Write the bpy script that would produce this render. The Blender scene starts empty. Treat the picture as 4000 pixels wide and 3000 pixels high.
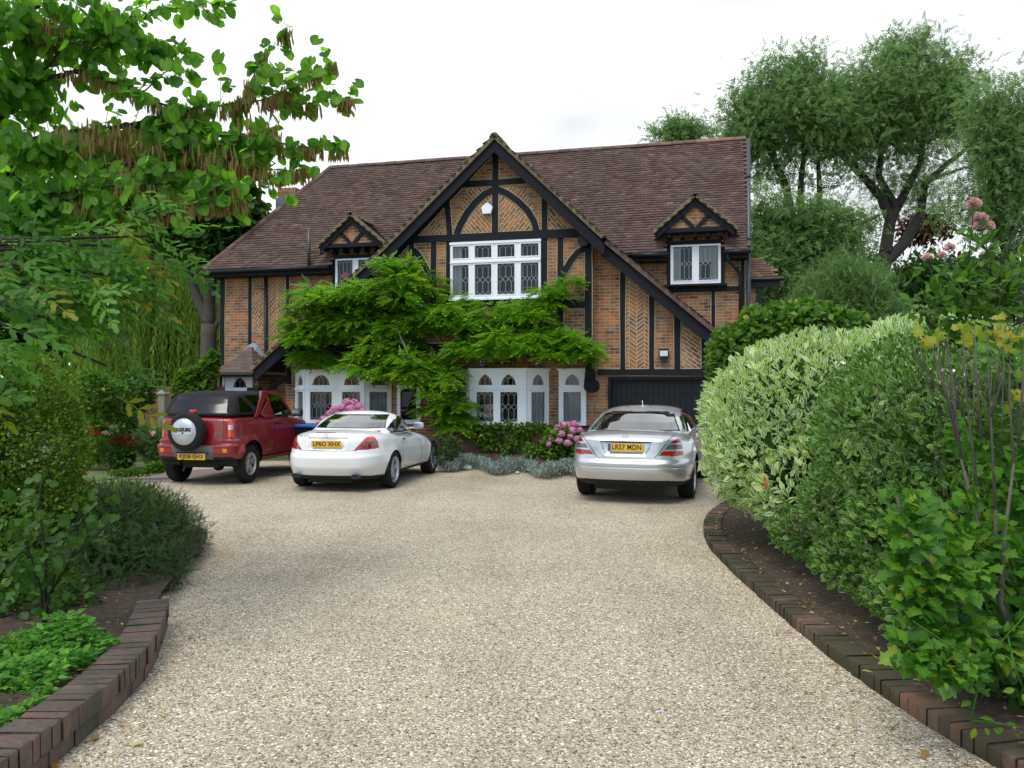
import bpy, math, random
import numpy as np
from mathutils import Vector, Matrix
from math import sin, cos, tan, radians, pi, atan2, sqrt
rng = np.random.default_rng(7)
random.seed(7)
scene = bpy.context.scene
COL = scene.collection

# ---------------------------------------------------------------- camera, sky, sun, exposure
CAM_H = 1.72
FOC = 1790.0              # focal length for a 2212 px wide picture
cam_d = bpy.data.cameras.new('camera')
cam_d.sensor_width = 36.0
cam_d.lens = FOC / 2212.0 * 36.0
cam_d.clip_end = 2000.0
cam_d.clip_start = 0.05
cam = bpy.data.objects.new('camera', cam_d)
cam.location = (0, 0, CAM_H)
cam.rotation_euler = (radians(90.24), 0, 0)
COL.objects.link(cam)
scene.camera = cam
scene.view_settings.view_transform = 'Standard'
scene.view_settings.look = 'None'
scene.view_settings.exposure = 0.44
scene.view_settings.gamma = 1.0

SUN_EL, SUN_AZ = radians(60), radians(205)      # azimuth clockwise from +Y: behind the camera, to the left
world = bpy.data.worlds.new("World")
scene.world = world
world.use_nodes = True
nt = world.node_tree
for n in list(nt.nodes): nt.nodes.remove(n)
wo = nt.nodes.new('ShaderNodeOutputWorld')
bg = nt.nodes.new('ShaderNodeBackground'); bg.inputs['Strength'].default_value = 0.15
bg2 = nt.nodes.new('ShaderNodeBackground'); bg2.inputs['Color'].default_value = (0.93, 0.965, 1.0, 1); bg2.inputs['Strength'].default_value = 1.1
sky = nt.nodes.new('ShaderNodeTexSky'); sky.sky_type = 'NISHITA'; sky.sun_disc = False
sky.sun_elevation = SUN_EL; sky.sun_rotation = SUN_AZ; sky.air_density = 1.2; sky.dust_density = 1.0
nt.links.new(sky.outputs[0], bg.inputs['Color'])
tc = nt.nodes.new('ShaderNodeTexCoord')
mp = nt.nodes.new('ShaderNodeMapping'); mp.inputs['Scale'].default_value = (1, 1, 2.2); mp.inputs['Location'].default_value = (0.35, 0.6, 0.2)
nz = nt.nodes.new('ShaderNodeTexNoise'); nz.inputs['Scale'].default_value = 1.5; nz.inputs['Detail'].default_value = 7; nz.inputs['Roughness'].default_value = 0.58
cr = nt.nodes.new('ShaderNodeValToRGB')
cr.color_ramp.elements[0].position = 0.40; cr.color_ramp.elements[0].color = (0, 0, 0, 1)
cr.color_ramp.elements[1].position = 0.57; cr.color_ramp.elements[1].color = (1, 1, 1, 1)
sx = nt.nodes.new('ShaderNodeSeparateXYZ')
nt.links.new(tc.outputs['Generated'], mp.inputs[0]); nt.links.new(mp.outputs[0], nz.inputs['Vector'])
nt.links.new(tc.outputs['Generated'], sx.inputs[0])
# cloud cover is closed ahead (towards +Y) and breaks up behind the camera and overhead
ma = nt.nodes.new('ShaderNodeMath'); ma.operation = 'MULTIPLY_ADD'; ma.inputs[1].default_value = 0.25; ma.inputs[2].default_value = 0.0
nt.links.new(sx.outputs['Y'], ma.inputs[0])
ad = nt.nodes.new('ShaderNodeMath'); ad.operation = 'ADD'
nt.links.new(nz.outputs[0], ad.inputs[0]); nt.links.new(ma.outputs[0], ad.inputs[1])
nt.links.new(ad.outputs[0], cr.inputs[0])
# broad, slightly greyer undersides in the cloud
nz2 = nt.nodes.new('ShaderNodeTexNoise'); nz2.inputs['Scale'].default_value = 3.2; nz2.inputs['Detail'].default_value = 5
nt.links.new(mp.outputs[0], nz2.inputs['Vector'])
mr = nt.nodes.new('ShaderNodeMapRange'); mr.inputs[1].default_value = 0.3; mr.inputs[2].default_value = 0.7; mr.inputs[3].default_value = 0.60; mr.inputs[4].default_value = 1.15
nt.links.new(nz2.outputs[0], mr.inputs[0]); nt.links.new(mr.outputs[0], bg2.inputs['Strength'])
mx = nt.nodes.new('ShaderNodeMixShader')
nt.links.new(cr.outputs[0], mx.inputs[0]); nt.links.new(bg.outputs[0], mx.inputs[1]); nt.links.new(bg2.outputs[0], mx.inputs[2])
nt.links.new(mx.outputs[0], wo.inputs[0])

sun_d = bpy.data.lights.new('sun', 'SUN'); sun_d.energy = 1.7; sun_d.angle = radians(32); sun_d.color = (1, 0.96, 0.9)
sun = bpy.data.objects.new('sun', sun_d); COL.objects.link(sun)
sdir = Vector((sin(SUN_AZ) * cos(SUN_EL), cos(SUN_AZ) * cos(SUN_EL), sin(SUN_EL)))
sun.rotation_euler = (-sdir).to_track_quat('-Z', 'Y').to_euler()
sun.location = (0, -5, 30)
scene.cycles.max_bounces = 6; scene.cycles.transparent_max_bounces = 8
scene.cycles.sample_clamp_indirect = 6

# ---------------------------------------------------------------- object helpers
def tag(o, label=None, cat=None, group=None, kind=None):
    if label: o['label'] = label
    if cat: o['category'] = cat
    if group: o['group'] = group
    if kind: o['kind'] = kind
    return o
def empty(name, loc=(0, 0, 0), rz=0.0):
    o = bpy.data.objects.new(name, None); o.empty_display_size = 0.2
    o.location = loc; o.rotation_euler = (0, 0, rz); COL.objects.link(o); return o
def copy_tree(o, parent=None):
    c = o.copy(); COL.objects.link(c)
    if parent: c.parent = parent
    for ch in list(o.children): copy_tree(ch, c)
    return c
def link_mesh(name, me, parent=None):
    o = bpy.data.objects.new(name, me); COL.objects.link(o)
    if parent: o.parent = parent
    return o

class MB:
    """collects polygons and links them as one mesh object"""
    def __init__(s): s.v = []; s.f = []; s.m = []; s.uv = []; s.hasuv = False
    def poly(s, pts, mi=0, uv=None):
        n = len(s.v); s.v += [tuple(p) for p in pts]; s.f.append(tuple(range(n, n + len(pts)))); s.m.append(mi)
        s.uv.append(uv)
        if uv is not None: s.hasuv = True
    def box(s, x0, x1, y0, y1, z0, z1, mi=0, T=None):
        P = [(x0,y0,z0),(x1,y0,z0),(x1,y1,z0),(x0,y1,z0),(x0,y0,z1),(x1,y0,z1),(x1,y1,z1),(x0,y1,z1)]
        if T: P = [T(*p) for p in P]
        n = len(s.v); s.v += [tuple(p) for p in P]
        for q in ((0,3,2,1),(4,5,6,7),(0,1,5,4),(1,2,6,5),(2,3,7,6),(3,0,4,7)):
            s.f.append(tuple(n + i for i in q)); s.m.append(mi); s.uv.append(None)
    def prism(s, poly, c0, c1, mi=0, T=None):
        """poly = [(s,z)] in a vertical plane, extruded in depth from c0 (front) to c1"""
        n = len(s.v); k = len(poly)
        A = [(a, c0, b) for a, b in poly] + [(a, c1, b) for a, b in poly]
        if T: A = [T(*p) for p in A]
        s.v += A
        area = sum(poly[i][0] * poly[(i+1) % k][1] - poly[(i+1) % k][0] * poly[i][1] for i in range(k))
        fr = tuple(n + i for i in range(k)); bk = tuple(n + k + i for i in range(k))[::-1]
        s.f += [fr, bk]; s.m += [mi, mi]; s.uv += [None, None]
        for i in range(k):
            j = (i + 1) % k
            s.f.append((n + i, n + k + i, n + k + j, n + j)); s.m.append(mi); s.uv.append(None)
    def tube(s, pts, r, k=8, mi=0, caps=True):
        pts = [Vector(p) for p in pts]
        rr = r if hasattr(r, '__len__') else [r] * len(pts)
        n0 = len(s.v); prev = None
        for i, p in enumerate(pts):
            d = (pts[min(i+1, len(pts)-1)] - pts[max(i-1, 0)])
            if d.length < 1e-9: d = Vector((0, 0, 1))
            d.normalize()
            if prev is None:
                a = d.cross(Vector((0, 0, 1)))
                if a.length < 1e-3: a = d.cross(Vector((1, 0, 0)))
            else: a = prev - d * prev.dot(d)
            a.normalize(); b = d.cross(a); prev = a
            for j in range(k):
                t = 2 * pi * j / k
                q = p + (a * cos(t) + b * sin(t)) * rr[i]
                s.v.append((q.x, q.y, q.z))
        for i in range(len(pts) - 1):
            for j in range(k):
                s.f.append((n0 + i*k + j, n0 + i*k + (j+1) % k, n0 + (i+1)*k + (j+1) % k, n0 + (i+1)*k + j)); s.m.append(mi); s.uv.append(None)
        if caps:
            s.f.append(tuple(n0 + j for j in range(k))[::-1]); s.m.append(mi); s.uv.append(None)
            m = n0 + (len(pts)-1)*k
            s.f.append(tuple(m + j for j in range(k))); s.m.append(mi); s.uv.append(None)
    def lathe(s, prof, axis='x', k=48, mi=0, center=(0,0,0), close=True):
        """prof = [(radius, offset along axis)]"""
        n0 = len(s.v); L = len(prof)
        for j in range(k):
            t = 2*pi*j/k
            for r, h in prof:
                a, b = r*cos(t), r*sin(t)
                p = {'x': (h, a, b), 'y': (a, h, b), 'z': (a, b, h)}[axis]
                s.v.append((p[0]+center[0], p[1]+center[1], p[2]+center[2]))
        for j in range(k):
            for i in range(L-1):
                s.f.append((n0+j*L+i, n0+j*L+i+1, n0+((j+1) % k)*L+i+1, n0+((j+1) % k)*L+i)); s.m.append(mi); s.uv.append(None)
    def build(s, name, mats, parent=None, smooth=False, bevel=0, off=(0,0,0), fixn=True):
        me = bpy.data.meshes.new(name)
        v = [(a-off[0], b-off[1], c-off[2]) for a, b, c in s.v] if off != (0,0,0) else s.v
        me.from_pydata(v, [], s.f)
        if not isinstance(mats, (list, tuple)): mats = [mats]
        for m in mats: me.materials.append(m)
        me.polygons.foreach_set('material_index', s.m)
        if s.hasuv:
            ul = me.uv_layers.new(name='UVMap'); k = 0
            dat = np.zeros(len(me.loops) * 2, dtype=np.float32)
            for p, uv in zip(s.f, s.uv):
                for i in range(len(p)):
                    if uv is not None: dat[2*k] = uv[i][0]; dat[2*k+1] = uv[i][1]
                    k += 1
            ul.data.foreach_set('uv', dat)
        if smooth: me.polygons.foreach_set('use_smooth', [True] * len(s.f))
        me.update()
        o = link_mesh(name, me, parent)
        if bevel:
            b = o.modifiers.new('b', 'BEVEL'); b.width = bevel; b.segments = 2; b.limit_method = 'ANGLE'; b.angle_limit = radians(35)
        return o

def np_mesh(name, V, F, mat, parent=None, attr=None, smooth=False):
    """V (n,3), F (m,k) numpy arrays; attr (n,3) -> vector attribute 'leaf'"""
    me = bpy.data.meshes.new(name)
    V = np.ascontiguousarray(V, dtype=np.float32); F = np.ascontiguousarray(F, dtype=np.int32)
    m, k = F.shape
    me.vertices.add(len(V)); me.vertices.foreach_set('co', V.ravel())
    me.loops.add(m * k); me.loops.foreach_set('vertex_index', F.ravel())
    me.polygons.add(m); me.polygons.foreach_set('loop_start', np.arange(0, m * k, k, dtype=np.int32))
    if not isinstance(mat, (list, tuple)): mat = [mat]
    for q in mat: me.materials.append(q)
    if attr is not None:
        a = me.attributes.new('leaf', 'FLOAT_VECTOR', 'POINT'); a.data.foreach_set('vector', np.ascontiguousarray(attr, dtype=np.float32).ravel())
    if smooth: me.polygons.foreach_set('use_smooth', np.ones(m, dtype=bool))
    me.update(calc_edges=True)
    return link_mesh(name, me, parent)

# ---------------------------------------------------------------- materials
def newmat(name):
    m = bpy.data.materials.new(name); m.use_nodes = True
    t = m.node_tree
    for n in list(t.nodes): t.nodes.remove(n)
    o = t.nodes.new('ShaderNodeOutputMaterial'); p = t.nodes.new('ShaderNodeBsdfPrincipled')
    t.links.new(p.outputs[0], o.inputs[0])
    return m, t, p, o
def N(t, typ, **kw):
    n = t.nodes.new(typ)
    for k, v in kw.items(): setattr(n, k, v)
    return n
def ramp(t, stops, interp='LINEAR'):
    r = t.nodes.new('ShaderNodeValToRGB'); r.color_ramp.interpolation = interp
    e = r.color_ramp.elements
    while len(e) < len(stops): e.new(0.5)
    for i, (pp, c) in enumerate(stops):
        e[i].position = pp; e[i].color = (c[0], c[1], c[2], 1)
    return r
def mixc(t, fac, a, b, typ='MIX'):
    m = t.nodes.new('ShaderNodeMix'); m.data_type = 'RGBA'; m.blend_type = typ
    for s, v in ((m.inputs[0], fac), (m.inputs[6], a), (m.inputs[7], b)):
        if isinstance(v, bpy.types.NodeSocket): t.links.new(v, s)
        else: s.default_value = v if not isinstance(v, tuple) else (v[0], v[1], v[2], 1)
    return m.outputs[2]
def plain(name, col, rough=0.5, metal=0.0, coat=0.0, noise=0.12, nscale=8.0, bump=0.0, bscale=60, spec=None, trans=0.0):
    m, t, p, o = newmat(name)
    p.inputs['Roughness'].default_value = rough; p.inputs['Metallic'].default_value = metal
    p.inputs['Coat Weight'].default_value = coat; p.inputs['Coat Roughness'].default_value = 0.04
    if spec is not None: p.inputs['Specular IOR Level'].default_value = spec
    if trans: p.inputs['Transmission Weight'].default_value = trans
    tc = N(t, 'ShaderNodeTexCoord'); nz = N(t, 'ShaderNodeTexNoise'); nz.inputs['Scale'].default_value = nscale; nz.inputs['Detail'].default_value = 5
    t.links.new(tc.outputs['Object'], nz.inputs['Vector'])
    dk = tuple(c * (1 - noise) for c in col); lt = tuple(min(1, c * (1 + noise)) for c in col)
    t.links.new(mixc(t, nz.outputs[0], dk, lt), p.inputs['Base Color'])
    if bump:
        n2 = N(t, 'ShaderNodeTexNoise'); n2.inputs['Scale'].default_value = bscale; n2.inputs['Detail'].default_value = 4
        t.links.new(tc.outputs['Object'], n2.inputs['Vector'])
        b = N(t, 'ShaderNodeBump'); b.inputs['Strength'].default_value = bump; b.inputs['Distance'].default_value = 0.01
        t.links.new(n2.outputs[0], b.inputs['Height']); t.links.new(b.outputs[0], p.inputs['Normal'])
    return m

def brick_mat(name, offset=0.5, ms=.006, dull=False, bw=0.225, rh=0.075, tint=1.0):
    """coursed brickwork laid out in the mesh's own UV map (metres)"""
    m, t, p, o = newmat(name)
    uv = N(t, 'ShaderNodeUVMap')
    wob = N(t, 'ShaderNodeTexNoise'); wob.inputs['Scale'].default_value = 3.0
    t.links.new(uv.outputs[0], wob.inputs['Vector'])
    vm = N(t, 'ShaderNodeVectorMath', operation='MULTIPLY_ADD'); vm.inputs[1].default_value = (0.014, 0.014, 0)
    t.links.new(wob.outputs['Color'], vm.inputs[0]); t.links.new(uv.outputs[0], vm.inputs[2])
    b = N(t, 'ShaderNodeTexBrick'); b.offset = offset; b.squash = 1.0
    b.inputs['Scale'].default_value = 1.0; b.inputs['Brick Width'].default_value = bw; b.inputs['Row Height'].default_value = rh
    b.inputs['Mortar Size'].default_value = ms; b.inputs['Mortar Smooth'].default_value = 0.25; b.inputs['Bias'].default_value = 0.0
    b.inputs['Color1'].default_value = (0, 0, 0, 1); b.inputs['Color2'].default_value = (1, 1, 1, 1); b.inputs['Mortar'].default_value = (0.5, 0.5, 0.5, 1)
    t.links.new(vm.outputs[0], b.inputs['Vector'])
    k = tint
    if dull: st = [(0.0, (.13,.07,.05)), (.3, (.20,.11,.07)), (.55, (.26,.13,.08)), (.8, (.17,.11,.09)), (1, (.30,.17,.10))]
    else: st = [(0.0, (.12,.07,.065)), (.2, (.33,.15,.08)), (.38, (.24,.145,.10)), (.55, (.42,.17,.075)), (.70, (.16,.105,.10)), (.86, (.33,.20,.13)), (1, (.42,.14,.06))]
    st = [(a, (col[0]*k*1.04, col[1]*k*1.0, col[2]*k*.90)) for a, col in st]
    r = ramp(t, st); t.links.new(b.outputs['Color'], r.inputs[0])
    n1 = N(t, 'ShaderNodeTexNoise'); n1.inputs['Scale'].default_value = 1.1; n1.inputs['Detail'].default_value = 6
    t.links.new(uv.outputs[0], n1.inputs['Vector'])
    n2 = N(t, 'ShaderNodeTexNoise'); n2.inputs['Scale'].default_value = 34; n2.inputs['Detail'].default_value = 4
    t.links.new(uv.outputs[0], n2.inputs['Vector'])
    c1 = mixc(t, n2.outputs[0], (0.6, 0.6, 0.62), (1.35, 1.3, 1.25))
    c2 = mixc(t, 1.0, r.outputs[0], c1, 'MULTIPLY')
    # pale smears of mortar and lime over some bricks
    r3 = ramp(t, [(.52, (0, 0, 0)), (.72, (1, 1, 1))]); t.links.new(n1.outputs[0], r3.inputs[0])
    mm = N(t, 'ShaderNodeMath', operation='MULTIPLY'); mm.inputs[1].default_value = .35; t.links.new(r3.outputs[0], mm.inputs[0])
    c3 = mixc(t, mm.outputs[0], c2, (.40, .30, .22))
    n4 = N(t, 'ShaderNodeTexNoise'); n4.inputs['Scale'].default_value = 3.2; n4.inputs['Detail'].default_value = 5; t.links.new(uv.outputs[0], n4.inputs['Vector'])
    r4 = ramp(t, [(.38, (.60,.58,.62)), (.5, (1,1,1)), (.62, (1.22,1.12,.98))]); t.links.new(n4.outputs[0], r4.inputs[0]); c3 = mixc(t, 1.0, c3, r4.outputs[0], 'MULTIPLY')
    c4 = mixc(t, b.outputs['Fac'], c3, (.48, .37, .19) if not dull else (.24, .19, .13))
    t.links.new(c4, p.inputs['Base Color']); p.inputs['Roughness'].default_value = 0.88
    inv = N(t, 'ShaderNodeMath', operation='MULTIPLY_ADD'); inv.inputs[1].default_value = -1; inv.inputs[2].default_value = 1
    t.links.new(b.outputs['Fac'], inv.inputs[0])
    ad = N(t, 'ShaderNodeMath', operation='MULTIPLY_ADD'); ad.inputs[1].default_value = 0.35
    t.links.new(n2.outputs[0], ad.inputs[0]); t.links.new(inv.outputs[0], ad.inputs[2])
    bp = N(t, 'ShaderNodeBump'); bp.inputs['Strength'].default_value = 0.8; bp.inputs['Distance'].default_value = 0.012
    t.links.new(ad.outputs[0], bp.inputs['Height']); t.links.new(bp.outputs[0], p.inputs['Normal'])
    return m

def rnd_mat(name, stops, rough=0.8, bump=0.3, bscale=50, noise=0.25, patch=None):
    """colour picked by the per-piece random number stored in attribute 'leaf'.z"""
    m, t, p, o = newmat(name)
    at_ = N(t, 'ShaderNodeAttribute', attribute_name='leaf'); sp = N(t, 'ShaderNodeSeparateXYZ'); t.links.new(at_.outputs['Vector'], sp.inputs[0])
    r = ramp(t, stops); t.links.new(sp.outputs['Z'], r.inputs[0])
    tc = N(t, 'ShaderNodeTexCoord'); n2 = N(t, 'ShaderNodeTexNoise'); n2.inputs['Scale'].default_value = bscale; n2.inputs['Detail'].default_value = 5
    t.links.new(tc.outputs['Object'], n2.inputs['Vector'])
    c = mixc(t, 1.0, r.outputs[0], mixc(t, n2.outputs[0], (1-noise,)*3, (1+noise,)*3), 'MULTIPLY')
    if patch:
        n3 = N(t, 'ShaderNodeTexNoise'); n3.inputs['Scale'].default_value = patch[0]; n3.inputs['Detail'].default_value = 6
        t.links.new(tc.outputs['Object'], n3.inputs['Vector'])
        rr = ramp(t, [(patch[1], (0,0,0)), (patch[2], (1,1,1))]); t.links.new(n3.outputs[0], rr.inputs[0])
        c = mixc(t, rr.outputs[0], c, patch[3])
    t.links.new(c, p.inputs['Base Color']); p.inputs['Roughness'].default_value = rough
    if bump:
        b = N(t, 'ShaderNodeBump'); b.inputs['Strength'].default_value = bump; b.inputs['Distance'].default_value = 0.01
        t.links.new(n2.outputs[0], b.inputs['Height']); t.links.new(b.outputs[0], p.inputs['Normal'])
    return m

LG = (1.15, 1.22, .72)
def leaf_mat(name, stops, margin=None, trans=0.35, rough=0.45, vein=True, tmul=1.6, mw=(.55, .72), petal=False):
    """leaf: colour by random per leaf, optional pale margin, light shining through"""
    m, t, p, o = newmat(name)
    at_ = N(t, 'ShaderNodeAttribute', attribute_name='leaf'); sp = N(t, 'ShaderNodeSeparateXYZ'); t.links.new(at_.outputs['Vector'], sp.inputs[0])
    if not petal: stops = [(q, (cc[0]*LG[0], cc[1]*LG[1], cc[2]*LG[2])) for q, cc in stops]
    r = ramp(t, stops); t.links.new(sp.outputs['Z'], r.inputs[0])
    c = r.outputs[0]
    if margin:
        rm = ramp(t, [(mw[0], (0,0,0)), (mw[1], (1,1,1))]); t.links.new(sp.outputs['X'], rm.inputs[0])
        c = mixc(t, rm.outputs[0], c, margin)
    elif vein:
        rm = ramp(t, [(0.0, (1.3,1.3,1.2)), (.18, (1,1,1)), (1, (.92,.92,.92))]); t.links.new(sp.outputs['X'], rm.inputs[0])
        c = mixc(t, 1.0, c, rm.outputs[0], 'MULTIPLY')
    t.links.new(c, p.inputs['Base Color']); p.inputs['Roughness'].default_value = rough
    p.inputs['Specular IOR Level'].default_value = 0.22
    tr = N(t, 'ShaderNodeBsdfTranslucent')
    t.links.new(mixc(t, 1.0, c, (tmul, tmul, tmul) if petal else (tmul*1.05, tmul*1.15, tmul*0.5), 'MULTIPLY'), tr.inputs['Color'])
    mx = N(t, 'ShaderNodeMixShader'); mx.inputs[0].default_value = trans
    t.links.new(p.outputs[0], mx.inputs[1]); t.links.new(tr.outputs[0], mx.inputs[2]); t.links.new(mx.outputs[0], o.inputs[0])
    return m

def glass_mat(name, tint=(.85,.9,.9), refl=1.0, rough=0.0):
    m, t, p, o = newmat(name); t.nodes.remove(p)
    tr = N(t, 'ShaderNodeBsdfTransparent'); tr.inputs[0].default_value = (*tint, 1)
    gl = N(t, 'ShaderNodeBsdfGlossy'); gl.inputs['Roughness'].default_value = rough
    fr = N(t, 'ShaderNodeFresnel'); fr.inputs[0].default_value = 1.55
    mu = N(t, 'ShaderNodeMath', operation='MULTIPLY'); mu.inputs[1].default_value = refl; mu.use_clamp = True
    t.links.new(fr.outputs[0], mu.inputs[0])
    mx = N(t, 'ShaderNodeMixShader'); t.links.new(mu.outputs[0], mx.inputs[0]); t.links.new(tr.outputs[0], mx.inputs[1]); t.links.new(gl.outputs[0], mx.inputs[2])
    t.links.new(mx.outputs[0], o.inputs[0])
    return m

M = {}
M['timber'] = plain('black_timber', (.0085,.009,.013), .7, noise=.35, nscale=6, bump=.25, bscale=25, spec=.22)
M['gutter'] = plain('black_gutter', (.013,.015,.018), .45, noise=.2, spec=.3)
M['pipe'] = plain('grey_pipe', (.05,.058,.065), .4, noise=.2)
M['mortar'] = plain('panel_mortar', (.50,.42,.24), .9, noise=.3, nscale=20)
M['white'] = plain('white_paint', (.80,.81,.83), .45, noise=.05, nscale=4)
M['lead'] = plain('lead_came', (.30,.31,.32), .45, metal=.3, noise=.2)
M['flashing'] = plain('lead_flashing', (.20,.235,.27), .55, metal=.2, noise=.25, nscale=5)
M['brick'] = brick_mat('house_brick', tint=.92)
M['brick0'] = brick_mat('herringbone_brick', offset=0.0, tint=.86, ms=.0105)
M['brickd'] = brick_mat('diagonal_brick', tint=.84, ms=.0105)
M['brickdk'] = brick_mat('plinth_brick', dull=True)
M['glass'] = glass_mat('window_glass', (.6,.64,.66), .75)
M['dark'] = plain('unlit_room_dark', (.02,.02,.022), .9, noise=.2)  # near-black colour standing in for the shade of unlit rooms
M['curtain'] = plain('net_curtain', (.55,.55,.55), .9, noise=.15, nscale=3)
M['door'] = plain('black_door_paint', (.007,.009,.010), .6, noise=.3, nscale=5, bump=.2, bscale=30, spec=.25)
M['soil'] = plain('dark_soil', (.045,.03,.02), .95, noise=.6, nscale=14, bump=.9, bscale=45)
def at(px, py, Y):
    """a point in the world that the camera sees at pixel (px, py) of the 2212 px wide picture, Y metres ahead"""
    return Vector(((px - 1106) / FOC * Y, Y, CAM_H + (837 - py) / FOC * Y))
def gp(px, py, z=0.0):
    Y = (CAM_H - z) * FOC / (py - 837)
    return Vector(((px - 1106) / FOC * Y, Y, z))
# ================================================================= THE HOUSE
A = radians(14)
S0, C0 = -6.0, 19.0
def hw(s, c, z=0.0):
    return Vector((c*sin(A) + s*cos(A), c*cos(A) - s*sin(A), z))
def fs(px, py, c):
    """4000 px wide picture -> (s, z) on the facade plane at depth c"""
    xp = (px - 2000) / 3237.0; s = c * (xp - tan(A)) / (1 + xp * tan(A)); Y = c*cos(A) - s*sin(A)
    return (s, CAM_H + (1513 - py) / 3237.0 * Y)
house = empty('timber_framed_house', hw(S0, C0), -A)
tag(house, 'large brick and black timber house with steep brown tiled roof and tall central gable', 'house')
OFF = (S0, C0, 0)
def hb(mb, name, mats, parent=house, **k): return mb.build(name, mats, parent, off=OFF, **k)
J, G, MW = 18.28, 18.58, 20.1

# ---- walls
w = MB()
def wall(poly, c, mi=0):
    w.poly([(s, c, z) for s, z in poly], mi, [(s, z) for s, z in poly])
APX, APZ = -4.87, 7.25
def barge_z(s):           # top line of the long left and right barge boards
    if s < -7.56: return 4.867 + (s + 7.56) * 0.822
    if s < APX: return 7.29 + (s - APX) * 0.902
    if s < -2.45: return 7.29 - (s - APX) * 0.973
    return 4.90 - (s + 2.45) * 0.865
wall([(-13.25, 0), (.62, 0), (.62, 4.95), (-13.25, 4.95)], MW)
wall([(-10.42, 0), (-2.7, 0), (-2.7, 2.7), (-10.42, 2.45)], G)
wall([(-2.72, 0), (-2.40, 0), (-2.40, 4.8), (-2.72, 5.0)], G)
wall([(-2.40, 1.95), (-.10, 1.95), (-.10, 2.78), (-2.40, 4.75)], G)
wall([(-.10, 0), (.02, 0), (.02, 2.68), (-.10, 2.78)], G)
wall([(-9.9, 2.6), (-2.72, 2.6), (-2.72, 5.05), (APX, APZ - .1), (-7.5, 4.75)], J)
# side returns, gable ends, back
def wallx(s, poly, mi=0): w.poly([(s, c, z) for c, z in poly], mi, [(c, z) for c, z in poly])
wallx(-10.42, [(G, 0), (MW, 0), (MW, 2.6), (G, 2.4)])
wallx(-2.72, [(J, 2.55), (G, 2.55), (G, 5.0), (J, 5.0)])
wallx(.02, [(G, 0), (MW, 0), (MW, 2.7), (G, 2.7)])
wallx(.62, [(MW, 0), (26, 0), (26, 4.95), (23, 8.2), (MW, 4.95)])
wallx(-13.25, [(MW, 0), (26, 0), (26, 4.95), (MW, 4.95)])
wall([(-13.25, 0), (.62, 0), (.62, 4.95), (-13.25, 4.95)], 26)
# little wall above the dormer windows and the dormer gables
for (ax, zt) in ((-.522, 6.0), (-9.15, 5.98)):
    wall([(ax - .74, 4.1), (ax + .74, 4.1), (ax + .74, 5.42), (ax - .74, 5.42)], MW - .03)
    wall([(ax - .86, 5.40), (ax + .86, 5.40), (ax, zt)], 19.69)
# special brick panels, 4 mm proud, laid diagonally or as herringbone
def panel(poly, c, ang, ox=0.0, mi=2):
    ca, sa = cos(radians(ang)), sin(radians(ang))
    w.poly([(s, c, z) for s, z in poly], mi, [((s-ox)*ca + z*sa, -(s-ox)*sa + z*ca) for s, z in poly])
def herring(s0, s1, z0, zl, zr, c, widths, ang=36):
    x = s0; up = True
    for k, wd in enumerate(widths):
        x1 = min(s1, x + wd); a = (x - s0) / (s1 - s0); b = (x1 - s0) / (s1 - s0)
        aa = ang if up else -ang
        ca, sa = cos(radians(aa)), sin(radians(aa))
        ox = x if k else x1 - widths[1]
        poly = [(x, z0), (x1, z0), (x1, zl + (zr-zl)*b), (x, zl + (zr-zl)*a)]
        w.poly([(s, c, z) for s, z in poly], 1, [((s-ox)/widths[1]*.225, z*abs(ca)*1.0 - (s-ox)*sa) for s, z in poly])
        x = x1; up = not up
def srcp(pts, c): return [fs(x, y, c) for x, y in pts]
GP = G - .004
pl = srcp([(2443, 1441), (2536, 1441), (2536, 1150), (2443, 1090)], G)
herring(-2.03, -1.50, 2.13, 4.30, 3.92, GP, [.10, .17, .17, .09])
panel([(-.84, 2.13), (-.36, 2.13), (-.36, 2.86), (-.84, 3.28)], GP, -36)
JP = J - .004
panel([(-6.05, 5.25), (-4.99, 5.25), (-4.99, 6.4), (-5.55, 6.3)], JP, -50)
panel([(-4.83, 5.25), (-3.9, 5.25), (-4.2, 6.2), (-4.83, 6.4)], JP, 50)
panel([(-6.85, 5.25), (-6.25, 5.25), (-6.25, 5.75)], JP, 50)
panel([(-3.72, 5.2), (-3.1, 5.25), (-3.72, 5.78)], JP, -50)
panel([(-8.2, 4.05), (-7.08, 4.05), (-7.08, 5.0), (-7.5, 4.8)], JP, -50)
MP = MW - .004
panel([(-12.28, 3.2), (-11.93, 3.2), (-11.93, 4.35), (-12.28, 4.25)], MP, 52)
herring(-11.78, -11.26, 2.3, 4.75, 4.75, MP, [.26, .24, .06], 48)
panel([(-11.15, 2.3), (-10.4, 2.3), (-10.4, 4.5), (-11.15, 4.5)], MP, -52)
hb(w, 'wall', [M['brick'], M['brick0'], M['brickd']])

# brick plinth under the bay windows, with cracked soldier course
w = MB()
def bx(s0, s1, c0, c1, z0, z1, mi=0, mb=None):
    """box with brick UVs on every side"""
    m_ = mb or w
    m_.poly([(s0,c0,z0),(s1,c0,z0),(s1,c0,z1),(s0,c0,z1)], mi, [(s0,z0),(s1,z0),(s1,z1),(s0,z1)])
    m_.poly([(s1,c0,z0),(s1,c1,z0),(s1,c1,z1),(s1,c0,z1)], mi, [(c0,z0),(c1,z0),(c1,z1),(c0,z1)])
    m_.poly([(s0,c1,z0),(s0,c0,z0),(s0,c0,z1),(s0,c1,z1)], mi, [(c1,z0),(c0,z0),(c0,z1),(c1,z1)])
    m_.poly([(s0,c0,z1),(s1,c0,z1),(s1,c1,z1),(s0,c1,z1)], mi, [(s0,c0),(s1,c0),(s1,c1),(s0,c1)])
bx(-6.6, -2.5, 18.02, 18.55, 0, .23)
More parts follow.
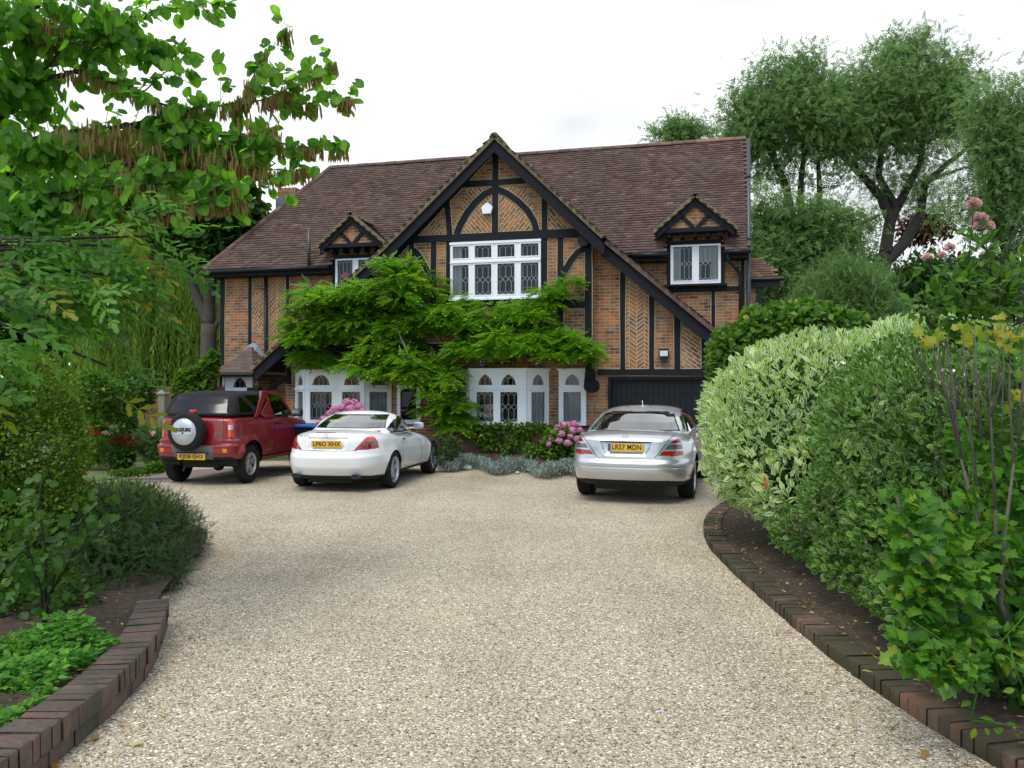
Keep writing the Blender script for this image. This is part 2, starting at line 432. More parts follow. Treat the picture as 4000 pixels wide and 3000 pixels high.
bx(-5.75, -3.95, 18.20, 18.56, .232, .84)
hb(w, 'plinth', M['brickdk'])
# dark soffit below the jetty
d = MB()
d.poly([(-10.0, 17.98, 2.575), (-2.72, 17.98, 2.575), (-2.72, G, 2.575), (-10.0, G, 2.575)])
hb(d, 'jetty_soffit', M['timber'])

# ---- black timbers: each a slightly irregular board proud of the brickwork, edged in yellow mortar
NT = [0]
def timber(poly, c, proud=.03, edge=True, wob=.006, name='timber_post'):
    tm = MB(); mm_ = tm
    NT[0] += 1; j = (NT[0] % 7) * .0006
    cx = sum(p[0] for p in poly) / len(poly); cz = sum(p[1] for p in poly) / len(poly)
    P = []
    n = len(poly)
    for i in range(n):
        a = Vector(poly[i]); b = Vector(poly[(i+1) % n]); L = (b - a).length; k = max(1, int(L / .35))
        nr = Vector((b.y - a.y, a.x - b.x)); nr = nr.normalized() if nr.length > 1e-6 else nr
        for q in range(k):
            p = a.lerp(b, q / k)
            if q: p += nr * random.uniform(-wob, wob)
            P.append((p.x, p.y))
    tm.prism(P, c - proud - j, c + .02)
    if edge:
        E_ = []
        n = len(P); ar = sum(P[i][0]*P[(i+1) % n][1] - P[(i+1) % n][0]*P[i][1] for i in range(n)); sg = 1 if ar > 0 else -1
        for i in range(n):
            p0 = Vector(P[i-1]); p1 = Vector(P[i]); p2 = Vector(P[(i+1) % n])
            d1 = (p1 - p0).normalized(); d2 = (p2 - p1).normalized()
            nn = Vector((d1.y + d2.y, -d1.x - d2.x)) * sg
            nn = nn.normalized() if nn.length > .2 else nn
            q = p1 + nn * .017; E_.append((q.x, q.y))
        mm_.prism(E_, c - .009 - j, c + .01, 1)
    return hb(tm, name, [M['timber'], M['mortar']])
def bar(p0, p1, wpx, c, **k):
    a = Vector(p0); b = Vector(p1); d_ = (b - a).normalized(); n_ = Vector((-d_.y, d_.x)) * wpx / 2
    timber([fs(*(a + n_), c), fs(*(b + n_), c), fs(*(b - n_), c), fs(*(a - n_), c)], c, **k)
def curvebar(pts, wpx, c, **k):
    pts = [Vector(p) for p in pts]; up = []; dn = []
    for i, p in enumerate(pts):
        d_ = (pts[min(i+1, len(pts)-1)] - pts[max(i-1, 0)]).normalized(); n_ = Vector((-d_.y, d_.x)) * wpx / 2
        up.append(fs(*(p + n_), c)); dn.append(fs(*(p - n_), c))
    timber(up + dn[::-1], c, wob=.003, **k)
# gable (plane J)
timber([fs(1600, 924, J), fs(2300, 890, J), fs(2310, 926, J), fs(1590, 950, J)], J, .05, name='tie_beam')
bar((1800, 721), (2080, 703), 24, J, proud=.04, name='collar_beam')
bar((1936, 570), (1936, 708), 24, J)                                                                # king post
bar((1936, 716), (1934, 915), 24, J)
bar((1745, 770), (1758, 925), 22, J); bar((2127, 740), (2128, 900), 22, J)                          # queen posts
curvebar([(1929, 740), (1895, 757), (1858, 790), (1826, 830), (1800, 876), (1784, 915)], 25, J, name='arch_brace')
curvebar([(1943, 738), (1985, 757), (2025, 786), (2060, 820), (2086, 862), (2098, 905)], 25, J, name='arch_brace')
timber([fs(1500, 985, J), fs(1935, 546, J), fs(1924, 606, J), fs(1631, 922, J), fs(1480, 1080, J)], J, .03, name='rafter')
timber([fs(1935, 546, J), fs(2300, 890, J), fs(2253, 892, J), fs(1946, 602, J)], J, .03, name='rafter')
bar((1753, 935), (1752, 1280), 18, J); bar((2127, 920), (2127, 1260), 23, J)                        # window posts
bar((1609, 945), (1610, 1200), 19, J); bar((1695, 945), (1693, 1220), 22, J)
curvebar([(1616, 975), (1640, 1000), (1662, 1040), (1685, 1095)], 22, J, name='curved_brace')
bar((2190, 920), (2190, 1300), 23, J); bar((2299, 940), (2299, 1345), 26, J, proud=.05)
curvebar([(2292, 968), (2258, 985), (2232, 1015), (2206, 1060), (2186, 1100)], 24, J, name='curved_brace')
timber([fs(1750, 1172, J), fs(2290, 1168, J), fs(2290, 1203, J), fs(1750, 1203, J)], J, .045, name='beam')
bar((1997, 1200), (1997, 1345), 24, J); bar((1850, 1200), (1850, 1345), 24, J)
timber([(-9.9, 2.58), (-2.72, 2.58), (-2.72, 2.74), (-9.9, 2.74)], J, .05)                            # bressummer
# garage wall (plane G)
timber([fs(2335, 1441, G), fs(2812, 1441, G), fs(2812, 1467, G), fs(2335, 1466, G)], G, .07, name='lintel')
for x, wd, yt in ((2433, 19, 1025), (2546, 19, 1130), (2646, 24, 1215), (2750, 20, 1300)):
    bar((x, yt), (x, 1441), wd, G, proud=.035)
# main wall (plane MW)
bar((870, 1060), (868, 1640), 17, MW); bar((978, 1066), (977, 1360), 12, MW); bar((1124, 1066), (1124, 1400), 11, MW)
for a_, b_ in ((-13.25, -9.86), (-8.5, -7.5), (-2.4, -1.2), (.15, .62)): timber([(a_, 4.72), (b_, 4.72), (b_, 4.93), (a_, 4.93)], MW, .04, edge=False, name='beam')
timber([(-1.62, 3.98), (.50, 3.98), (.50, 4.10), (-1.62, 4.10)], MW, .04, name='beam')
bar((2786, 1130), (2786, 1420), 14, MW)
bar((2901, 1000), (2901, 1500), 16, MW, proud=.04)

# round beam end, jetty bracket, joist ends, gallows bracket by the porch
b_ = MB()
s_, z_ = fs(2287, 945, J)
b_.tube([(s_, J - .06, z_ - .0), (s_, J - .30, z_)], .135, 14); hb(b_, 'purlin_end', M['timber']); b_ = MB()
s_, z_ = fs(2306, 1340, J)
b_.prism([(s_-.09, 2.75), (s_+.07, 2.75), (s_+.09, 2.3), (s_+.11, 1.95), (s_+.07, 1.80), (s_-.13, 1.80), (s_-.10, 2.1)], J - .10, J + .08)
b_.tube([(s_+.02, J - .16, 1.755), (s_+.02, G - .0, 1.755)], .15, 12)
hb(b_, 'jetty_bracket', M['timber'], bevel=.012); b_ = MB()
s_, z_ = fs(2060, 1383, J)
b_.box(s_-.14, s_+.14, J - .10, G, 2.42, 2.62)
hb(b_, 'joist_end', M['timber'], bevel=.012)
b_ = MB()
b_.box(-10.36, -10.27, G-.09, G, 1.80, 2.2)
for p, q in (((-10.31, 1.95), (-10.7, 1.80)), ((-10.7, 1.80), (-11.0, 1.62)), ((-11.0, 1.62), (-11.3, 1.60))):
    b_.prism([(p[0], p[1]-.05), (q[0], q[1]-.07), (q[0], q[1]+.05), (p[0], p[1]+.05)], G - .08, G - .01)
b_.box(-11.42, -11.1, G-.12, G+.05, 1.50, 1.72)
b_.box(-11.33, -11.21, G-.06, G+.04, .0, 1.52)
hb(b_, 'porch_bracket', M['timber'])

# ---- barge boards
C1 = 17.95
def strip_poly(xs, dz0, dz1): return [(x, barge_z(x) + dz1) for x in xs] + [(x, barge_z(x) + dz0) for x in xs[::-1]]
b_ = MB(); b_.prism(strip_poly([-10.90, -9.2, -7.56, APX], -.27, 0.0), C1 - .01, C1 + .05); hb(b_, 'barge_board', M['timber'], bevel=.004)
b_ = MB(); b_.prism(strip_poly([APX, -2.45], -.30, 0.0) , C1 - .012, C1 + .05)
b_.prism([(-2.52, barge_z(-2.50)), (-2.40, 4.78), (-2.42, 4.60), (-2.62, 4.80)], C1 - .02, C1 + .14)
hb(b_, 'barge_board', M['timber'], bevel=.004); b_ = MB()
b_.prism([(-2.5, 4.90), (-1.466, 4.045), (-.02, 2.80), (-.06, 2.50), (-.22, 2.655), (-1.79, 4.03), (-2.5, 4.62)], 18.24, 18.30)
hb(b_, 'barge_board', M['timber'], bevel=.004)
# dormer barge boards, beams, braces and joist ends
for ax, lz in ((-.522, 5.355), (-9.15, 5.36)):
    b_ = MB(); ap = 6.10; hwid = .885
    b_.prism([(ax - hwid, lz), (ax, ap), (ax, ap-.165), (ax - hwid + .02, lz - .145)], 19.62, 19.67)
    b_.prism([(ax, ap), (ax + hwid, lz), (ax + hwid - .02, lz - .145), (ax, ap - .165)], 19.621, 19.671)
    b_.prism([(ax - .70, 5.33), (ax + .68, 5.33), (ax + .68, 5.43), (ax - .70, 5.43)], 19.64, 19.93)
    for sg in (-1, 1):
        b_.prism([(ax - sg*.01, 5.43), (ax + sg*.10, 5.56), (ax + sg*.22, 5.68), (ax + sg*.36, 5.77), (ax + sg*.42, 5.70), (ax + sg*.28, 5.61), (ax + sg*.17, 5.51), (ax + sg*.09, 5.41)][::sg], 19.655, 19.70)
    for q in range(5):
        x = ax - .60 + q * .295; b_.box(x - .04, x + .04, 19.70, MW - .03, 5.22, 5.33)
    hb(b_, 'dormer_gable_frame', M['timber'], bevel=.004)

# ---- plain clay tiles: every tile its own slab, jittered
M['tile'] = rnd_mat('clay_roof_tile', [(0, (.078,.043,.038)), (.3, (.11,.062,.048)), (.6, (.132,.079,.06)), (.93, (.155,.097,.073)), (.99, (.175,.115,.085)), (1, (.22,.17,.14))], .85, .5, 45, .25,
                    patch=(.9, .48, .75, (.105, .074, .064)))
M['tilemoss'] = rnd_mat('mossy_verge_tile', [(0, (.15,.115,.07)), (.5, (.19,.15,.085)), (1, (.22,.175,.10))], .95, .6, 30, .35)
M['tilered'] = rnd_mat('orange_roof_tile', [(0, (.12,.07,.055)), (.5, (.19,.10,.07)), (1, (.27,.14,.08))], .85, .5, 45, .25)
def tiles(name, org, U, Vd, nu, nv, inside, mat, parent=house, tw=.165, gauge=.10, th=.017, jit=1.0, attr_bias=None):
    """org: corner at the eaves; U along the courses; Vd up the slope (unit vectors, house coordinates)"""
    org = np.array(org, float); U = np.array(U, float); Vd = np.array(Vd, float); Nn = np.cross(U, Vd); Nn /= np.linalg.norm(Nn)
    Vs = []; Fs = []; At = []; n = 0
    base = np.array([(0,0,5,6),(0,0,0,0)])
    for r in range(nv):
        sag = 0.012 * sin(r * .9) * jit
        for q in range(-1, nu + 1):
            x0 = (q + (.5 if r % 2 else 0)) * tw; y0 = r * gauge
            ok = inside(x0 + tw/2, y0 + gauge/2)
            if not ok: continue
            dy = random.uniform(-.007, .007) * jit; lift = random.uniform(0, .006) * jit; tl = random.uniform(-.003, .003) * jit
            x1 = x0 + tw - .004
            a = org + U*(x0+.001) + Vd*(y0+dy); b = org + U*x1 + Vd*(y0+dy)
            c = org + U*x1 + Vd*(y0+gauge+.02); d = org + U*(x0+.001) + Vd*(y0+gauge+.02)
            w1 = .010 * sin((x0*1.7 + r*.35)) * jit
            l0 = th + .012 + lift + tl + w1; l1 = th + .012 + lift - tl + w1; k0 = .002 + w1
            Vs += [a + Nn*l0, b + Nn*l1, c + Nn*(k0+.0), d + Nn*(k0+.0), a + Nn*(l0-th-.006), b + Nn*(l1-th-.006)]
            Fs += [(n, n+1, n+2, n+3), (n+4, n+5, n+1, n)]
            rr = random.random()
            if attr_bias: rr = min(1, max(0, rr + attr_bias(x0, y0)))
            At += [(0, 0, rr)] * 6; n += 6
    V = np.array(Vs) - np.array([S0, C0, 0])
    return np_mesh(name, V, np.array(Fs), mat, parent, np.array(At))
# main roof: eaves c=19.75 z=4.9, ridge c=23 z=8.37, hip on the left, verge on the right
EZ, EC, RZ, RC = 4.90, 19.75, 8.37, 23.0
sl = Vector((0, RC-EC, RZ-EZ)); SL = sl.length; sl.normalize()
EL, ER = -13.55, .72
HIPX = 2.15        # how far the hip climbs in from the left along the ridge
def in_main(x, y):
    s = EL + x; t = y / SL
    if s > ER or y > SL: return False
    if s < EL + t * HIPX: return False
    z = EZ + t * (RZ - EZ)
    if z < 7.42:
        zc = z - .05
        # under the central gable roof
        if APX - (7.40 - zc)/.902 < s < APX + (7.40 - zc)/.973: return False
    for ax in (-.522, -9.15):
        if abs(s - ax) < .66 and z < 5.35: return False
        if abs(s - ax) < (6.12 - z) / .84 - .03 and z > 5.2: return False
    return True
tiles('roof', (EL, EC, EZ), (1,0,0), sl, 88, int(SL/.10)+1, in_main, M['tile'])
# underlay below the tiles so no light comes through, back slope, hip slope and soffit
r_ = MB()
e_ = -.02
r_.poly([(EL, EC, EZ-.03), (-11.3, EC, EZ-.03), (-10.0, RC, RZ-.03), (EL+HIPX, RC, RZ-.03)])
r_.poly([(-11.3, EC, EZ-.03), (-9.85, EC, EZ-.03), (-9.85, EC+.45, EZ+.45), (-8.45, EC+.45, EZ+.45), (APX, RC, RZ-.03), (-10.0, RC, RZ-.03)])
r_.poly([(-8.2, EC+.4, EZ+.4), (-7.3, EC, EZ-.03), (APX, RC-.9, 7.35), (APX, RC, RZ-.03)])
r_.poly([(APX, RC-.9, 7.35), (-2.6, EC, EZ-.03), (-1.2, EC, EZ-.03), (-1.2, EC+.45, EZ+.45), (.15, EC+.45, EZ+.45), (.15, EC, EZ-.03), (ER, EC, EZ-.03), (ER, RC, RZ-.03), (APX, RC, RZ-.03)])
r_.poly([(ER, RC, RZ), (ER, 26.3, EZ), (EL, 26.3, EZ), (EL+HIPX, RC, RZ)])
r_.poly([(EL, EC, EZ), (EL+HIPX, RC, RZ), (EL, 26.3, EZ)])
hb(r_, 'roof_back_slope', M['tile'])
for a, b in ((EL, -9.84), (-8.50, -7.6), (-1.97, -1.18), (.12, ER-.05)):
    f_ = MB(); f_.box(a, b, EC+.02, EC+.05, EZ-.20, EZ-.02); f_.box(a, b, EC+.05, MW, EZ-.20, EZ-.17)
    hb(f_, 'fascia', M['timber'])
for a, b in ((EL, -9.84), (-8.50, -7.6), (-1.97, -1.14), (.10, ER)):
    g_ = MB(); g_.tube([(a, EC-.045, EZ-.055), (b, EC-.045, EZ-.055)], .058, 10)
    hb(g_, 'gutter', M['gutter'], smooth=True)
# ridge tiles
def ridge(name, p0, p1, r, mat, seg=.30, arc=200):
    Vs = []; Fs = []; At = []; p0 = Vector(p0); p1 = Vector(p1); d_ = (p1-p0); L = d_.length; d_.normalize(); side = d_.cross(Vector((0,0,1))).normalized(); up = side.cross(d_)
    n = 0; k = max(1, int(L/seg)); K = 9
    for i in range(k):
        a = p0 + d_*(i*L/k); b = p0 + d_*((i+1)*L/k - .012); rr = r * random.uniform(.95, 1.06); ra = random.random()
        for e, q in ((0, a), (1, b)):
            for j in range(K):
                t = radians(-10 + arc*j/(K-1)) ; v = q + side*cos(t)*rr + up*sin(t)*rr*(.8)
                Vs.append(v); At.append((0, 0, ra))
        for j in range(K-1): Fs.append((n+j, n+j+1, n+K+j+1, n+K+j))
        n += 2*K
    V = np.array([tuple(v) for v in Vs]) - np.array([S0, C0, 0])
    return np_mesh(name, V, np.array(Fs), mat, house, np.array(At))
ridge('ridge_tiles', (EL+HIPX, RC, RZ-.02), (-2.2, RC, RZ-.02), .11, M['tile'])
ridge('ridge_tiles', (-2.2, RC, RZ-.02), (ER, RC, RZ-.02), .11, M['tilered'])
ridge('hip_tiles', (EL, EC, EZ), (EL+HIPX, RC, RZ), .09, M['tile'])
# chimney behind the hip
w = MB(); s_, z_ = -12.55, 7.3
bx(-12.95, -12.35, 22.6, 23.3, 6.0, 7.75); hb(w, 'chimney', [M['brick']])
b_ = MB(); b_.box(-12.99, -12.31, 22.56, 22.60, 7.15, 7.45); b_.prism([(-12.4, 7.0), (-12.2, 7.15), (-12.2, 7.6), (-12.4, 7.45)], 22.55, 22.59)
hb(b_, 'chimney_flashing', M['flashing'])

# central gable roof: two slopes running back into the main roof
def gslope(name, sgn, x_top, z_top, segs, cfront, mat):
    """segs = list of (run in s, drop in z)"""
    x, z = x_top, z_top
    for k, (run, drop, cf) in enumerate(segs):
        L = sqrt(run*run + drop*drop); up = Vector((-sgn*run, 0, drop)) / L
        x1, z1 = x + sgn*run, z - drop
        U = Vector((0, -1, 0)) if sgn > 0 else Vector((0, 1, 0))
        # U x up must face outwards and up
        nrm = U.cross(up)
        if nrm.z < 0: U = -U
        cback = 23.2
        org = (x1, cf if U.y > 0 else cback, z1)
        def inside(a, b, U=U, org=org, up=up, cf=cf, z1=z1):
            c = org[1] + U.y * a; zz = z1 + up.z * b
            if b > L + .02 or c < cf - .02: return False
            if zz > EZ: return c < EC + (zz - EZ) / 1.068 + .12
            return c < MW + .02
        tiles(name, org, U, up, int((cback - cf)/.165)+1, int(L/.10)+1, inside, mat)
        x, z = x1, z1
gslope('gable_roof', -1, APX, 7.38, [(2.69, 2.426, 17.90), (3.36, 2.762, 17.90)], 17.9, M['tile'])
gslope('gable_roof', 1, APX, 7.38, [(2.42, 2.355, 17.90), (2.48, 2.145, 18.20)], 17.9, M['tile'])
u_ = MB()   # boarding under the gable tiles
u_.poly([(APX, C1, 7.30), (-7.56, C1, 4.88), (-7.56, EC, 4.88), (APX, 22.3, 7.30)])
u_.poly([(-7.56, C1, 4.88), (-10.95, C1, 2.10), (-10.95, MW, 2.10), (-7.56, MW, 4.88)])
u_.poly([(APX, C1, 7.30), (APX, 22.3, 7.30), (-2.45, EC, 4.95), (-2.45, C1, 4.95)])
u_.poly([(-2.45, 18.25, 4.92), (-2.45, MW, 4.92), (.0, MW, 2.80), (.0, 18.25, 2.80)])
hb(u_, 'roof_boarding', M['timber'])
# verge: tile edges seen end-on above the barge boards
def verge(pts, c0, c1, mat, th=.085):
    """tile edges and mortar bed seen end-on: a slightly uneven continuous strip"""
    lo = []; hi = []
    for (x0, z0), (x1, z1) in zip(pts[:-1], pts[1:]):
        L = sqrt((x1-x0)**2 + (z1-z0)**2); k = int(L/.10); dx, dz = (x1-x0)/L, (z1-z0)/L
        nx, nz = (-dz, dx) if dx > 0 else (dz, -dx)
        for i in range(k+1):
            t0 = i*L/k; w1 = .006*sin(t0*2.1) + .003*sin(t0*9) ; a0 = (x0+dx*t0, z0+dz*t0); lo.append(a0); hi.append((a0[0]+nx*(th+w1), a0[1]+nz*(th+w1)))
    m_ = MB()
    for i in range(len(lo)-1):
        m_.prism([lo[i], lo[i+1], hi[i+1], hi[i]], c0 + .004*(i % 2), c1)
    o = hb(m_, 'verge_tiles', mat); n = len(o.data.vertices); at_ = o.data.attributes.new('leaf', 'FLOAT_VECTOR', 'POINT'); v = np.zeros((n, 3)); v[:,2] = np.repeat(rng.random(n//8), 8)*.8; at_.data.foreach_set('vector', v.ravel().astype(np.float32))
verge([(-10.95, barge_z(-10.9)), (-7.56, 4.867), (APX, 7.29)], 17.88, 18.02, M['tilemoss'])
verge([(APX, 7.29), (-2.47, 4.955)], 17.881, 18.02, M['tilemoss'])
verge([(-2.45, 4.90), (-.0, 2.79)], 18.16, 18.40, M['tile'], .10)
for ax in (-.522, -9.15):
    verge([(ax - .93, 5.33), (ax, 6.11)], 19.58, 19.72, M['tilemoss'], .07)
    verge([(ax, 6.11), (ax + .93, 5.33)], 19.581, 19.72, M['tilemoss'], .07)
    for sg in (-1, 1):
        L = sqrt(.93**2 + .78**2); up = Vector((-sg*.93, 0, .78))/L; U = Vector((0, 1, 0)) if Vector((0,1,0)).cross(up).z > 0 else Vector((0,-1,0))
        org = (ax + sg*.93, 19.6 if U.y > 0 else 21.1, 5.33)
        tiles('dormer_roof', org, U, up, 10, int(L/.1)+1, lambda a, b, U=U, org=org, up=up: (19.58 < org[1]+U.y*a < EC + (5.33+up.z*b-EZ)/1.068 + .15) and b < L+.02, M['tile'])
# gable apex cap
ridge('gable_ridge_tiles', (APX, 17.87, 7.355), (APX, 22.2, 7.355), .10, M['tile'])
b_ = MB(); b_.prism([(APX+.10*cos(radians(a)), 7.355+.08*sin(radians(a))) for a in range(-10, 191, 20)], 17.875, 17.9); hb(b_, 'gable_ridge_end', M['tilemoss'])
for ax in (-.522, -9.15): ridge('dormer_ridge_tiles', (ax, 19.56, 6.12), (ax, 21.0, 6.12), .10, M['tilemoss'])

# stepped lead flashing where the lower roofs meet the main wall
fl = MB()
for i in range(26):
    s0 = -2.30 + i*.0875; z0 = 4.83 - i*.0757
    fl.box(s0 - .02, s0 + .24, MW-.012 - i*.0001, MW+.01, z0 - .09, z0 + .02)
hb(fl, 'flashing', M['flashing']); fl = MB()
for i in range(9):
    z0 = 2.02 + i*.075
    if i < 8:
        fl.box(-13.25 + i*.065, -12.95 + i*.07, MW-.012 - i*.0001, MW+.01, z0, z0 + .078)
        fl.box(-12.12 - i*.05, -11.72 - i*.075, MW-.012 - i*.0001, MW+.01, z0+.05, z0 + .128)
hb(fl, 'flashing', M['flashing'])

# ---- windows
def arch_z(x, xc, hwid, z0, zt):
    """pointed (gothic) arch"""
    u = min(1.0, abs(x - xc) / hwid)
    R = (hwid**2 + (zt-z0)**2) / (2*hwid); cx = hwid - R
    return z0 + sqrt(max(0, R*R - (u*hwid - cx)**2))
def facet(A_, B_, z0, z1, holes, mats, parent, name='window_frame', proud=.035, leads=True, rail=None, cell=.115):
    """one glazed facet from A_=(s,c) to B_; holes: ('r'|'a', u0, u1, za, zb) in metres; returns frame object"""
    A_ = Vector(A_); B_ = Vector(B_); Lw = (B_-A_).length; d_ = (B_-A_)/Lw; n_ = Vector((d_.y, -d_.x))
    def T(u, dd, z):
        p = A_ + d_*u + n_*dd; return (p.x, p.y, z)
    fr = MB()
    xs = {0.0, Lw}
    for h in holes:
        xs |= {h[1], h[2]}
        if h[0] == 'a':
            for i in range(1, 16): xs.add(h[1] + (h[2]-h[1])*i/16)
    xs = sorted(xs)
    for xa, xb in zip(xs[:-1], xs[1:]):
        if xb - xa < 1e-5: continue
        xm = (xa+xb)/2; cuts = []
        for h in holes:
            if h[1] < xm < h[2]:
                if h[0] == 'r': cuts.append((h[3], h[3], h[4], h[4]))
                else:
                    xc = (h[1]+h[2])/2; hw_ = (h[2]-h[1])/2
                    cuts.append((h[3], h[3], arch_z(xa, xc, hw_, h[3], h[4]), arch_z(xb, xc, hw_, h[3], h[4])))
        cuts.sort(); la = lb = z0
        for ca, cb, ta, tb in cuts:
            fr.poly([T(xa, proud, la), T(xb, proud, lb), T(xb, proud, cb), T(xa, proud, ca)])
            fr.poly([T(xa, proud, ca), T(xb, proud, cb), T(xb, -.02, cb), T(xa, -.02, ca)])
            fr.poly([T(xa, -.02, ta), T(xb, -.02, tb), T(xb, proud, tb), T(xa, proud, ta)])
            la, lb = ta, tb
        fr.poly([T(xa, proud, la), T(xb, proud, lb), T(xb, proud, z1), T(xa, proud, z1)])
    for h in holes:
        if h[0] == 'r':
            for u in (h[1], h[2]): fr.poly([T(u, proud, h[3]), T(u, -.02, h[3]), T(u, -.02, h[4]), T(u, proud, h[4])])
            # casement bead, a thin raised frame round the pane
            e = .022
            for (a, b, c, d2) in ((h[1]-e, h[2]+e, h[3]-e, h[3]), (h[1]-e, h[2]+e, h[4], h[4]+e), (h[1]-e, h[1], h[3], h[4]), (h[2], h[2]+e, h[3], h[4])):
                fr.box(a, b, proud, proud+.010, c, d2, T=T)
    for (ua, ub) in ((0, 0), (Lw, Lw)): fr.poly([T(ua, proud, z0), T(ua, -.05, z0), T(ua, -.05, z1), T(ua, proud, z1)])
    fr.poly([T(0, proud, z1), T(Lw, proud, z1), T(Lw, -.05, z1), T(0, -.05, z1)]); fr.poly([T(0, proud, z0), T(Lw, proud, z0), T(Lw, -.05, z0), T(0, -.05, z0)])
    if rail is not None: fr.box(-.0, Lw, proud, proud+.03, rail-.018, rail+.018, T=T)
    o = hb(fr, name, M['white'], parent)
    gl = MB()
    for h in holes:
        gl.poly([T(h[1], -.012, h[3]), T(h[2], -.012, h[3]), T(h[2], -.012, h[4]), T(h[1], -.012, h[4])])
    hb(gl, 'glass', M['glass'], parent)
    ld = MB(); t_ = .0052
    def seg(u0, za, u1, zb):
        du, dz = u1-u0, zb-za; L = sqrt(du*du+dz*dz)
        if L < 1e-4: return
        nx, nz = -dz/L*t_, du/L*t_
        ld.poly([T(u0-nx, -.006, za-nz), T(u1-nx, -.006, zb-nz), T(u1+nx, -.006, zb+nz), T(u0+nx, -.006, za+nz)])
    for h in holes:
        ua, ub, za, zb = h[1:5]; wd = ub-ua; n = max(2, round(wd/cell)); p = wd/n; dd = p*.55
        if h[0] == 'r' and zb-za > .3:
            H_ = zb-za; rows = [zb-.01, za+H_*.5, za+.01]
        elif h[0] == 'r': rows = [zb-.01, za-.12]
        else: rows = [zb-.05, za-.05]
        def clip(u0, z0_, u1, z1_):
            # keep inside the hole
            K = 6
            for i in range(K):
                a0, b0, a1, b1 = u0+(u1-u0)*i/K, z0_+(z1_-z0_)*i/K, u0+(u1-u0)*(i+1)/K, z0_+(z1_-z0_)*(i+1)/K
                um, zm = (a0+a1)/2, (b0+b1)/2
                top = zb if h[0] == 'r' else arch_z(um, (ua+ub)/2, wd/2, za, zb)
                if ua < um < ub and za < zm < top: seg(a0, b0, a1, b1)
        for r in range(len(rows)-1):
            for i in range(n+1):
                u = ua + (i + .5*(0))*p + p*.35
                clip(u, rows[r]-dd, u, rows[r+1]+dd)
        for rz in rows:
            for i in range(-1, n+2):
                u = ua + i*p + p*.35
                clip(u, rz+dd, u+p, rz-dd); clip(u+p, rz+dd, u, rz-dd)
    if leads: hb(ld, 'lead_lattice', M['lead'], parent)
    return o
def room(parent, s0, s1, c, z0, z1, deep=.9):
    r_ = MB(); c0 = c + .06; c1 = c + deep
    r_.poly([(s0,c1,z0),(s1,c1,z0),(s1,c1,z1),(s0,c1,z1)])
    for s in (s0, s1): r_.poly([(s,c0,z0),(s,c1,z0),(s,c1,z1),(s,c0,z1)])
    for z in (z0, z1): r_.poly([(s0,c0,z),(s1,c0,z),(s1,c1,z),(s0,c1,z)])
    hb(r_, 'unlit_room_dark', M['dark'], parent)
def curtain(parent, A_, B_, z0, z1, name='net_curtain', amp=.018, skew=0.0):
    A_ = Vector(A_); B_ = Vector(B_); L = (B_-A_).length; d_ = (B_-A_)/L; n_ = Vector((d_.y, -d_.x)); c_ = MB(); k = max(8, int(L/.012))
    pr = None; ph = random.random()*6
    for i in range(k+1):
        u = L*i/k; w0 = amp*sin(u*75+ph) + amp*.6*sin(u*31+ph*2)
        p = A_+d_*u+n_*w0; q = A_+d_*(u*(1-skew))+n_*w0
        if pr: c_.poly([(pr[1].x,pr[1].y,z0),(q.x,q.y,z0),(p.x,p.y,z1),(pr[0].x,pr[0].y,z1)])
        pr = (p, q)
    hb(c_, name, M['curtain'], parent, smooth=True)
def wroot(name, label=None):
    o = bpy.data.objects.new(name, None); COL.objects.link(o); o.parent = house
    if label: o['label'] = label
    return o
# openings are cut by standing each window proud of the brick over a dark sheet painted as the unlit room
def wall_cut(s0, s1, c, z0, z1, parent):   # dark backing in front of the brick, behind the glass
    r_ = MB(); r_.box(s0, s1, c - .002, c + .004, z0, z1); return r_
# W1, the big eight-light window of the gable
W = wroot('gable_window', 'wide white eight light leaded window in the gable')
s0, s1, z0, z1 = -6.006, -3.874, 3.75, 5.053; k = (s1-s0)/1558.0; kz = (z1-z0)/965.0
cols = [(45, 325), (432, 720), (825, 1118), (1225, 1522)]
holes = []
for a, b in cols:
    holes.append(('r', a*k, b*k, z0 + (965-900)*kz, z0 + (965-385)*kz)); holes.append(('r', a*k, b*k, z0 + (965-270)*kz, z0 + (965-65)*kz))
facet((s0, J-.05), (s1, J-.05), z0, z1, holes, None, W, rail=4.59)
b_ = MB(); b_.box(s0-.03, s1+.03, J-.14, J, z0-.035, z0); b_.box(s0-.01, s1+.01, J-.11, J-.05, z1-.05, z1+.004); hb(b_, 'sill', M['white'], W)
r_ = MB(); r_.poly([(s0+.02, J-.052, z0), (s1-.02, J-.052, z0), (s1-.02, J-.052, z1), (s0+.02, J-.052, z1)]); 
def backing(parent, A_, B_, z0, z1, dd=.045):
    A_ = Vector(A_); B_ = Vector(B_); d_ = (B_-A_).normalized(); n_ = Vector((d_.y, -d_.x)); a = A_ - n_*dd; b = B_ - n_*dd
    r_ = MB(); r_.poly([(a.x, a.y, z0), (b.x, b.y, z0), (b.x, b.y, z1), (a.x, a.y, z1)]); hb(r_, 'unlit_room_sheet', M['dark'], parent)
# no room: a dark sheet behind the glass stands for the unlit interior, curtains hang in front of it
backing(W, (s0, J-.05), (s1, J-.05), z0, z1, .049)
curtain(W, (s0+.06, J-.026), (s0+.27, J-.026), z0+.06, z1-.05, amp=.006)
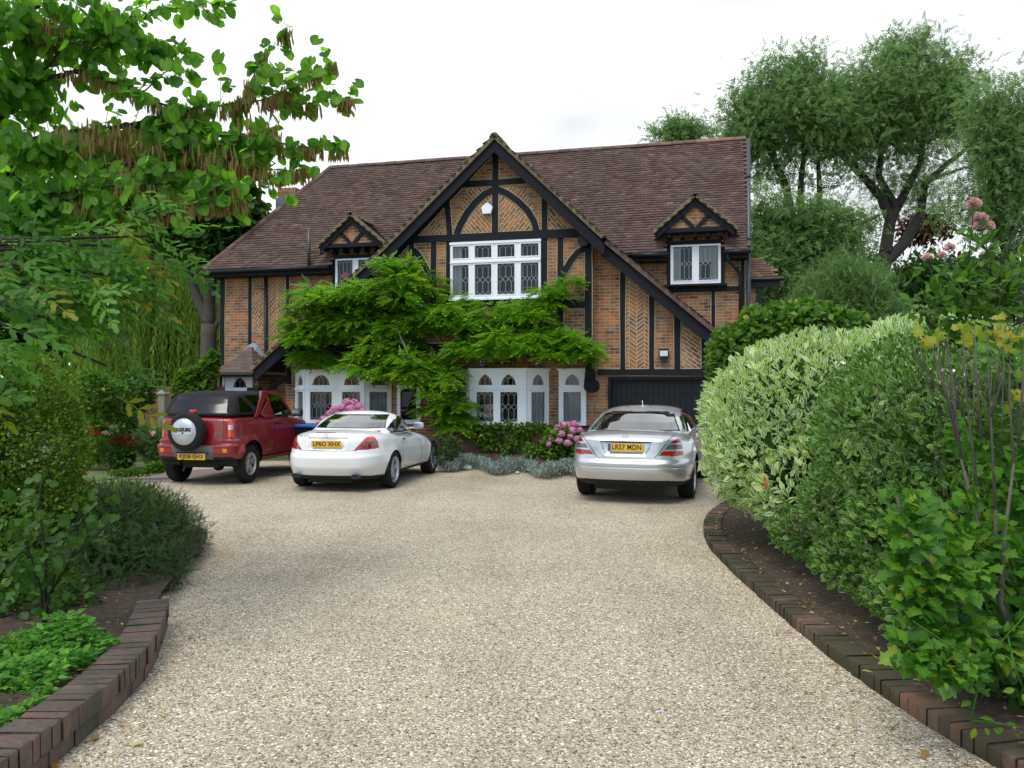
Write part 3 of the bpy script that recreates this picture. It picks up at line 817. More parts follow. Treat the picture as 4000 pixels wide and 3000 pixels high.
# W2/W3 dormer windows
def dormer_window(s0, s1, z0, z1, label, left=False):
    W = wroot('dormer_window', label); c = MW - .10; kk = (s1-s0)/865.0
    holes = [('r', 50*kk, 373*kk, z0+.085, z1-.045), ('r', 493*kk, 822*kk, z0+.085, z1-.045)]
    facet((s0, c), (s1, c), z0, z1, holes, None, W)
    fr = MB()
    for (a, b, e, f) in ((s0-.085, s0-.002, z0, z1+.10), (s1+.002, s1+.085, z0, z1+.10), (s0-.002, s1+.002, z1+.002, z1+.10)): fr.box(a, b, c-.02, MW, e, f)
    fr.box(s0-.14, s1+.14, c-.09, MW, z0-.05, z0-.002)
    hb(fr, 'surround', M['timber'], W)
    backing(W, (s0, c), (s1, c), z0, z1, .055)
    if left:
        m_ = MB(); u = s0 + 210*kk; m_.tube([(u, c+.004, (z0+z1)/2+.02), (u, c+.0, (z0+z1)/2+.02)], .095, 20)
        hb(m_, 'stained_glass_roundel', plain('stained_glass', (.20,.05,.04), .3, noise=.5, nscale=30), W)
    else:
        curtain(W, (s0+.07, c+.03), (s0+.24, c+.03), z0+.09, z1-.05, amp=.005)
        curtain(W, (s1-.22, c+.03), (s1-.06, c+.03), z0+.09, z1-.05, amp=.005)
        curtain(W, (s0+.66, c+.028), (s1-.1, c+.028), z1-.42, z1-.05, amp=.004)
dormer_window(-1.103, .052, 4.16, 5.09, 'two light dormer window with net curtains above the garage side')
dormer_window(-9.76, -8.605, 4.16, 5.09, 'left dormer window with a red stained glass roundel', left=True)
# dormer cheeks in tile
for ax in (-.522, -9.15):
    for sg in (-1, 1):
        b_ = MB(); b_.box(ax+sg*.72-.02, ax+sg*.72+.02, 19.98, 20.9, 4.75, 5.42); hb(b_, 'dormer_cheek', M['tile'])
# bays
def bay(sL, sfL, sfR, sR, label, panes, side_r=True, side_l=True):
    W = wroot('bay_window', label); cf = 18.18; z0, z1 = .86, 2.115
    def HH(L, spec):
        hs = []
        for kind, a, b in spec:
            if kind == 'p': hs.append(('r', a, b, .945, 1.615))
            else: hs.append(('a', a, b, 1.775, 2.02))
        return hs
    facet((sfL, cf), (sfR, cf), z0, z1, HH(sfR-sfL, panes), None, W, rail=1.68)
    for (a, b, sd) in ((( sL, G), (sfL, cf), side_l), ((sfR, cf), (sR, G), side_r)):
        L = (Vector(b)-Vector(a)).length; m_ = .10
        facet(a, b, z0, z1, HH(L, [('p', m_, L-m_), ('a', m_+.03, L-m_-.03)]), None, W, rail=1.68)
        curtain(W, (a[0]*.9+b[0]*.1, a[1]*.9+b[1]*.1+.06), (a[0]*.1+b[0]*.9, a[1]*.1+b[1]*.9+.06), .93, 2.0, amp=.01)
    b_ = MB()
    def slab(e, za, zb):
        P = [(sL-e, G), (sfL-e*.5, cf-e), (sfR+e*.5, cf-e), (sR+e, G)]
        n = len(b_.v); b_.v += [(x, y, za) for x, y in P] + [(x, y, zb) for x, y in P]
        for q in ((0,1,2,3), (7,6,5,4), (0,4,5,1), (1,5,6,2), (2,6,7,3)): b_.f.append(tuple(n+i for i in q)); b_.m.append(0); b_.uv.append(None)
    slab(.06, 2.116, 2.155); hb(b_, 'cornice', M['white'], W)
    b_ = MB(); slab(.075, .81, .858); hb(b_, 'sill', M['timber'], W)
    bk = MB(); bk.poly([(sL+.03, G-.012, z0), (sR-.03, G-.012, z0), (sR-.03, G-.012, z1), (sL+.03, G-.012, z1)]); hb(bk, 'unlit_room_sheet', M['dark'], W)  # dark sheet painted as the unlit room behind the bay
    return W
B1 = bay(-10.12, -9.646, -8.12, -7.62, 'left bay window partly under the climber', [('p', .12, .69), ('p', .96, 1.42), ('a', .18, .63), ('a', 1.0, 1.40)])
B2 = bay(-6.0, -5.518, -4.194, -3.78, 'right bay window with gothic top lights', [('p', .16, .56), ('p', .72, 1.12), ('a', .20, .53), ('a', .74, 1.08)])
curtain(B1, (-9.6, 18.5), (-9.3, 18.5), .93, 1.65); curtain(B1, (-8.6, 18.4), (-8.2, 18.4), .93, 1.65)
# ornaments behind the right bay: shown as pale shapes on the sill
o_ = MB(); o_.lathe([(0,.93), (.04,.93), (.045,.95), (.02,.98), (.025,1.05), (.012,1.08), (.018,1.10), (0,1.12)], 'z', 16, center=(-5.2, 18.33, 0))
o_.prism([(-5.35, 1.28), (-5.1, 1.22), (-4.92, 1.28), (-4.92, 1.33), (-5.35, 1.33)], 18.5, 18.52)
o_.lathe([(0,.93), (.12,.93), (.10,.99), (0,1.02)], 'z', 20, center=(-4.55, 18.4, 0))
hb(o_, 'sill_ornament', M['curtain'], B2)
# W5 narrow window beside the right bay, and the plain one behind the climber
W = wroot('narrow_window', 'tall narrow white window with gothic top light and net curtain')
facet((-3.52, G-.06), (-2.895, G-.06), .86, 2.115, [('r', .11, .51, .945, 1.615), ('a', .14, .48, 1.775, 2.02)], None, W, rail=1.68)
backing(W, (-3.52, G-.06), (-2.895, G-.06), .86, 2.115, .055); curtain(W, (-3.42, G-.025), (-2.99, G-.025), .92, 2.05, amp=.007)
b_ = MB(); b_.box(-3.56, -2.86, G-.15, G, 2.116, 2.15); hb(b_, 'cornice', M['white'], W)
b_ = MB(); b_.box(-3.58, -2.84, G-.14, G, .81, .858); hb(b_, 'sill', M['timber'], W)
W = wroot('plain_window', 'dark plain window half hidden behind the climber')
facet((-7.44, G-.05), (-6.845, G-.05), .85, 1.78, [('r', .09, .50, .95, 1.70)], None, W, leads=False); backing(W, (-7.44, G-.05), (-6.845, G-.05), .85, 1.78, .046)

# porch turret with its tiled cap
W = wroot('turret_window', 'white turret window with a gothic light beside the porch')
tc_ = 19.2
facet((-12.449, tc_), (-11.70, tc_), .7, 2.09, [('a', .19, .58, 1.72, 1.98), ('r', .15, .62, .9, 1.5)], None, W, rail=1.64)
facet((-12.85, tc_+.45), (-12.449, tc_), .7, 2.09, [('a', .22, .48, 1.72, 1.98), ('r', .2, .5, .9, 1.5)], None, W, rail=1.64)
backing(W, (-12.449, tc_), (-11.70, tc_), .7, 2.09, .2)
w = MB()
bx(-12.45, -11.72, tc_+.004, MW, 0, .7); bx(-11.69, -11.55, tc_-.02, MW, 0, 2.1)
w.poly([(-12.95, tc_+.55, 0), (-12.86, tc_+.45, 0), (-12.86, tc_+.45, 2.1), (-12.95, tc_+.55, 2.1)], 0, [(0,0), (.13,0), (.13,2.1), (0,2.1)])
hb(w, 'turret_brickwork', [M['brick']])
def turret_roof():
    ap = Vector((-12.25, MW-.05, 2.86)); ev = [Vector((-13.3, MW, 2.1)), Vector((-13.12, 19.35, 2.1)), Vector((-12.65, 18.90, 2.1)), Vector((-11.50, 18.90, 2.1)), Vector((-11.35, 19.3, 2.1)), Vector((-11.30, MW, 2.1))]
    Vs = []; Fs = []; At = []; n = 0; rows = 8
    for a, b in zip(ev[:-1], ev[1:]):
        for r in range(rows):
            t0, t1 = r/rows, (r+1.12)/rows; k = max(1, int((b-a).length*(1-t0)/.17))
            f0 = 1.0 if True else 0
            for i in range(k):
                def P(u, t, lift):
                    q = a.lerp(b, u); p = q.lerp(ap, t); p.z += lift - .10*sin(pi*t)*.7; 
                    return p
                u0, u1 = i/k, (i+.97)/k; j = random.uniform(-.004, .006)
                Vs += [P(u0, t0, .028+j), P(u1, t0, .028-j), P(u1, min(1, t1), .004), P(u0, min(1, t1), .004), P(u0, t0, 0), P(u1, t0, 0)]
                ra = random.random(); At += [(0, 0, ra)]*6; Fs += [(n, n+1, n+2, n+3), (n+4, n+5, n+1, n)]; n += 6
    V = np.array([tuple(v) for v in Vs]) - np.array([S0, C0, 0]); np_mesh('turret_roof', V, np.array(Fs), M['tile'], house, np.array(At))
    f_ = MB()
    for a, b in zip(ev[:-1], ev[1:]): f_.tube([a + Vector((0,0,-.05)), b + Vector((0,0,-.05))], .06, 8)
    hb(f_, 'turret_gutter', M['gutter'])
    f_ = MB()
    # arched lead flashing
    pts = []
    for i in range(13):
        t = i/12; x = -13.0 + t*1.55; z = 2.16 + .72*math.exp(-((x+12.25)/.46)**2)
        pts.append((x, z))
    for (x0, z0_), (x1, z1_) in zip(pts[:-1], pts[1:]):
        f_.poly([(x0, MW-.22, z0_-.16), (x1, MW-.22, z1_-.16), (x1, MW-.02, z1_+.05), (x0, MW-.02, z0_+.05)])
    hb(f_, 'turret_flashing', M['flashing'])
turret_roof()

# garage doors
W = wroot('garage_door', 'pair of black boarded garage doors')
d_ = MB(); random.seed(3)
x = -2.33
while x < -.02:
    x1 = min(-.02, x + random.uniform(.10, .13)); d_.box(x+.003, x1-.003, G+.06 + random.uniform(0,.003), G+.09, .02, 1.90); x = x1
for z in (.35, 1.62):
    d_.box(-2.30, -1.18, G+.052, G+.062, z-.03, z+.03); d_.box(-1.15, -.05, G+.052, G+.062, z-.03, z+.03)
hb(d_, 'boards', M['door'], W)
d_ = MB(); d_.box(-2.41, -2.34, G-.02, G+.1, 0, 1.95); d_.box(-.03, .03, G-.01, G+.1, 0, 1.95); d_.box(-2.36, -.02, G-.02, G+.1, 1.90, 1.96); d_.box(-1.175, -1.155, G+.045, G+.06, .02, 1.9)
hb(d_, 'door_frame', M['door'], W)

# downpipes, vent pipes
p_ = MB()
s_ = fs(2920, 900, 20.0)[0]
p_.tube([(s_+.03, 19.98, 0), (s_+.03, 19.98, 7.50)], .045, 10)
for z in (1.5, 3.2, 5.15, 6.6): p_.tube([(s_+.03, 19.98, z), (s_+.03, 19.98, z+.07)], .056, 10)
hb(p_, 'vent_pipe', M['pipe'], smooth=True)
p_ = MB()
p_.tube([(-10.38, 19.70, 4.9), (-10.38, 19.70, 5.84)], .045, 10); hb(p_, 'vent_pipe', M['pipe'], smooth=True)
p_ = MB()
p_.tube([(.20, 19.72, 4.84), (.20, 19.74, 4.68), (.27, 19.8, 4.60), (.46, 20.0, 4.42), (.49, 20.03, 4.3), (.49, 20.03, 0)], .036, 10); hb(p_, 'downpipe', M['gutter'], smooth=True); p_ = MB()
p_.tube([(-11.83, 20.03, 4.7), (-11.83, 20.03, 0)], .045, 10)
hb(p_, 'downpipe', M['gutter'], smooth=True)
# low tiled roof of the side porch, on the right end of the house
tiles('side_porch_roof', (.72, 20.6, 4.35), (1,0,0), Vector((-.0, .75, .66)).normalized(), 5, 8, lambda x, y: x < .75 - y*.6 and y < .85, M['tilered'])
b_ = MB(); b_.tube([(.7, 20.55, 4.30), (1.5, 20.55, 4.30)], .05, 8); b_.box(.64, 1.42, 20.65, 20.70, 4.12, 4.28); b_.box(.9, 1.0, 20.7, 20.8, 0, 4.2)
b_.tube([(1.4, 20.7, 4.0), (1.2, 20.7, 3.6), (.7, 20.7, 3.3)], .035, 8)
hb(b_, 'side_porch_gutter', M['gutter'])
w = MB(); bx(.62, .86, 20.7, 22, 0, 4.2); hb(w, 'side_porch_wall', [M['brick']])

# ---- alarm box and floodlight fixed to the wall
s_, z_ = fs(1907, 816, J)
ab = empty('burglar_alarm_box', hw(s_, J-.05, z_), -A); tag(ab, 'white five sided alarm box high in the gable', 'alarm box')
m_ = MB(); m_.prism([(-.10, -.125), (.09, -.125), (.135, .03), (0, .135), (-.135, .03)], -.07, 0); m_.build('casing', M['white'], ab, bevel=.008)
def text_mesh(txt, size, parent, mat, loc=(0,0,0), rot=(pi/2,0,0), sx=1.0, off=0.0, ext=.002, name='lettering', align='CENTER', space=1.0):
    cu = bpy.data.curves.new(name, 'FONT'); cu.body = txt.replace('0', 'O'); cu.size = size; cu.align_x = align; cu.align_y = 'CENTER'; cu.extrude = ext; cu.offset = off; cu.space_character = space
    to = bpy.data.objects.new(name + '_tmp', cu); COL.objects.link(to); bpy.context.view_layer.update()
    me = bpy.data.meshes.new_from_object(to); bpy.data.objects.remove(to)
    me.materials.clear(); me.materials.append(mat); me.name = name
    o = link_mesh(name, me, parent); o.location = loc; o.rotation_euler = rot; o.scale = (sx, 1, 1)
    return o
M['alarmtxt'] = plain('blue_grey_lettering', (.35,.40,.5), .5)
s_, z_ = fs(2595, 1380, G)
fl = empty('floodlight', hw(s_, G-.10, z_), -A); tag(fl, 'small square floodlight on the brick panel above the garage doors', 'floodlight')
m_ = MB(); m_.prism([(-.115, -.09), (.115, -.09), (.10, .10), (-.10, .10)], -.06, .04); m_.box(-.11, .11, -.08, -.058, .088, .10); m_.build('housing', M['gutter'], fl, bevel=.006)
m_ = MB(); m_.box(-.085, .085, -.066, -.061, -.065, .055); m_.build('lens', plain('lamp_glass', (.55,.6,.62), .15, noise=.3, nscale=14), fl)
m_ = MB(); m_.box(-.02, .05, -.03, .10, -.20, -.09); m_.tube([(-.03, .05, -.2), (-.09, .06, -.17), (-.07, .08, -.11)], .006, 6); m_.build('bracket', M['gutter'], fl)
# ================================================================= VEHICLES
# local axes: x to the right, y forward, z up; origin on the ground below the rear axle
def curve(pts, sm=.03):
    """smooth interpolation through (x, value) pairs"""
    pts = np.array(pts, float); xs = np.linspace(pts[0,0], pts[-1,0], 800); ys = np.interp(xs, pts[:,0], pts[:,1])
    k = max(1, int(sm / (xs[1]-xs[0]))); ker = np.hanning(2*k+3); ker /= ker.sum()
    yp = np.concatenate([np.full(k+1, ys[0]) + (np.arange(-(k+1), 0))*(ys[1]-ys[0]), ys, np.full(k+1, ys[-1]) + np.arange(1, k+2)*(ys[-1]-ys[-2])])
    ys = np.convolve(yp, ker, 'valid')
    return lambda x: np.interp(x, xs, ys)
def rbox(nx, ny, nz, e):
    """superquadric box shell in [-1,1]^3 as a welded quad grid"""
    V = []; F = []; n0 = 0; lat = []
    def side(ax, sg, na, nb, a, b):
        nonlocal n0
        A_, B_ = np.meshgrid(np.linspace(-1, 1, na+1), np.linspace(-1, 1, nb+1), indexing='ij')
        P = np.zeros(((na+1)*(nb+1), 3)); P[:, ax] = sg; P[:, a] = A_.ravel(); P[:, b] = B_.ravel()
        i, j = np.meshgrid(np.arange(na), np.arange(nb), indexing='ij'); q = (i*(nb+1)+j).ravel() + n0
        f = np.stack([q, q+nb+1, q+nb+2, q+1], 1)
        flip = (np.cross(np.eye(3)[a], np.eye(3)[b])[ax] * sg) < 0
        F.append(f[:, ::-1] if flip else f); V.append(P); n0 += len(P)
    side(0, 1, ny, nz, 1, 2); side(0, -1, ny, nz, 1, 2); side(1, 1, nx, nz, 0, 2); side(1, -1, nx, nz, 0, 2); side(2, 1, nx, ny, 0, 1); side(2, -1, nx, ny, 0, 1)
    V = np.concatenate(V); F = np.concatenate(F)
    key = np.round(V * 20000).astype(np.int64); _, idx, inv = np.unique(key, axis=0, return_index=True, return_inverse=True)
    V = V[idx]; F = inv.ravel()[F]
    q = V / (np.abs(V)**e).sum(1, keepdims=True)**(1/e)
    return q, F
def inpoly(x, y, poly):
    r = np.zeros(len(x), bool); n = len(poly)
    for i in range(n):
        x0, y0 = poly[i]; x1, y1 = poly[(i+1) % n]
        if y0 == y1: continue
        c = ((y0 > y) != (y1 > y)) & (x < (x1-x0)*(y-y0)/(y1-y0)+x0); r ^= c
    return r
def face_info(V, F):
    P = V[F]; c = P.mean(1); n = np.cross(P[:,2]-P[:,0], P[:,3]-P[:,1]); n /= np.linalg.norm(n, axis=1, keepdims=True) + 1e-12
    return c, n
def vnormals(V, F):
    P = V[F]; n = np.cross(P[:,2]-P[:,0], P[:,3]-P[:,1]); vn = np.zeros_like(V)
    for k in range(4): np.add.at(vn, F[:,k], n)
    return vn / (np.linalg.norm(vn, axis=1, keepdims=True) + 1e-12)
def submesh(name, V, F, mask, mat, parent, push=0.0, vn=None):
    f = F[mask]
    if len(f) == 0: return None
    u, inv = np.unique(f, return_inverse=True); P = V[u].copy()
    if push: P += vn[u] * push
    return np_mesh(name, P, inv.reshape(f.shape), mat, parent, smooth=True)
def curve_on(mb, pts, r=.004, k=6, mi=0): mb.tube(pts, r, k, mi)

paint = {}
def car_paint(name, col, metal=0.0, rough=.35, coat=1.0, flake=.0):
    m, t, p, o = newmat(name)
    p.inputs['Metallic'].default_value = metal; p.inputs['Roughness'].default_value = rough
    p.inputs['Coat Weight'].default_value = coat; p.inputs['Coat Roughness'].default_value = .05
    tc = N(t, 'ShaderNodeTexCoord'); nz = N(t, 'ShaderNodeTexNoise'); nz.inputs['Scale'].default_value = 2.5; nz.inputs['Detail'].default_value = 6
    t.links.new(tc.outputs['Object'], nz.inputs['Vector'])
    sp = N(t, 'ShaderNodeSeparateXYZ'); t.links.new(tc.outputs['Object'], sp.inputs[0])
    # road dust that gathers on the lower panels
    mr = N(t, 'ShaderNodeMapRange'); mr.inputs[1].default_value = .65; mr.inputs[2].default_value = .2; mr.inputs[3].default_value = 0; mr.inputs[4].default_value = .45
    t.links.new(sp.outputs['Z'], mr.inputs[0]); mu = N(t, 'ShaderNodeMath', operation='MULTIPLY'); t.links.new(mr.outputs[0], mu.inputs[0]); t.links.new(nz.outputs[0], mu.inputs[1])
    c = mixc(t, mu.outputs[0], tuple(col), (.20,.17,.13)); t.links.new(c, p.inputs['Base Color'])
    mr2 = N(t, 'ShaderNodeMapRange'); mr2.inputs[3].default_value = rough*.8; mr2.inputs[4].default_value = rough*1.3; t.links.new(nz.outputs[0], mr2.inputs[0]); t.links.new(mr2.outputs[0], p.inputs['Roughness'])
    return m
M['pwhite'] = car_paint('white_car_paint', (.78,.78,.76), 0, .4)
M['psilver'] = car_paint('silver_car_paint', (.62,.64,.67), .75, .34)
M['pred'] = car_paint('dark_red_car_paint', (.22,.003,.013), 0, .4, coat=.8)
M['rubber'] = plain('tyre_rubber', (.012,.012,.013), .8, noise=.3, nscale=20, spec=.3)
M['blackpl'] = plain('black_plastic', (.014,.014,.015), .55, noise=.2, spec=.35)
M['underside'] = plain('car_underside', (.012,.012,.012), .9, noise=.3)
M['greypl'] = plain('grey_plastic', (.13,.14,.15), .6, noise=.15)
M['alloy'] = plain('alloy_wheel', (.55,.56,.58), .28, metal=.85, noise=.08)
M['chrome'] = plain('chrome_trim', (.75,.76,.78), .12, metal=1.0, noise=.03)
M['carglass'] = glass_mat('car_glass', (.30,.33,.33), 3.2)
M['redlamp'] = plain('red_lamp_lens', (.30,.006,.01), .12, coat=1, noise=.25, nscale=30)
M['redlamp2'] = plain('orange_red_lamp_lens', (.62,.05,.02), .12, coat=1, noise=.2, nscale=30)
M['amber'] = plain('amber_lamp_lens', (.75,.24,.01), .15, coat=1, noise=.15, nscale=30)
M['clearlamp'] = plain('clear_lamp_lens', (.55,.56,.58), .12, metal=.4, coat=1, noise=.35, nscale=25)
M['smokelamp'] = plain('smoked_lamp_lens', (.12,.12,.13), .12, metal=.3, coat=1, noise=.5, nscale=22)
M['plate'] = plain('yellow_number_plate', (.72,.44,.03), .4, noise=.06)
M['platetxt'] = plain('plate_lettering', (.012,.012,.014), .5, noise=.1)
M['euro'] = plain('blue_plate_band', (.03,.08,.35), .4)
M['seat'] = plain('seat_fabric', (.05,.05,.055), .85, noise=.2)
M['softtop'] = plain('black_canvas', (.016,.016,.018), .85, noise=.3, nscale=4, bump=.35, bscale=7, spec=.25)
M['vinyl'] = glass_mat('clear_vinyl_window', (.42,.46,.48), 1.3, .12)

def wheel(parent, x, y, R, wd, rim, spokes=5, name='wheel', steer=0.0, style='star', sidesgn=1, cover=None):
    w_ = empty(name); w_.parent = parent; w_.location = (x, y, R); w_.rotation_euler = (0, 0, steer + (0 if sidesgn > 0 else pi))
    t_ = MB(); h = wd/2
    prof = [(rim, -h*.86), (rim+.012, -h), (rim+(R-rim)*.35, -h*1.05), (R-.03, -h*.97), (R-.012, -h*.88), (R-.003, -h*.70)]
    for g_ in (-.42, -.12, .18, .48): prof += [(R, h*(g_-.13)), (R, h*(g_+.02)), (R-.008, h*(g_+.04)), (R-.008, h*(g_+.10))]
    prof += [(R-.003, h*.70), (R-.012, h*.88), (R-.03, h*.97), (rim+(R-rim)*.35, h*1.05), (rim+.012, h), (rim, h*.86)]
    t_.lathe(prof, 'x', 56); t_.build('tyre', M['rubber'], w_, smooth=True)
    r_ = MB()
    r_.lathe([(rim+.004, h*.90), (rim-.004, h*.96), (rim-.02, h*.90), (rim-.028, h*.6), (rim-.03, -h*.8)], 'x', 56)
    r_.build('rim', M['alloy'], w_, smooth=True)
    b_ = MB(); b_.lathe([(rim-.031, -h*.2), (0.001, -h*.2)], 'x', 40); b_.lathe([(rim*.62, h*.12), (.001, h*.14)], 'x', 40); b_.build('brake_disc', M['underside'], w_)
    s_ = MB(); f = h*.82
    for k in range(spokes):
        a = 2*pi*k/spokes + .3
        def PT(r, off, xx):
            ca, sa = cos(a), sin(a); return (xx, r*ca - off*sa, r*sa + off*ca)
        w0, w1 = (.042, .026) if style == 'star' else (.036, .045)
        for (ra, wa, xa), (rb, wb, xb) in (((.03, w0, f*.72), (rim*.55, (w0+w1)/2, f*.80)), ((rim*.55, (w0+w1)/2, f*.80), (rim-.012, w1, f*.98))):
            n = len(s_.v); P = [PT(ra, -wa, xa), PT(ra, wa, xa), PT(rb, wb, xb), PT(rb, -wb, xb), PT(ra, -wa*1.2, xa-.035), PT(ra, wa*1.2, xa-.035), PT(rb, wb*1.2, xb-.035), PT(rb, -wb*1.2, xb-.035)]
            s_.v += P
            for q in ((0,1,2,3), (4,7,6,5), (0,3,7,4), (1,5,6,2), (2,6,7,3), (0,4,5,1)): s_.f.append(tuple(n+i for i in q)); s_.m.append(0); s_.uv.append(None)
    s_.lathe([(.065, f*.6), (.062, f*.82), (.04, f*.86), (.001, f*.87)], 'x', 24)
    s_.build('spokes', M['alloy'], w_, bevel=.004)
    return w_
def number_plate(parent, txt, x, y, z, tilt=0.0, euro=False):
    p_ = empty('number_plate'); p_.parent = parent; p_.location = (x, y, z); p_.rotation_euler = (tilt, 0, 0); p_['label'] = 'yellow number plate reading ' + txt
    m_ = MB(); m_.box(-.26, .26, -.006, .0, -.0555, .0555); m_.build('plate', M['plate'], p_, bevel=.003)
    if euro: m_ = MB(); m_.box(-.258, -.217, -.0075, -.005, -.053, .053); m_.build('plate_band', M['euro'], p_)
    text_mesh(txt, .103, p_, M['platetxt'], loc=(.018 if euro else .004, -.008, .001), sx=.90 if euro else .95, off=.0014, name='plate_lettering', space=1.02)
def build_car(root, D):
    """D holds the shape functions and masks"""
    Lr, Lf = D['rear'], D['front']; mat = D['paint']
    q, F = rbox(D.get('nx', 110), D.get('ny', 210), D.get('nz', 70), D.get('e', 9))
    t = (q[:,1]+1)/2; v = (q[:,2]+1)/2
    yr = D['rearprof'](v); yf = D['frontprof'](v); Y = yr + (yf-yr)*t
    xr = np.abs(q[:,0]); hw_ = D['hw'](Y)
    zt = D['ztop'](Y); zb = D['zbot'](Y)
    Z = zb + (zt-zb)*v - D.get('crown', .03) * (xr**2) * np.clip((v-.8)/.2, 0, 1)
    X = q[:,0] * hw_ * D['side'](v)
    # plan curvature of the tail and nose
    Y = Y + D['bowr'] * (xr**D.get('bowp', 2.5)) * np.clip(1 - t*3, 0, 1)**1 - D['bowf'] * (xr**2.4) * np.clip(t*3-2, 0, 1)
    V = np.stack([X, Y, Z], 1)
    if 'mod' in D: V = D['mod'](V, q)
    # wheel arches: snap nearby vertices on to the arch circle, bulge the lip, drop the faces inside
    AR = D['archR']; wc = [(0, D['wz']), (D['wb'], D['wz'])]
    for (cy, cz) in wc:
        dy = V[:,1]-cy; dz = V[:,2]-cz; r = np.sqrt(dy*dy+dz*dz)
        sidev = np.abs(V[:,0]) > D['archx']
        fl = np.clip(1 - np.abs(r-AR)/D['flw'], 0, 1) * (r > AR*.9) * sidev * (V[:,2] > cz-.1)
        V[:,0] += np.sign(V[:,0]) * D['flare'] * (fl**.7 if D.get('flare_hard') else fl**1.5)
        m_ = (np.abs(r-AR) < .011) & sidev & (r > 1e-3)
        V[m_,1] = cy + dy[m_]/r[m_]*AR; V[m_,2] = cz + dz[m_]/r[m_]*AR
    c, n = face_info(V, F); vn = vnormals(V, F)
    keep = np.ones(len(F), bool)
    for (cy, cz) in wc:
        r = np.sqrt((c[:,1]-cy)**2 + (c[:,2]-cz)**2); keep &= ~((r < AR-.001) & (np.abs(c[:,0]) > D['archx']))
        keep &= ~((r < AR) & (np.abs(c[:,0]) > D['archx']-.08) & (n[:,2] < -.5))
    rest = keep.copy()
    for nm, mk, mt, push, lab in D['parts']:
        m_ = mk(c, n) & rest
        for sg, sel in ((0, m_),) if not D.get('split_'+nm, nm in ('tail_lamp', 'fog_lamp')) else ((-1, m_ & (c[:,0] < 0)), (1, m_ & (c[:,0] > 0))):
            o = submesh(nm, V, F, sel, mt, root, push, vn)
            if o and lab: o['label'] = lab
        rest &= ~m_
    submesh('body', V, F, rest, mat, root)
    # arch liners
    for (cy, cz), nm in zip(wc, ('rear', 'front')):
        for sg in (-1, 1):
            a_ = MB(); X0 = D['archx'] - .12; K = 20
            for k in range(K):
                t0, t1 = pi*k/K, pi*(k+1)/K; r = AR + .006
                xo = D['hw'](np.array([cy]))[0]*.985
                a_.poly([(sg*xo, cy+r*cos(t0), cz+r*sin(t0)), (sg*xo, cy+r*cos(t1), cz+r*sin(t1)), (sg*X0, cy+r*cos(t1), cz+r*sin(t1)), (sg*X0, cy+r*cos(t0), cz+r*sin(t0))])
            a_.poly([(sg*X0, cy+AR*cos(2*pi*k/24), cz+AR*sin(2*pi*k/24)) for k in range(13)])
            a_.build('wheel_arch', M['underside'], root)
    return V, F
def build_cabin(root, D):
    q, F = rbox(D.get('nx', 110), D.get('ny', 150), D.get('nz', 50), D.get('e', 8))
    t = (q[:,1]+1)/2; v = (q[:,2]+1)/2; xr = np.abs(q[:,0])
    yr = D['rearprof'](v); yf = D['frontprof'](v); Y = yr + (yf-yr)*t
    zt = D['ztop'](Y); Z = D['zb'] + (zt-D['zb'])*v - D.get('crown', .05)*(xr**2.5)*np.clip((v-.7)/.3, 0, 1)
    X = q[:,0] * D['hw'](Y) * (1 - D['tumble']*v - D.get('tumble2', 0)*v*v)
    Y = Y + D['bowr']*(xr**2.2)*np.clip(1-t*2.2, 0, 1) - D['bowf']*(xr**2.2)*np.clip(t*2.2-1.2, 0, 1)
    V = np.stack([X, Y, Z], 1); c, n = face_info(V, F); vn = vnormals(V, F)
    rest = np.ones(len(F), bool) & (v[F].mean(1) > .02)
    for nm, mk, mt, push, lab in D['parts']:
        m_ = mk(c, n) & rest
        parts = ((0, m_),) if nm not in ('side_window', 'quarter_window', 'window_seal') or nm == 'window_seal' else ((-1, m_ & (c[:,0] < 0)), (1, m_ & (c[:,0] > 0)))
        for sg, sel in parts:
            o = submesh(nm, V, F, sel, mt, root, push, vn)
            if o and lab: o['label'] = lab
        rest &= ~m_
    submesh(D.get('name', 'roof'), V, F, rest, D['paint'], root)
    return V, F
def ring_star(parent, x, y, z, r, tilt=0.0):
    e_ = empty('badge'); e_.parent = parent; e_.location = (x, y, z); e_.rotation_euler = (tilt, 0, 0)
    m_ = MB(); pts = [(r*cos(a), 0, r*sin(a)) for a in np.linspace(0, 2*pi, 33)]; m_.tube(pts, .004, 6, caps=False)
    for k in range(3):
        a = pi/2 + k*2*pi/3; m_.prism([(.004*cos(a+pi/2), .004*sin(a+pi/2)), (r*cos(a), r*sin(a)), (.004*cos(a-pi/2), .004*sin(a-pi/2))][::1], -.003, .001)
        m_.prism([(.004*cos(a+pi/2), .004*sin(a+pi/2)), (0, 0), (.004*cos(a-pi/2), .004*sin(a-pi/2)), (r*.98*cos(a), r*.98*sin(a))], -.0035, .001)
    m_.build('star_emblem', plain('badge_chrome', (.22,.23,.25), .3, metal=.6), e_)
def seats(root, rows, x=.37, z=.35, top=1.05, mat=None):
    for y in rows:
        for sg in (-1, 1):
            m_ = MB(); m_.box(sg*x-.24, sg*x+.24, y, y+.14, z, top-.12); m_.box(sg*x-.13, sg*x+.13, y+.01, y+.10, top-.12, top+.06)
            m_.build('seat', mat or M['seat'], root, bevel=.04)
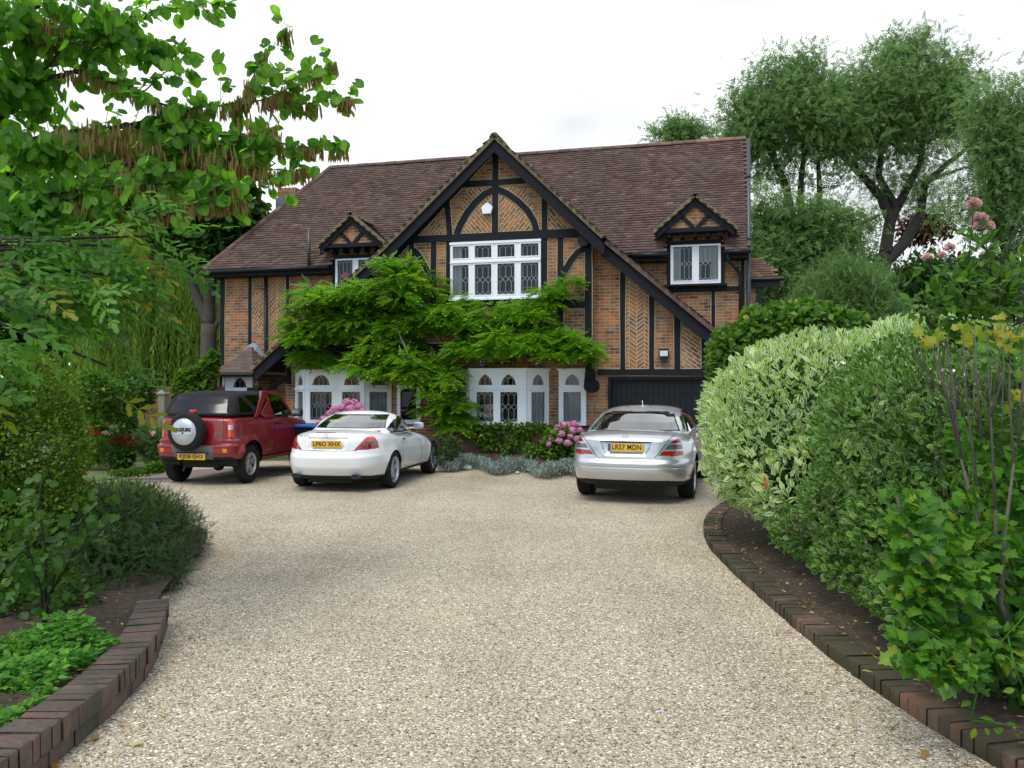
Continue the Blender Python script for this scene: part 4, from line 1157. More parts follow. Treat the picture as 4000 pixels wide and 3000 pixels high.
def mirror(root, x, y, z, mat, name='door_mirror', s=1.0):
    sg = 1 if x > 0 else -1
    m_ = MB(); m_.box(-.11*s, .11*s, -.05, .06, -.07*s, .075*s); o = m_.build(name, mat, root, bevel=.04); o.location = (x, y, z)
    g_ = MB(); g_.box(-.085*s, .085*s, -.058, -.051, -.05*s, .055*s); k = g_.build('mirror_glass', plain('mirror_glass', (.5,.55,.58), .06, metal=.9), o)
    a_ = MB(); a_.box(-.16*sg - .05, -.16*sg + .08, -.02, .03, -.06*s, -.03*s); a_.build('mirror_arm', mat, o, bevel=.008)
def rows_np(f): return f

# ---------------------------------------------------------------- silver saloon
def silver_saloon():
    th = radians(17); root = empty('silver_saloon_car', (1.98, 13.19, 0), -th)
    tag(root, 'silver saloon car parked facing the black garage doors', 'car')
    W2 = .93
    D = dict(paint=M['psilver'], rear=-1.14, front=3.93, wb=3.035, wz=.345, archR=.365, archx=.62, flw=.13, flare=.012, e=8, nx=130, ny=230, nz=90,
        rearprof=curve([(0, -1.02), (.12, -1.08), (.30, -1.13), (.46, -1.14), (.52, -1.10), (.62, -1.085), (.80, -1.075), (.93, -1.09), (1, -1.085)], .03),
        frontprof=curve([(0, 3.75), (.3, 3.93), (.6, 3.9), (.85, 3.72), (1, 3.55)], .05),
        hw=curve([(-1.2, .885), (-.7, .915), (0, .935), (1.5, .935), (3.0, .93), (3.6, .88), (3.95, .80)], .2),
        side=curve([(0, .90), (.15, .965), (.4, 1.0), (.62, .995), (.85, .955), (.95, .92), (1, .90)], .05),
        ztop=curve([(-1.14, 1.05), (-1.0, 1.065), (-.6, 1.075), (-.2, 1.07), (.6, 1.0), (2.4, 1.0), (2.8, .97), (3.4, .86), (3.95, .66)], .15),
        zbot=curve([(-1.14, .235), (-.8, .22), (0, .2), (3.4, .2), (3.95, .24)], .1), bowr=.17, bowf=.30, bowp=3.0, crown=.04)
    def rear(c, n): return (n[:,1] < -.25) & (c[:,1] < -.7)
    def P(poly): return lambda c, n: rear(c, n) & inpoly(np.abs(c[:,0]), c[:,2], poly)
    lampside = lambda z0, z1: (lambda c, n: (c[:,1] < -.72 + (1.0-c[:,2])*.0) & (c[:,2] > z0) & (c[:,2] < z1) & (np.abs(c[:,0]) > .70) & (n[:,2] < .6))
    def lamp(z0, z1, x0, x1):
        # x0 at the lower edge, x1 at the upper edge
        def f(c, n):
            xi = x0 + (x1-x0)*(c[:,2]-z0)/(z1-z0)
            return (c[:,1] < -.80) & (c[:,2] > z0) & (c[:,2] < z1) & (np.abs(c[:,0]) > xi) & (n[:,2] < .75)
        return f
    under = lambda c, n: (n[:,2] < -.6)
    D['parts'] = [
        ('tail_lamp', lamp(.722, .79, .475, .535), M['redlamp'], -.002, None),
        ('lamp_strip', lamp(.79, .818, .535, .56), M['psilver'], .002, None),
        ('reversing_lamp', lamp(.818, .882, .56, .615), M['smokelamp'], -.002, None),
        ('lamp_strip', lamp(.882, .908, .615, .64), M['psilver'], .002, None),
        ('tail_lamp', lambda c, n: lamp(.908, .985, .64, .735)(c, n) & (np.abs(c[:,0]) < .87), M['redlamp'], -.002, None),
        ('underbody', under, M['underside'], 0, None)]
    def mod(V, q):
        # licence recess and bumper crease
        x, y, z = V[:,0], V[:,1], V[:,2]
        rr = (q[:,1] < -.5)
        hwid = np.interp(z, [.715, .80, .925], [.29, .36, .40])
        ins = rr & (np.abs(x) < hwid) & (z > .715) & (z < .925)
        dd = np.clip(np.minimum(np.minimum(hwid-np.abs(x), z-.715), (.932-z)*2)/.05, 0, 1)
        V[:,1] = y + np.where(ins, .035*dd, 0)
        cr_ = rr & (np.abs(z-.548) < .008); V[:,1] += np.where(cr_, .006, 0)
        cr_ = rr & (np.abs(z-.665) < .007) & (np.abs(x) < .42); V[:,1] += np.where(cr_, .004, 0)
        return V
    D['mod'] = mod
    build_car(root, D)
    C = dict(paint=M['psilver'], zb=.93, e=7, nx=120, ny=190, nz=60,
        rearprof=curve([(0, -.62), (.30, -.42), (.55, -.14), (.8, .20), (.95, .50), (1, .62)], .06), frontprof=curve([(0, 2.75), (.3, 2.45), (.7, 1.95), (1, 1.55)], .06),
        hw=curve([(-.6, .80), (0, .85), (1, .88), (2.6, .86)], .2), tumble=.19, tumble2=.12,
        ztop=curve([(-.6, 1.36), (.3, 1.405), (.9, 1.425), (1.5, 1.42), (2.2, 1.36)], .3), bowr=.16, bowf=.25, crown=.05)
    def rw(c, n):
        hwd = np.interp(c[:,2], [1.06, 1.30], [.685, .545]); return (n[:,1] < -.2) & (c[:,1] < .9) & (c[:,2] > 1.065) & (c[:,2] < 1.325) & (np.abs(c[:,0]) < hwd)
    def rws(c, n):
        hwd = np.interp(c[:,2], [1.06, 1.30], [.70, .56]); return (n[:,1] < -.2) & (c[:,1] < .9) & (c[:,2] > 1.05) & (c[:,2] < 1.335) & (np.abs(c[:,0]) < hwd)
    swp = [(-.05, 1.08), (.28, 1.26), (.70, 1.345), (1.3, 1.35), (1.75, 1.28), (2.3, 1.03), (.1, 1.02)]
    C['parts'] = [('rear_window', rw, M['carglass'], -.004, None), ('window_seal', rws, M['blackpl'], 0, None),
        ('windscreen', lambda c, n: (n[:,1] > .25) & (c[:,1] > 1.4) & (c[:,2] > 1.0) & (c[:,2] < 1.36) & (np.abs(c[:,0]) < .72), M['carglass'], -.004, None),
        ('side_window', lambda c, n: (np.abs(n[:,0]) > .45) & inpoly(c[:,1], c[:,2], swp), M['carglass'], -.004, None)]
    build_cabin(root, C)
    # dark rear parcel area and rear seat tops seen through the glass
    m_ = MB(); m_.box(-.60, .60, -.10, .45, 1.0, 1.03); m_.build('parcel_shelf', M['seat'], root)
    seats(root, [.30, 1.35], .38, .5, 1.12)
    for x, sg in ((-.79, -1), (.79, 1)):
        for y in (0, 3.035): wheel(root, x, y, .345, .245, .235, 5, sidesgn=sg)
    number_plate(root, 'LR57 MDN', 0, -1.085, .842, euro=True)
    ring_star(root, 0, -1.098, .985, .040)
    m_ = MB(); m_.tube([(x, -1.098 + .17*(abs(x)/.9)**3*.8, .938) for x in np.linspace(-.58, .58, 25)], .006, 6); m_.build('chrome_strip', M['chrome'], root, smooth=True)
    seam = plain('panel_gap', (.02,.02,.02), .9)
    # boot lid shut line
    m_ = MB(); pts = [(-.735, 1.05), (-.64, .985), (-.46, .735), (-.40, .68), (-.30, .662), (.30, .662), (.40, .68), (.46, .735), (.64, .985), (.735, 1.05)]
    D3 = lambda x, z: -1.085 + .17*(abs(x)/.90)**3 - .004 - .0*(z)
    P3 = []
    for (x0, z0), (x1, z1) in zip(pts[:-1], pts[1:]):
        for k in range(4): u = k/4; x = x0+(x1-x0)*u; z = z0+(z1-z0)*u; P3.append((x, D3(x, z), z))
    m_.tube(P3, .005, 5); m_.build('boot_lid_gap', seam, root)
    mirror(root, 1.02, 2.15, 1.02, M['psilver']); mirror(root, -1.02, 2.15, 1.02, M['psilver'])
    m_ = MB(); m_.lathe([(.028, 0), (.026, .012), (.006, .02), (.004, .03)], 'z', 12, center=(0, .72, 1.41)); m_.tube([(0, .72, 1.42), (0, .66, 1.50)], .006, 6); m_.build('roof_aerial', M['psilver'], root)
    for sg in (-1, 1):
        for y in (.95, 2.0):
            m_ = MB(); m_.box(sg*.935-.012, sg*.935+.012, y, y+.20, .83, .86); m_.build('door_handle', M['chrome'], root, bevel=.006)
    m_ = MB(); m_.box(-.5, .5, -.9, -.6, .2, .3); m_.build('rear_valance', M['underside'], root)
    return root
silver_saloon()

# ---------------------------------------------------------------- white roadster
def white_roadster():
    th = radians(10.5); root = empty('white_convertible_car', (-2.88, 14.42, 0), -th)
    tag(root, 'small white two seat convertible with its hard roof up between two other cars', 'car')
    D = dict(paint=M['pwhite'], wb=2.43, wz=.315, archR=.335, archx=.58, flw=.16, flare=.022, e=7, nx=130, ny=210, nz=90, rear=-.93, front=3.17,
        rearprof=curve([(0, -.80), (.12, -.87), (.32, -.93), (.52, -.93), (.575, -.885), (.66, -.865), (.85, -.86), (.95, -.875), (1, -.86)], .035),
        frontprof=curve([(0, 2.95), (.3, 3.14), (.6, 3.10), (.85, 2.85), (1, 2.7)], .06),
        hw=curve([(-1, .84), (-.5, .875), (0, .893), (.6, .87), (1.2, .86), (2.0, .885), (2.6, .88), (3.2, .74)], .25),
        side=curve([(0, .90), (.15, .955), (.38, 1.0), (.6, .985), (.85, .93), (.95, .89), (1, .86)], .06),
        ztop=curve([(-.93, .985), (-.8, 1.0), (-.3, 1.01), (.2, .99), (1.3, .92), (1.9, .90), (2.5, .85), (3.2, .60)], .15),
        zbot=curve([(-.93, .13), (-.6, .15), (0, .17), (2.6, .17), (3.2, .2)], .1), bowr=.24, bowf=.40, bowp=2.8, crown=.05)
    def rear(c, n): return (c[:,1] < -.35) & (n[:,2] < .8)
    lampP = [(.45, .69), (.60, .695), (.80, .715), (1.2, .76), (1.2, .86), (.80, .925), (.70, .94), (.625, .925), (.55, .81)]
    def lamp(z0, z1): return lambda c, n: rear(c, n) & (c[:,1] < -.50) & inpoly(np.abs(c[:,0]), c[:,2], lampP) & (c[:,2] >= z0) & (c[:,2] < z1)
    def lampi(c, n): return lamp(.775, .835)(c, n) & (np.abs(c[:,0]) > .60)
    D['parts'] = [('reversing_lamp', lampi, M['smokelamp'], -.002, None), ('tail_lamp', lamp(.80, 1), M['redlamp2'], -.001, None), ('tail_lamp', lamp(0, .80), M['redlamp'], -.001, None),
        ('underbody', lambda c, n: (n[:,2] < -.6) | ((c[:,2] < .21) & (np.abs(c[:,0]) < .38) & (c[:,1] < 0)), M['underside'], 0, None)]
    def mod(V, q):
        x, y, z = V[:,0], V[:,1], V[:,2]; rr = q[:,1] < -.5
        hwid = np.interp(z, [.69, .80, .895], [.31, .34, .37]); ins = rr & (np.abs(x) < hwid) & (z > .69) & (z < .895)
        dd = np.clip(np.minimum(np.minimum(hwid-np.abs(x), z-.69), (.90-z)*2)/.035, 0, 1)
        V[:,1] = y + np.where(ins, .022*dd, 0)
        cr_ = rr & (np.abs(z-.672) < .007) & (np.abs(x) < .46); V[:,1] += np.where(cr_, .010, 0)
        # lip of the boot lid
        lp = rr & (z > .97) & (np.abs(x) < .6); V[:,1] -= np.where(lp, .015, 0)
        return V
    D['mod'] = mod
    build_car(root, D)
    C = dict(paint=M['pwhite'], zb=.87, e=6, nx=120, ny=150, nz=60,
        rearprof=curve([(0, -.28), (.35, -.02), (.6, .22), (.85, .52), (1, .70)], .06), frontprof=curve([(0, 1.95), (.3, 1.68), (.7, 1.35), (1, 1.05)], .06),
        hw=curve([(-.3, .75), (.3, .83), (1, .835), (1.9, .78)], .2), tumble=.15, tumble2=.12,
        ztop=curve([(-.3, 1.22), (.4, 1.275), (.8, 1.30), (1.2, 1.285), (1.6, 1.22)], .2), bowr=.18, bowf=.3, crown=.06)
    def rw(a, b):
        def f(c, n):
            hwd = np.interp(c[:,2], [1.02, 1.22], [.63+a, .52+a]); return (n[:,1] < -.15) & (c[:,1] < .75) & (c[:,2] > 1.02-b) & (c[:,2] < 1.225+b) & (np.abs(c[:,0]) < hwd)
        return f
    swp = [(.17, .97), (.21, 1.07), (.38, 1.175), (.75, 1.245), (1.10, 1.225), (1.5, 1.09), (1.80, .92), (.19, .92)]
    C['parts'] = [('rear_window', rw(0, 0), M['carglass'], -.004, None), ('window_seal', rw(.012, .01), M['blackpl'], 0, None),
        ('windscreen', lambda c, n: (n[:,1] > .25) & (c[:,1] > .95) & (c[:,2] > .92) & (c[:,2] < 1.24) & (np.abs(c[:,0]) < .64), M['carglass'], -.004, None),
        ('side_window', lambda c, n: (np.abs(n[:,0]) > .4) & inpoly(c[:,1], c[:,2], swp), M['carglass'], -.004, None)]
    build_cabin(root, C)
    seats(root, [.42], .36, .35, 1.03)
    m_ = MB(); m_.box(-.6, .6, .0, .35, .93, .975); m_.build('parcel_shelf', M['seat'], root)
    for x, sg in ((-.775, -1), (.775, 1)):
        wheel(root, x, 0, .315, .235, .225, 5, sidesgn=sg); wheel(root, x, 2.43, .315, .225, .225, 5, sidesgn=sg)
    number_plate(root, 'LP60 XHX', 0.0, -.868, .792)
    ring_star(root, 0, -.888, .93, .034)
    text_mesh('SLK 200', .045, root, plain('badge_grey', (.35,.35,.36), .3, metal=.5), loc=(-.385, -.862, .925), rot=(pi/2, 0, -.06), off=.001, name='badge_lettering')
    m_ = MB(); m_.box(-.165, .165, -.905, -.885, .978, .990); m_.build('high_brake_lamp', M['redlamp'], root, bevel=.003)
    seam = plain('panel_gap_grey', (.10,.10,.10), .9); hwf = D['hw']; sdf = D['side']
    def side_x(y, z):
        zt = D['ztop'](np.array([y]))[0]; zb = D['zbot'](np.array([y]))[0]; v = (z-zb)/(zt-zb)
        x = hwf(np.array([y]))[0] * sdf(np.array([v]))[0]; return x
    # measured on the finished surface: door outline
    V = np.array([v_.co[:] for v_ in [o for o in root.children if o.name.startswith('body')][0].data.vertices])
    def snap(y, z, sg=1):
        k = np.argmin((V[:,1]-y)**2 + (V[:,2]-z)**2 + (V[:,0]*sg < .4)*9); return V[k,0]
    for sg in (-1, 1):
        m_ = MB(); dp = [(.50, .93), (.47, .80), (.50, .55), (.58, .36), (.75, .30), (1.45, .27), (1.62, .30), (1.66, .6), (1.68, .88)]
        P3 = []
        for (a0, b0), (a1, b1) in zip(dp[:-1], dp[1:]):
            for k in range(6): y = a0+(a1-a0)*k/6; z = b0+(b1-b0)*k/6; P3.append((snap(y, z, sg) + sg*.0005, y, z))
        m_.tube(P3, .0035, 5); m_.build('door_gap', seam, root)
        m_ = MB(); y = .62; z = .80; xx = snap(y, z, sg); m_.box(-.015, .018, -.09, .09, -.014, .014); o = m_.build('door_handle', M['chrome'], root, bevel=.008); o.location = (xx + sg*.012, y, z)
    mirror(root, .875, 1.42, 1.0, M['pwhite'], s=.85); mirror(root, -.875, 1.42, 1.0, M['pwhite'], s=.85)
    for sg in (-1, 1):
        m_ = MB(); m_.lathe([(.035, 0), (.045, -.06), (.047, -.11), (.040, -.115), (.036, -.05), (.034, 0)], 'y', 20); o = m_.build('exhaust_pipe', M['pipe'], root, smooth=True)
        o.location = (sg*.52, -.80, .275); o.scale = (1.7, 1, .85)
        m_ = MB(); m_.lathe([(.0005, -.112), (.038, -.112)], 'y', 20); k = m_.build('exhaust_bore', M['underside'], root); k.location = o.location; k.scale = o.scale
    m_ = MB(); m_.box(-.38, .38, -.74, -.3, .15, .25); m_.build('rear_valance', M['underside'], root)
    return root
white_roadster()

# ---------------------------------------------------------------- red off-roader
def red_jeep():
    th = radians(10); root = empty('red_off_road_car', (-5.46, 15.12, 0), -th)
    tag(root, 'dark red two door off roader with black canvas top and silver spare wheel cover', 'car')
    D = dict(paint=M['pred'], wb=2.25, wz=.345, archR=.43, archx=.50, flw=.10, flare=.055, flare_hard=True, e=14, nx=110, ny=180, nz=90, rear=-.62, front=2.9,
        rearprof=curve([(0, -.60), (.18, -.66), (.33, -.68), (.345, -.68), (.37, -.60), (.5, -.60), (.9, -.585), (1, -.57)], .02),
        frontprof=curve([(0, 2.8), (.3, 2.9), (.7, 2.85), (1, 2.7)], .05),
        hw=curve([(-.7, .735), (0, .74), (2.2, .735), (2.9, .69)], .15),
        side=curve([(0, .95), (.2, .985), (.45, 1.0), (.8, .985), (.95, .965), (1, .95)], .05),
        ztop=curve([(-.7, 1.225), (.9, 1.20), (1.45, 1.18), (1.9, 1.14), (2.5, 1.10), (2.9, 1.05)], .1),
        zbot=curve([(-.7, .44), (-.3, .42), (0, .40), (2.9, .40)], .1), bowr=.05, bowf=.12, bowp=4.0, crown=.02)
    def rearf(c, n): return (n[:,1] < -.3) & (c[:,1] < -.4)
    def R(x0, x1, z0, z1): return lambda c, n: (c[:,1] < -.50) & (np.abs(c[:,0]) > x0) & (np.abs(c[:,0]) < x1) & (c[:,2] > z0) & (c[:,2] < z1)
    D['parts'] = [('tail_lamp', R(.60, 2, 1.06, 1.185), M['redlamp2'], .006, None), ('reversing_lamp', R(.60, 2, .985, 1.06), M['clearlamp'], .006, None), ('tail_lamp', R(.60, 2, .85, .985), M['redlamp2'], .006, None),
        ('fog_lamp', R(.40, .56, .59, .66), M['redlamp'], .002, None), ('indicator', R(.56, .64, .59, .66), M['amber'], .002, None),
        ('bumper_insert', lambda c, n: (c[:,1] < -.55) & (c[:,2] < .70) & (np.abs(c[:,0]) < .34 + (c[:,2]-.44)*.25), M['greypl'], .003, None),
        ('underbody', lambda c, n: (n[:,2] < -.6), M['underside'], 0, None)]
    def mod(V, q):
        x, y, z = V[:,0], V[:,1], V[:,2]
        # wrap-round rear bumper wider than the body
        k = np.clip((.82-z)/.03, 0, 1) * np.clip((-.25-y)/.1, 0, 1); V[:,0] = x*(1 + .075*k)
        return V
    D['mod'] = mod
    build_car(root, D)
    # canvas top with clear windows, windscreen frame and roof bar
    C = dict(paint=M['softtop'], name='canvas_top', zb=1.21, e=12, nx=80, ny=90, nz=50,
        rearprof=curve([(0, -.585), (.5, -.45), (.85, -.33), (1, -.22)], .05), frontprof=curve([(0, .62), (.5, .76), (1, .98)], .03),
        hw=curve([(-.6, .70), (1.5, .70)], .2), tumble=.10, tumble2=.05,
        ztop=curve([(-.6, 1.64), (-.1, 1.66), (.4, 1.665), (1.0, 1.645)], .1), bowr=.05, bowf=0, crown=.04)
    def rwin(c, n):
        hwd = np.interp(c[:,2], [1.27, 1.56], [.56, .48]); return (n[:,1] < -.5) & (c[:,2] > 1.27) & (c[:,2] < 1.56) & (np.abs(c[:,0]) < hwd)
    C['parts'] = [('vinyl_rear_window', rwin, M['vinyl'], 0, None),
        ('quarter_window', lambda c, n: (np.abs(n[:,0]) > .6) & (inpoly(c[:,1], c[:,2], [(-.30, 1.27), (-.22, 1.53), (-.14, 1.54), (.22, 1.30), (.18, 1.27)]) | inpoly(c[:,1], c[:,2], [(-.02, 1.57), (.60, 1.57), (.66, 1.50), (.42, 1.30)])), M['vinyl'], 0, None)]
    build_cabin(root, C)
    # steel front cab: door frames, roof, screen
    seal = M['blackpl']
    for sg in (-1, 1):
        X0 = .715
        def T(y, d, z, sg=sg): 
            k = (z-1.2)/.45; return (sg*(X0 - .085*k - d), y, z)
        def frame(poly, holes_=(), mat=M['pred'], nm='roll_frame', th=.05):
            m_ = MB(); m_.prism(poly, -.004, th, T=T); return m_.build(nm, mat, root, bevel=.004)
        frame([(.22, 1.18), (.34, 1.18), (.80, 1.56), (.90, 1.645), (.66, 1.655), (.60, 1.58)])            # slanting rear hoop
        frame([(.60, 1.15), (.98, 1.15), (.86, 1.60), (.76, 1.60), (.80, 1.46), (.46, 1.22)], nm='door_pillar')
        m_ = MB(); m_.prism([(.47, 1.235), (.78, 1.235), (.75, 1.47)], .004, .012, T=T); m_.build('quarter_glass', M['carglass'], root)
        m_ = MB(); m_.prism([(.82, 1.235), (.98, 1.235), (.98, 1.20), (.82, 1.20)], -.006, .03, T=T); m_.build('window_trim', seal, root)
        frame([(.74, 1.60), (.80, 1.655), (1.30, 1.635), (1.40, 1.60), (1.34, 1.575), (.84, 1.605)], nm='roof_rail')
        frame([(1.30, 1.635), (1.40, 1.60), (1.86, 1.15), (1.76, 1.15), (1.32, 1.585)], nm='windscreen_pillar')
        m_ = MB(); m_.prism([(.955, 1.195), (1.74, 1.195), (1.34, 1.58), (.86, 1.60)], .006, .012, T=T); m_.build('side_window', M['carglass'], root)
        # door gaps, handle
        seam = plain('red_panel_gap', (.02,.003,.004), .9)
        m_ = MB(); m_.tube([(sg*.742, .92, 1.17), (sg*.755, .93, .8), (sg*.752, .93, .52), (sg*.75, 1.02, .47), (sg*.748, 1.72, .47), (sg*.75, 1.76, .9), (sg*.735, 1.74, 1.14)], .004, 5); m_.build('door_gap', seam, root)
        m_ = MB(); m_.box(-.015, .02, -.09, .09, -.022, .022); o = m_.build('door_handle', M['blackpl'], root, bevel=.01); o.location = (sg*.76, 1.10, 1.03)
        m_ = MB(); m_.box(sg*.62 - (.14 if sg < 0 else 0), sg*.62 + (.14 if sg > 0 else 0), .45, 1.85, .385, .43); m_.build('sill', M['pred'], root, bevel=.01)
    m_ = MB(); m_.prism([(-.60, 1.585), (.60, 1.585), (.585, 1.655), (-.585, 1.655)], .0, .52); o = m_.build('roof_panel', M['softtop'], root, bevel=.015); o.location = (0, .82, 0)
    m_ = MB(); m_.poly([(-.60, 1.76, 1.17), (.60, 1.76, 1.17), (.56, 1.36, 1.60), (-.56, 1.36, 1.60)]); m_.build('windscreen', M['carglass'], root)
    m_ = MB(); m_.box(-.66, .66, 1.50, 1.75, 1.02, 1.2); m_.build('dashboard', M['seat'], root, bevel=.03)
    m_ = MB(); m_.tube([(.35+.17*cos(a), 1.38-.06*sin(a), 1.15+.16*sin(a)) for a in np.linspace(0, 2*pi, 25)], .014, 8, caps=False); m_.build('steering_wheel', M['blackpl'], root)
    seats(root, [.75], .34, .7, 1.36)
    seats(root, [.05], .34, .75, 1.22)
    mirror(root, .90, 1.62, 1.22, M['blackpl'], s=1.05); mirror(root, -.90, 1.62, 1.22, M['blackpl'], s=1.05)
    for x, sg in ((-.665, -1), (.665, 1)):
        wheel(root, x, 0, .345, .195, .205, 5, sidesgn=sg, style='x'); wheel(root, x, 2.25, .345, .195, .205, 5, sidesgn=sg, style='x')
    # spare wheel on the tail gate
    sp = empty('spare_wheel'); sp.parent = root; sp.location = (-.06, -.74, .955)
    m_ = MB(); R_ = .335; h = .095
    m_.lathe([(.15, h), (R_-.05, h), (R_-.015, h*.85), (R_, h*.5), (R_, -h*.5), (R_-.015, -h*.82), (R_-.05, -h), (.2, -h*1.02), (.15, -h)], 'y', 56); m_.build('tyre', M['rubber'], sp, smooth=True)
    m_ = MB(); m_.lathe([(.232, -h*.9), (.230, -h-.012), (.222, -h-.022), (.205, -h-.020), (.200, -h-.030), (.10, -h-.034), (.001, -h-.035)], 'y', 56); m_.build('wheel_cover', plain('silver_cover', (.52,.54,.57), .4, metal=.45, noise=.05), sp, smooth=True)
    m_ = MB(); m_.box(-.165, .165, -h-.040, -h-.030, -.055, -.012); m_.build('cover_recess', plain('silver_groove', (.62,.65,.68), .3, metal=.6), sp, bevel=.004)
    m_ = MB(); m_.lathe([(.018, -h-.04), (.001, -h-.043)], 'y', 16, center=(0, 0, -.022)); m_.build('cover_lock', M['blackpl'], sp)
    text_mesh('SUZUKI', .075, sp, M['platetxt'], loc=(0, -h-.037, .034), sx=1.12, off=.005, name='cover_lettering')
    number_plate(root, 'KJ06 GHX', .0, -.70, .515)
    m_ = MB(); m_.box(-.30, .30, -.705, -.66, .572, .59); m_.build('plate_lamp_bar', M['blackpl'], root)
    m_ = MB(); m_.box(-.13, -.0, -.56, -.50, 1.275, 1.325); m_.build('high_brake_lamp', M['redlamp2'], root, bevel=.01)
    text_mesh('Jimny', .06, root, M['chrome'], loc=(.46, -.612, .925), off=.001, name='badge_lettering')
    text_mesh('JLX', .045, root, M['chrome'], loc=(-.50, -.612, .925), off=.001, name='badge_lettering')
    text_mesh('4WD', .045, root, M['chrome'], loc=(-.50, -.612, .82), off=.001, name='badge_lettering')
    seam = plain('tailgate_gap', (.02,.003,.004), .9)
    m_ = MB(); m_.tube([(.555, -.607, 1.20), (.555, -.607, .74), (-.60, -.607, .74)], .004, 5); m_.build('tail_gate_gap', seam, root)
    m_ = MB(); m_.box(-.35, .35, -.4, 1.9, .30, .42); m_.tube([(-.55, 0, .33), (.55, 0, .33)], .05, 10); m_.lathe([(.001, -.10), (.10, -.06), (.12, 0), (.10, .06), (.001, .10)], 'x', 14, center=(.12, 0, .32)); m_.build('axle', M['underside'], root)
    return root
red_jeep()
# ================================================================= GROUND
def sheet(name, pts, z, mat, kind='structure', sub=None, label=None):
    m_ = MB(); m_.poly([(x, y, z) for x, y in pts]); o = m_.build(name, mat); tag(o, kind=kind); return o
def ground_mat(name, stops, scale, bump=.6, patch=None, rough=.95):
    m, t, p, o = newmat(name); tc = N(t, 'ShaderNodeTexCoord')
    n1 = N(t, 'ShaderNodeTexNoise'); n1.inputs['Scale'].default_value = scale; n1.inputs['Detail'].default_value = 8; n1.inputs['Roughness'].default_value = .7
    t.links.new(tc.outputs['Object'], n1.inputs['Vector']); r = ramp(t, stops); t.links.new(n1.outputs[0], r.inputs[0]); c = r.outputs[0]
    if patch:
        n2 = N(t, 'ShaderNodeTexNoise'); n2.inputs['Scale'].default_value = patch[0]; n2.inputs['Detail'].default_value = 6; t.links.new(tc.outputs['Object'], n2.inputs['Vector'])
        rr = ramp(t, [(.42, (0,0,0)), (.6, (1,1,1))]); t.links.new(n2.outputs[0], rr.inputs[0]); c = mixc(t, rr.outputs[0], c, patch[1])
    t.links.new(c, p.inputs['Base Color']); p.inputs['Roughness'].default_value = rough
    b = N(t, 'ShaderNodeBump'); b.inputs['Strength'].default_value = bump; b.inputs['Distance'].default_value = .02; t.links.new(n1.outputs[0], b.inputs['Height']); t.links.new(b.outputs[0], p.inputs['Normal'])
    return m
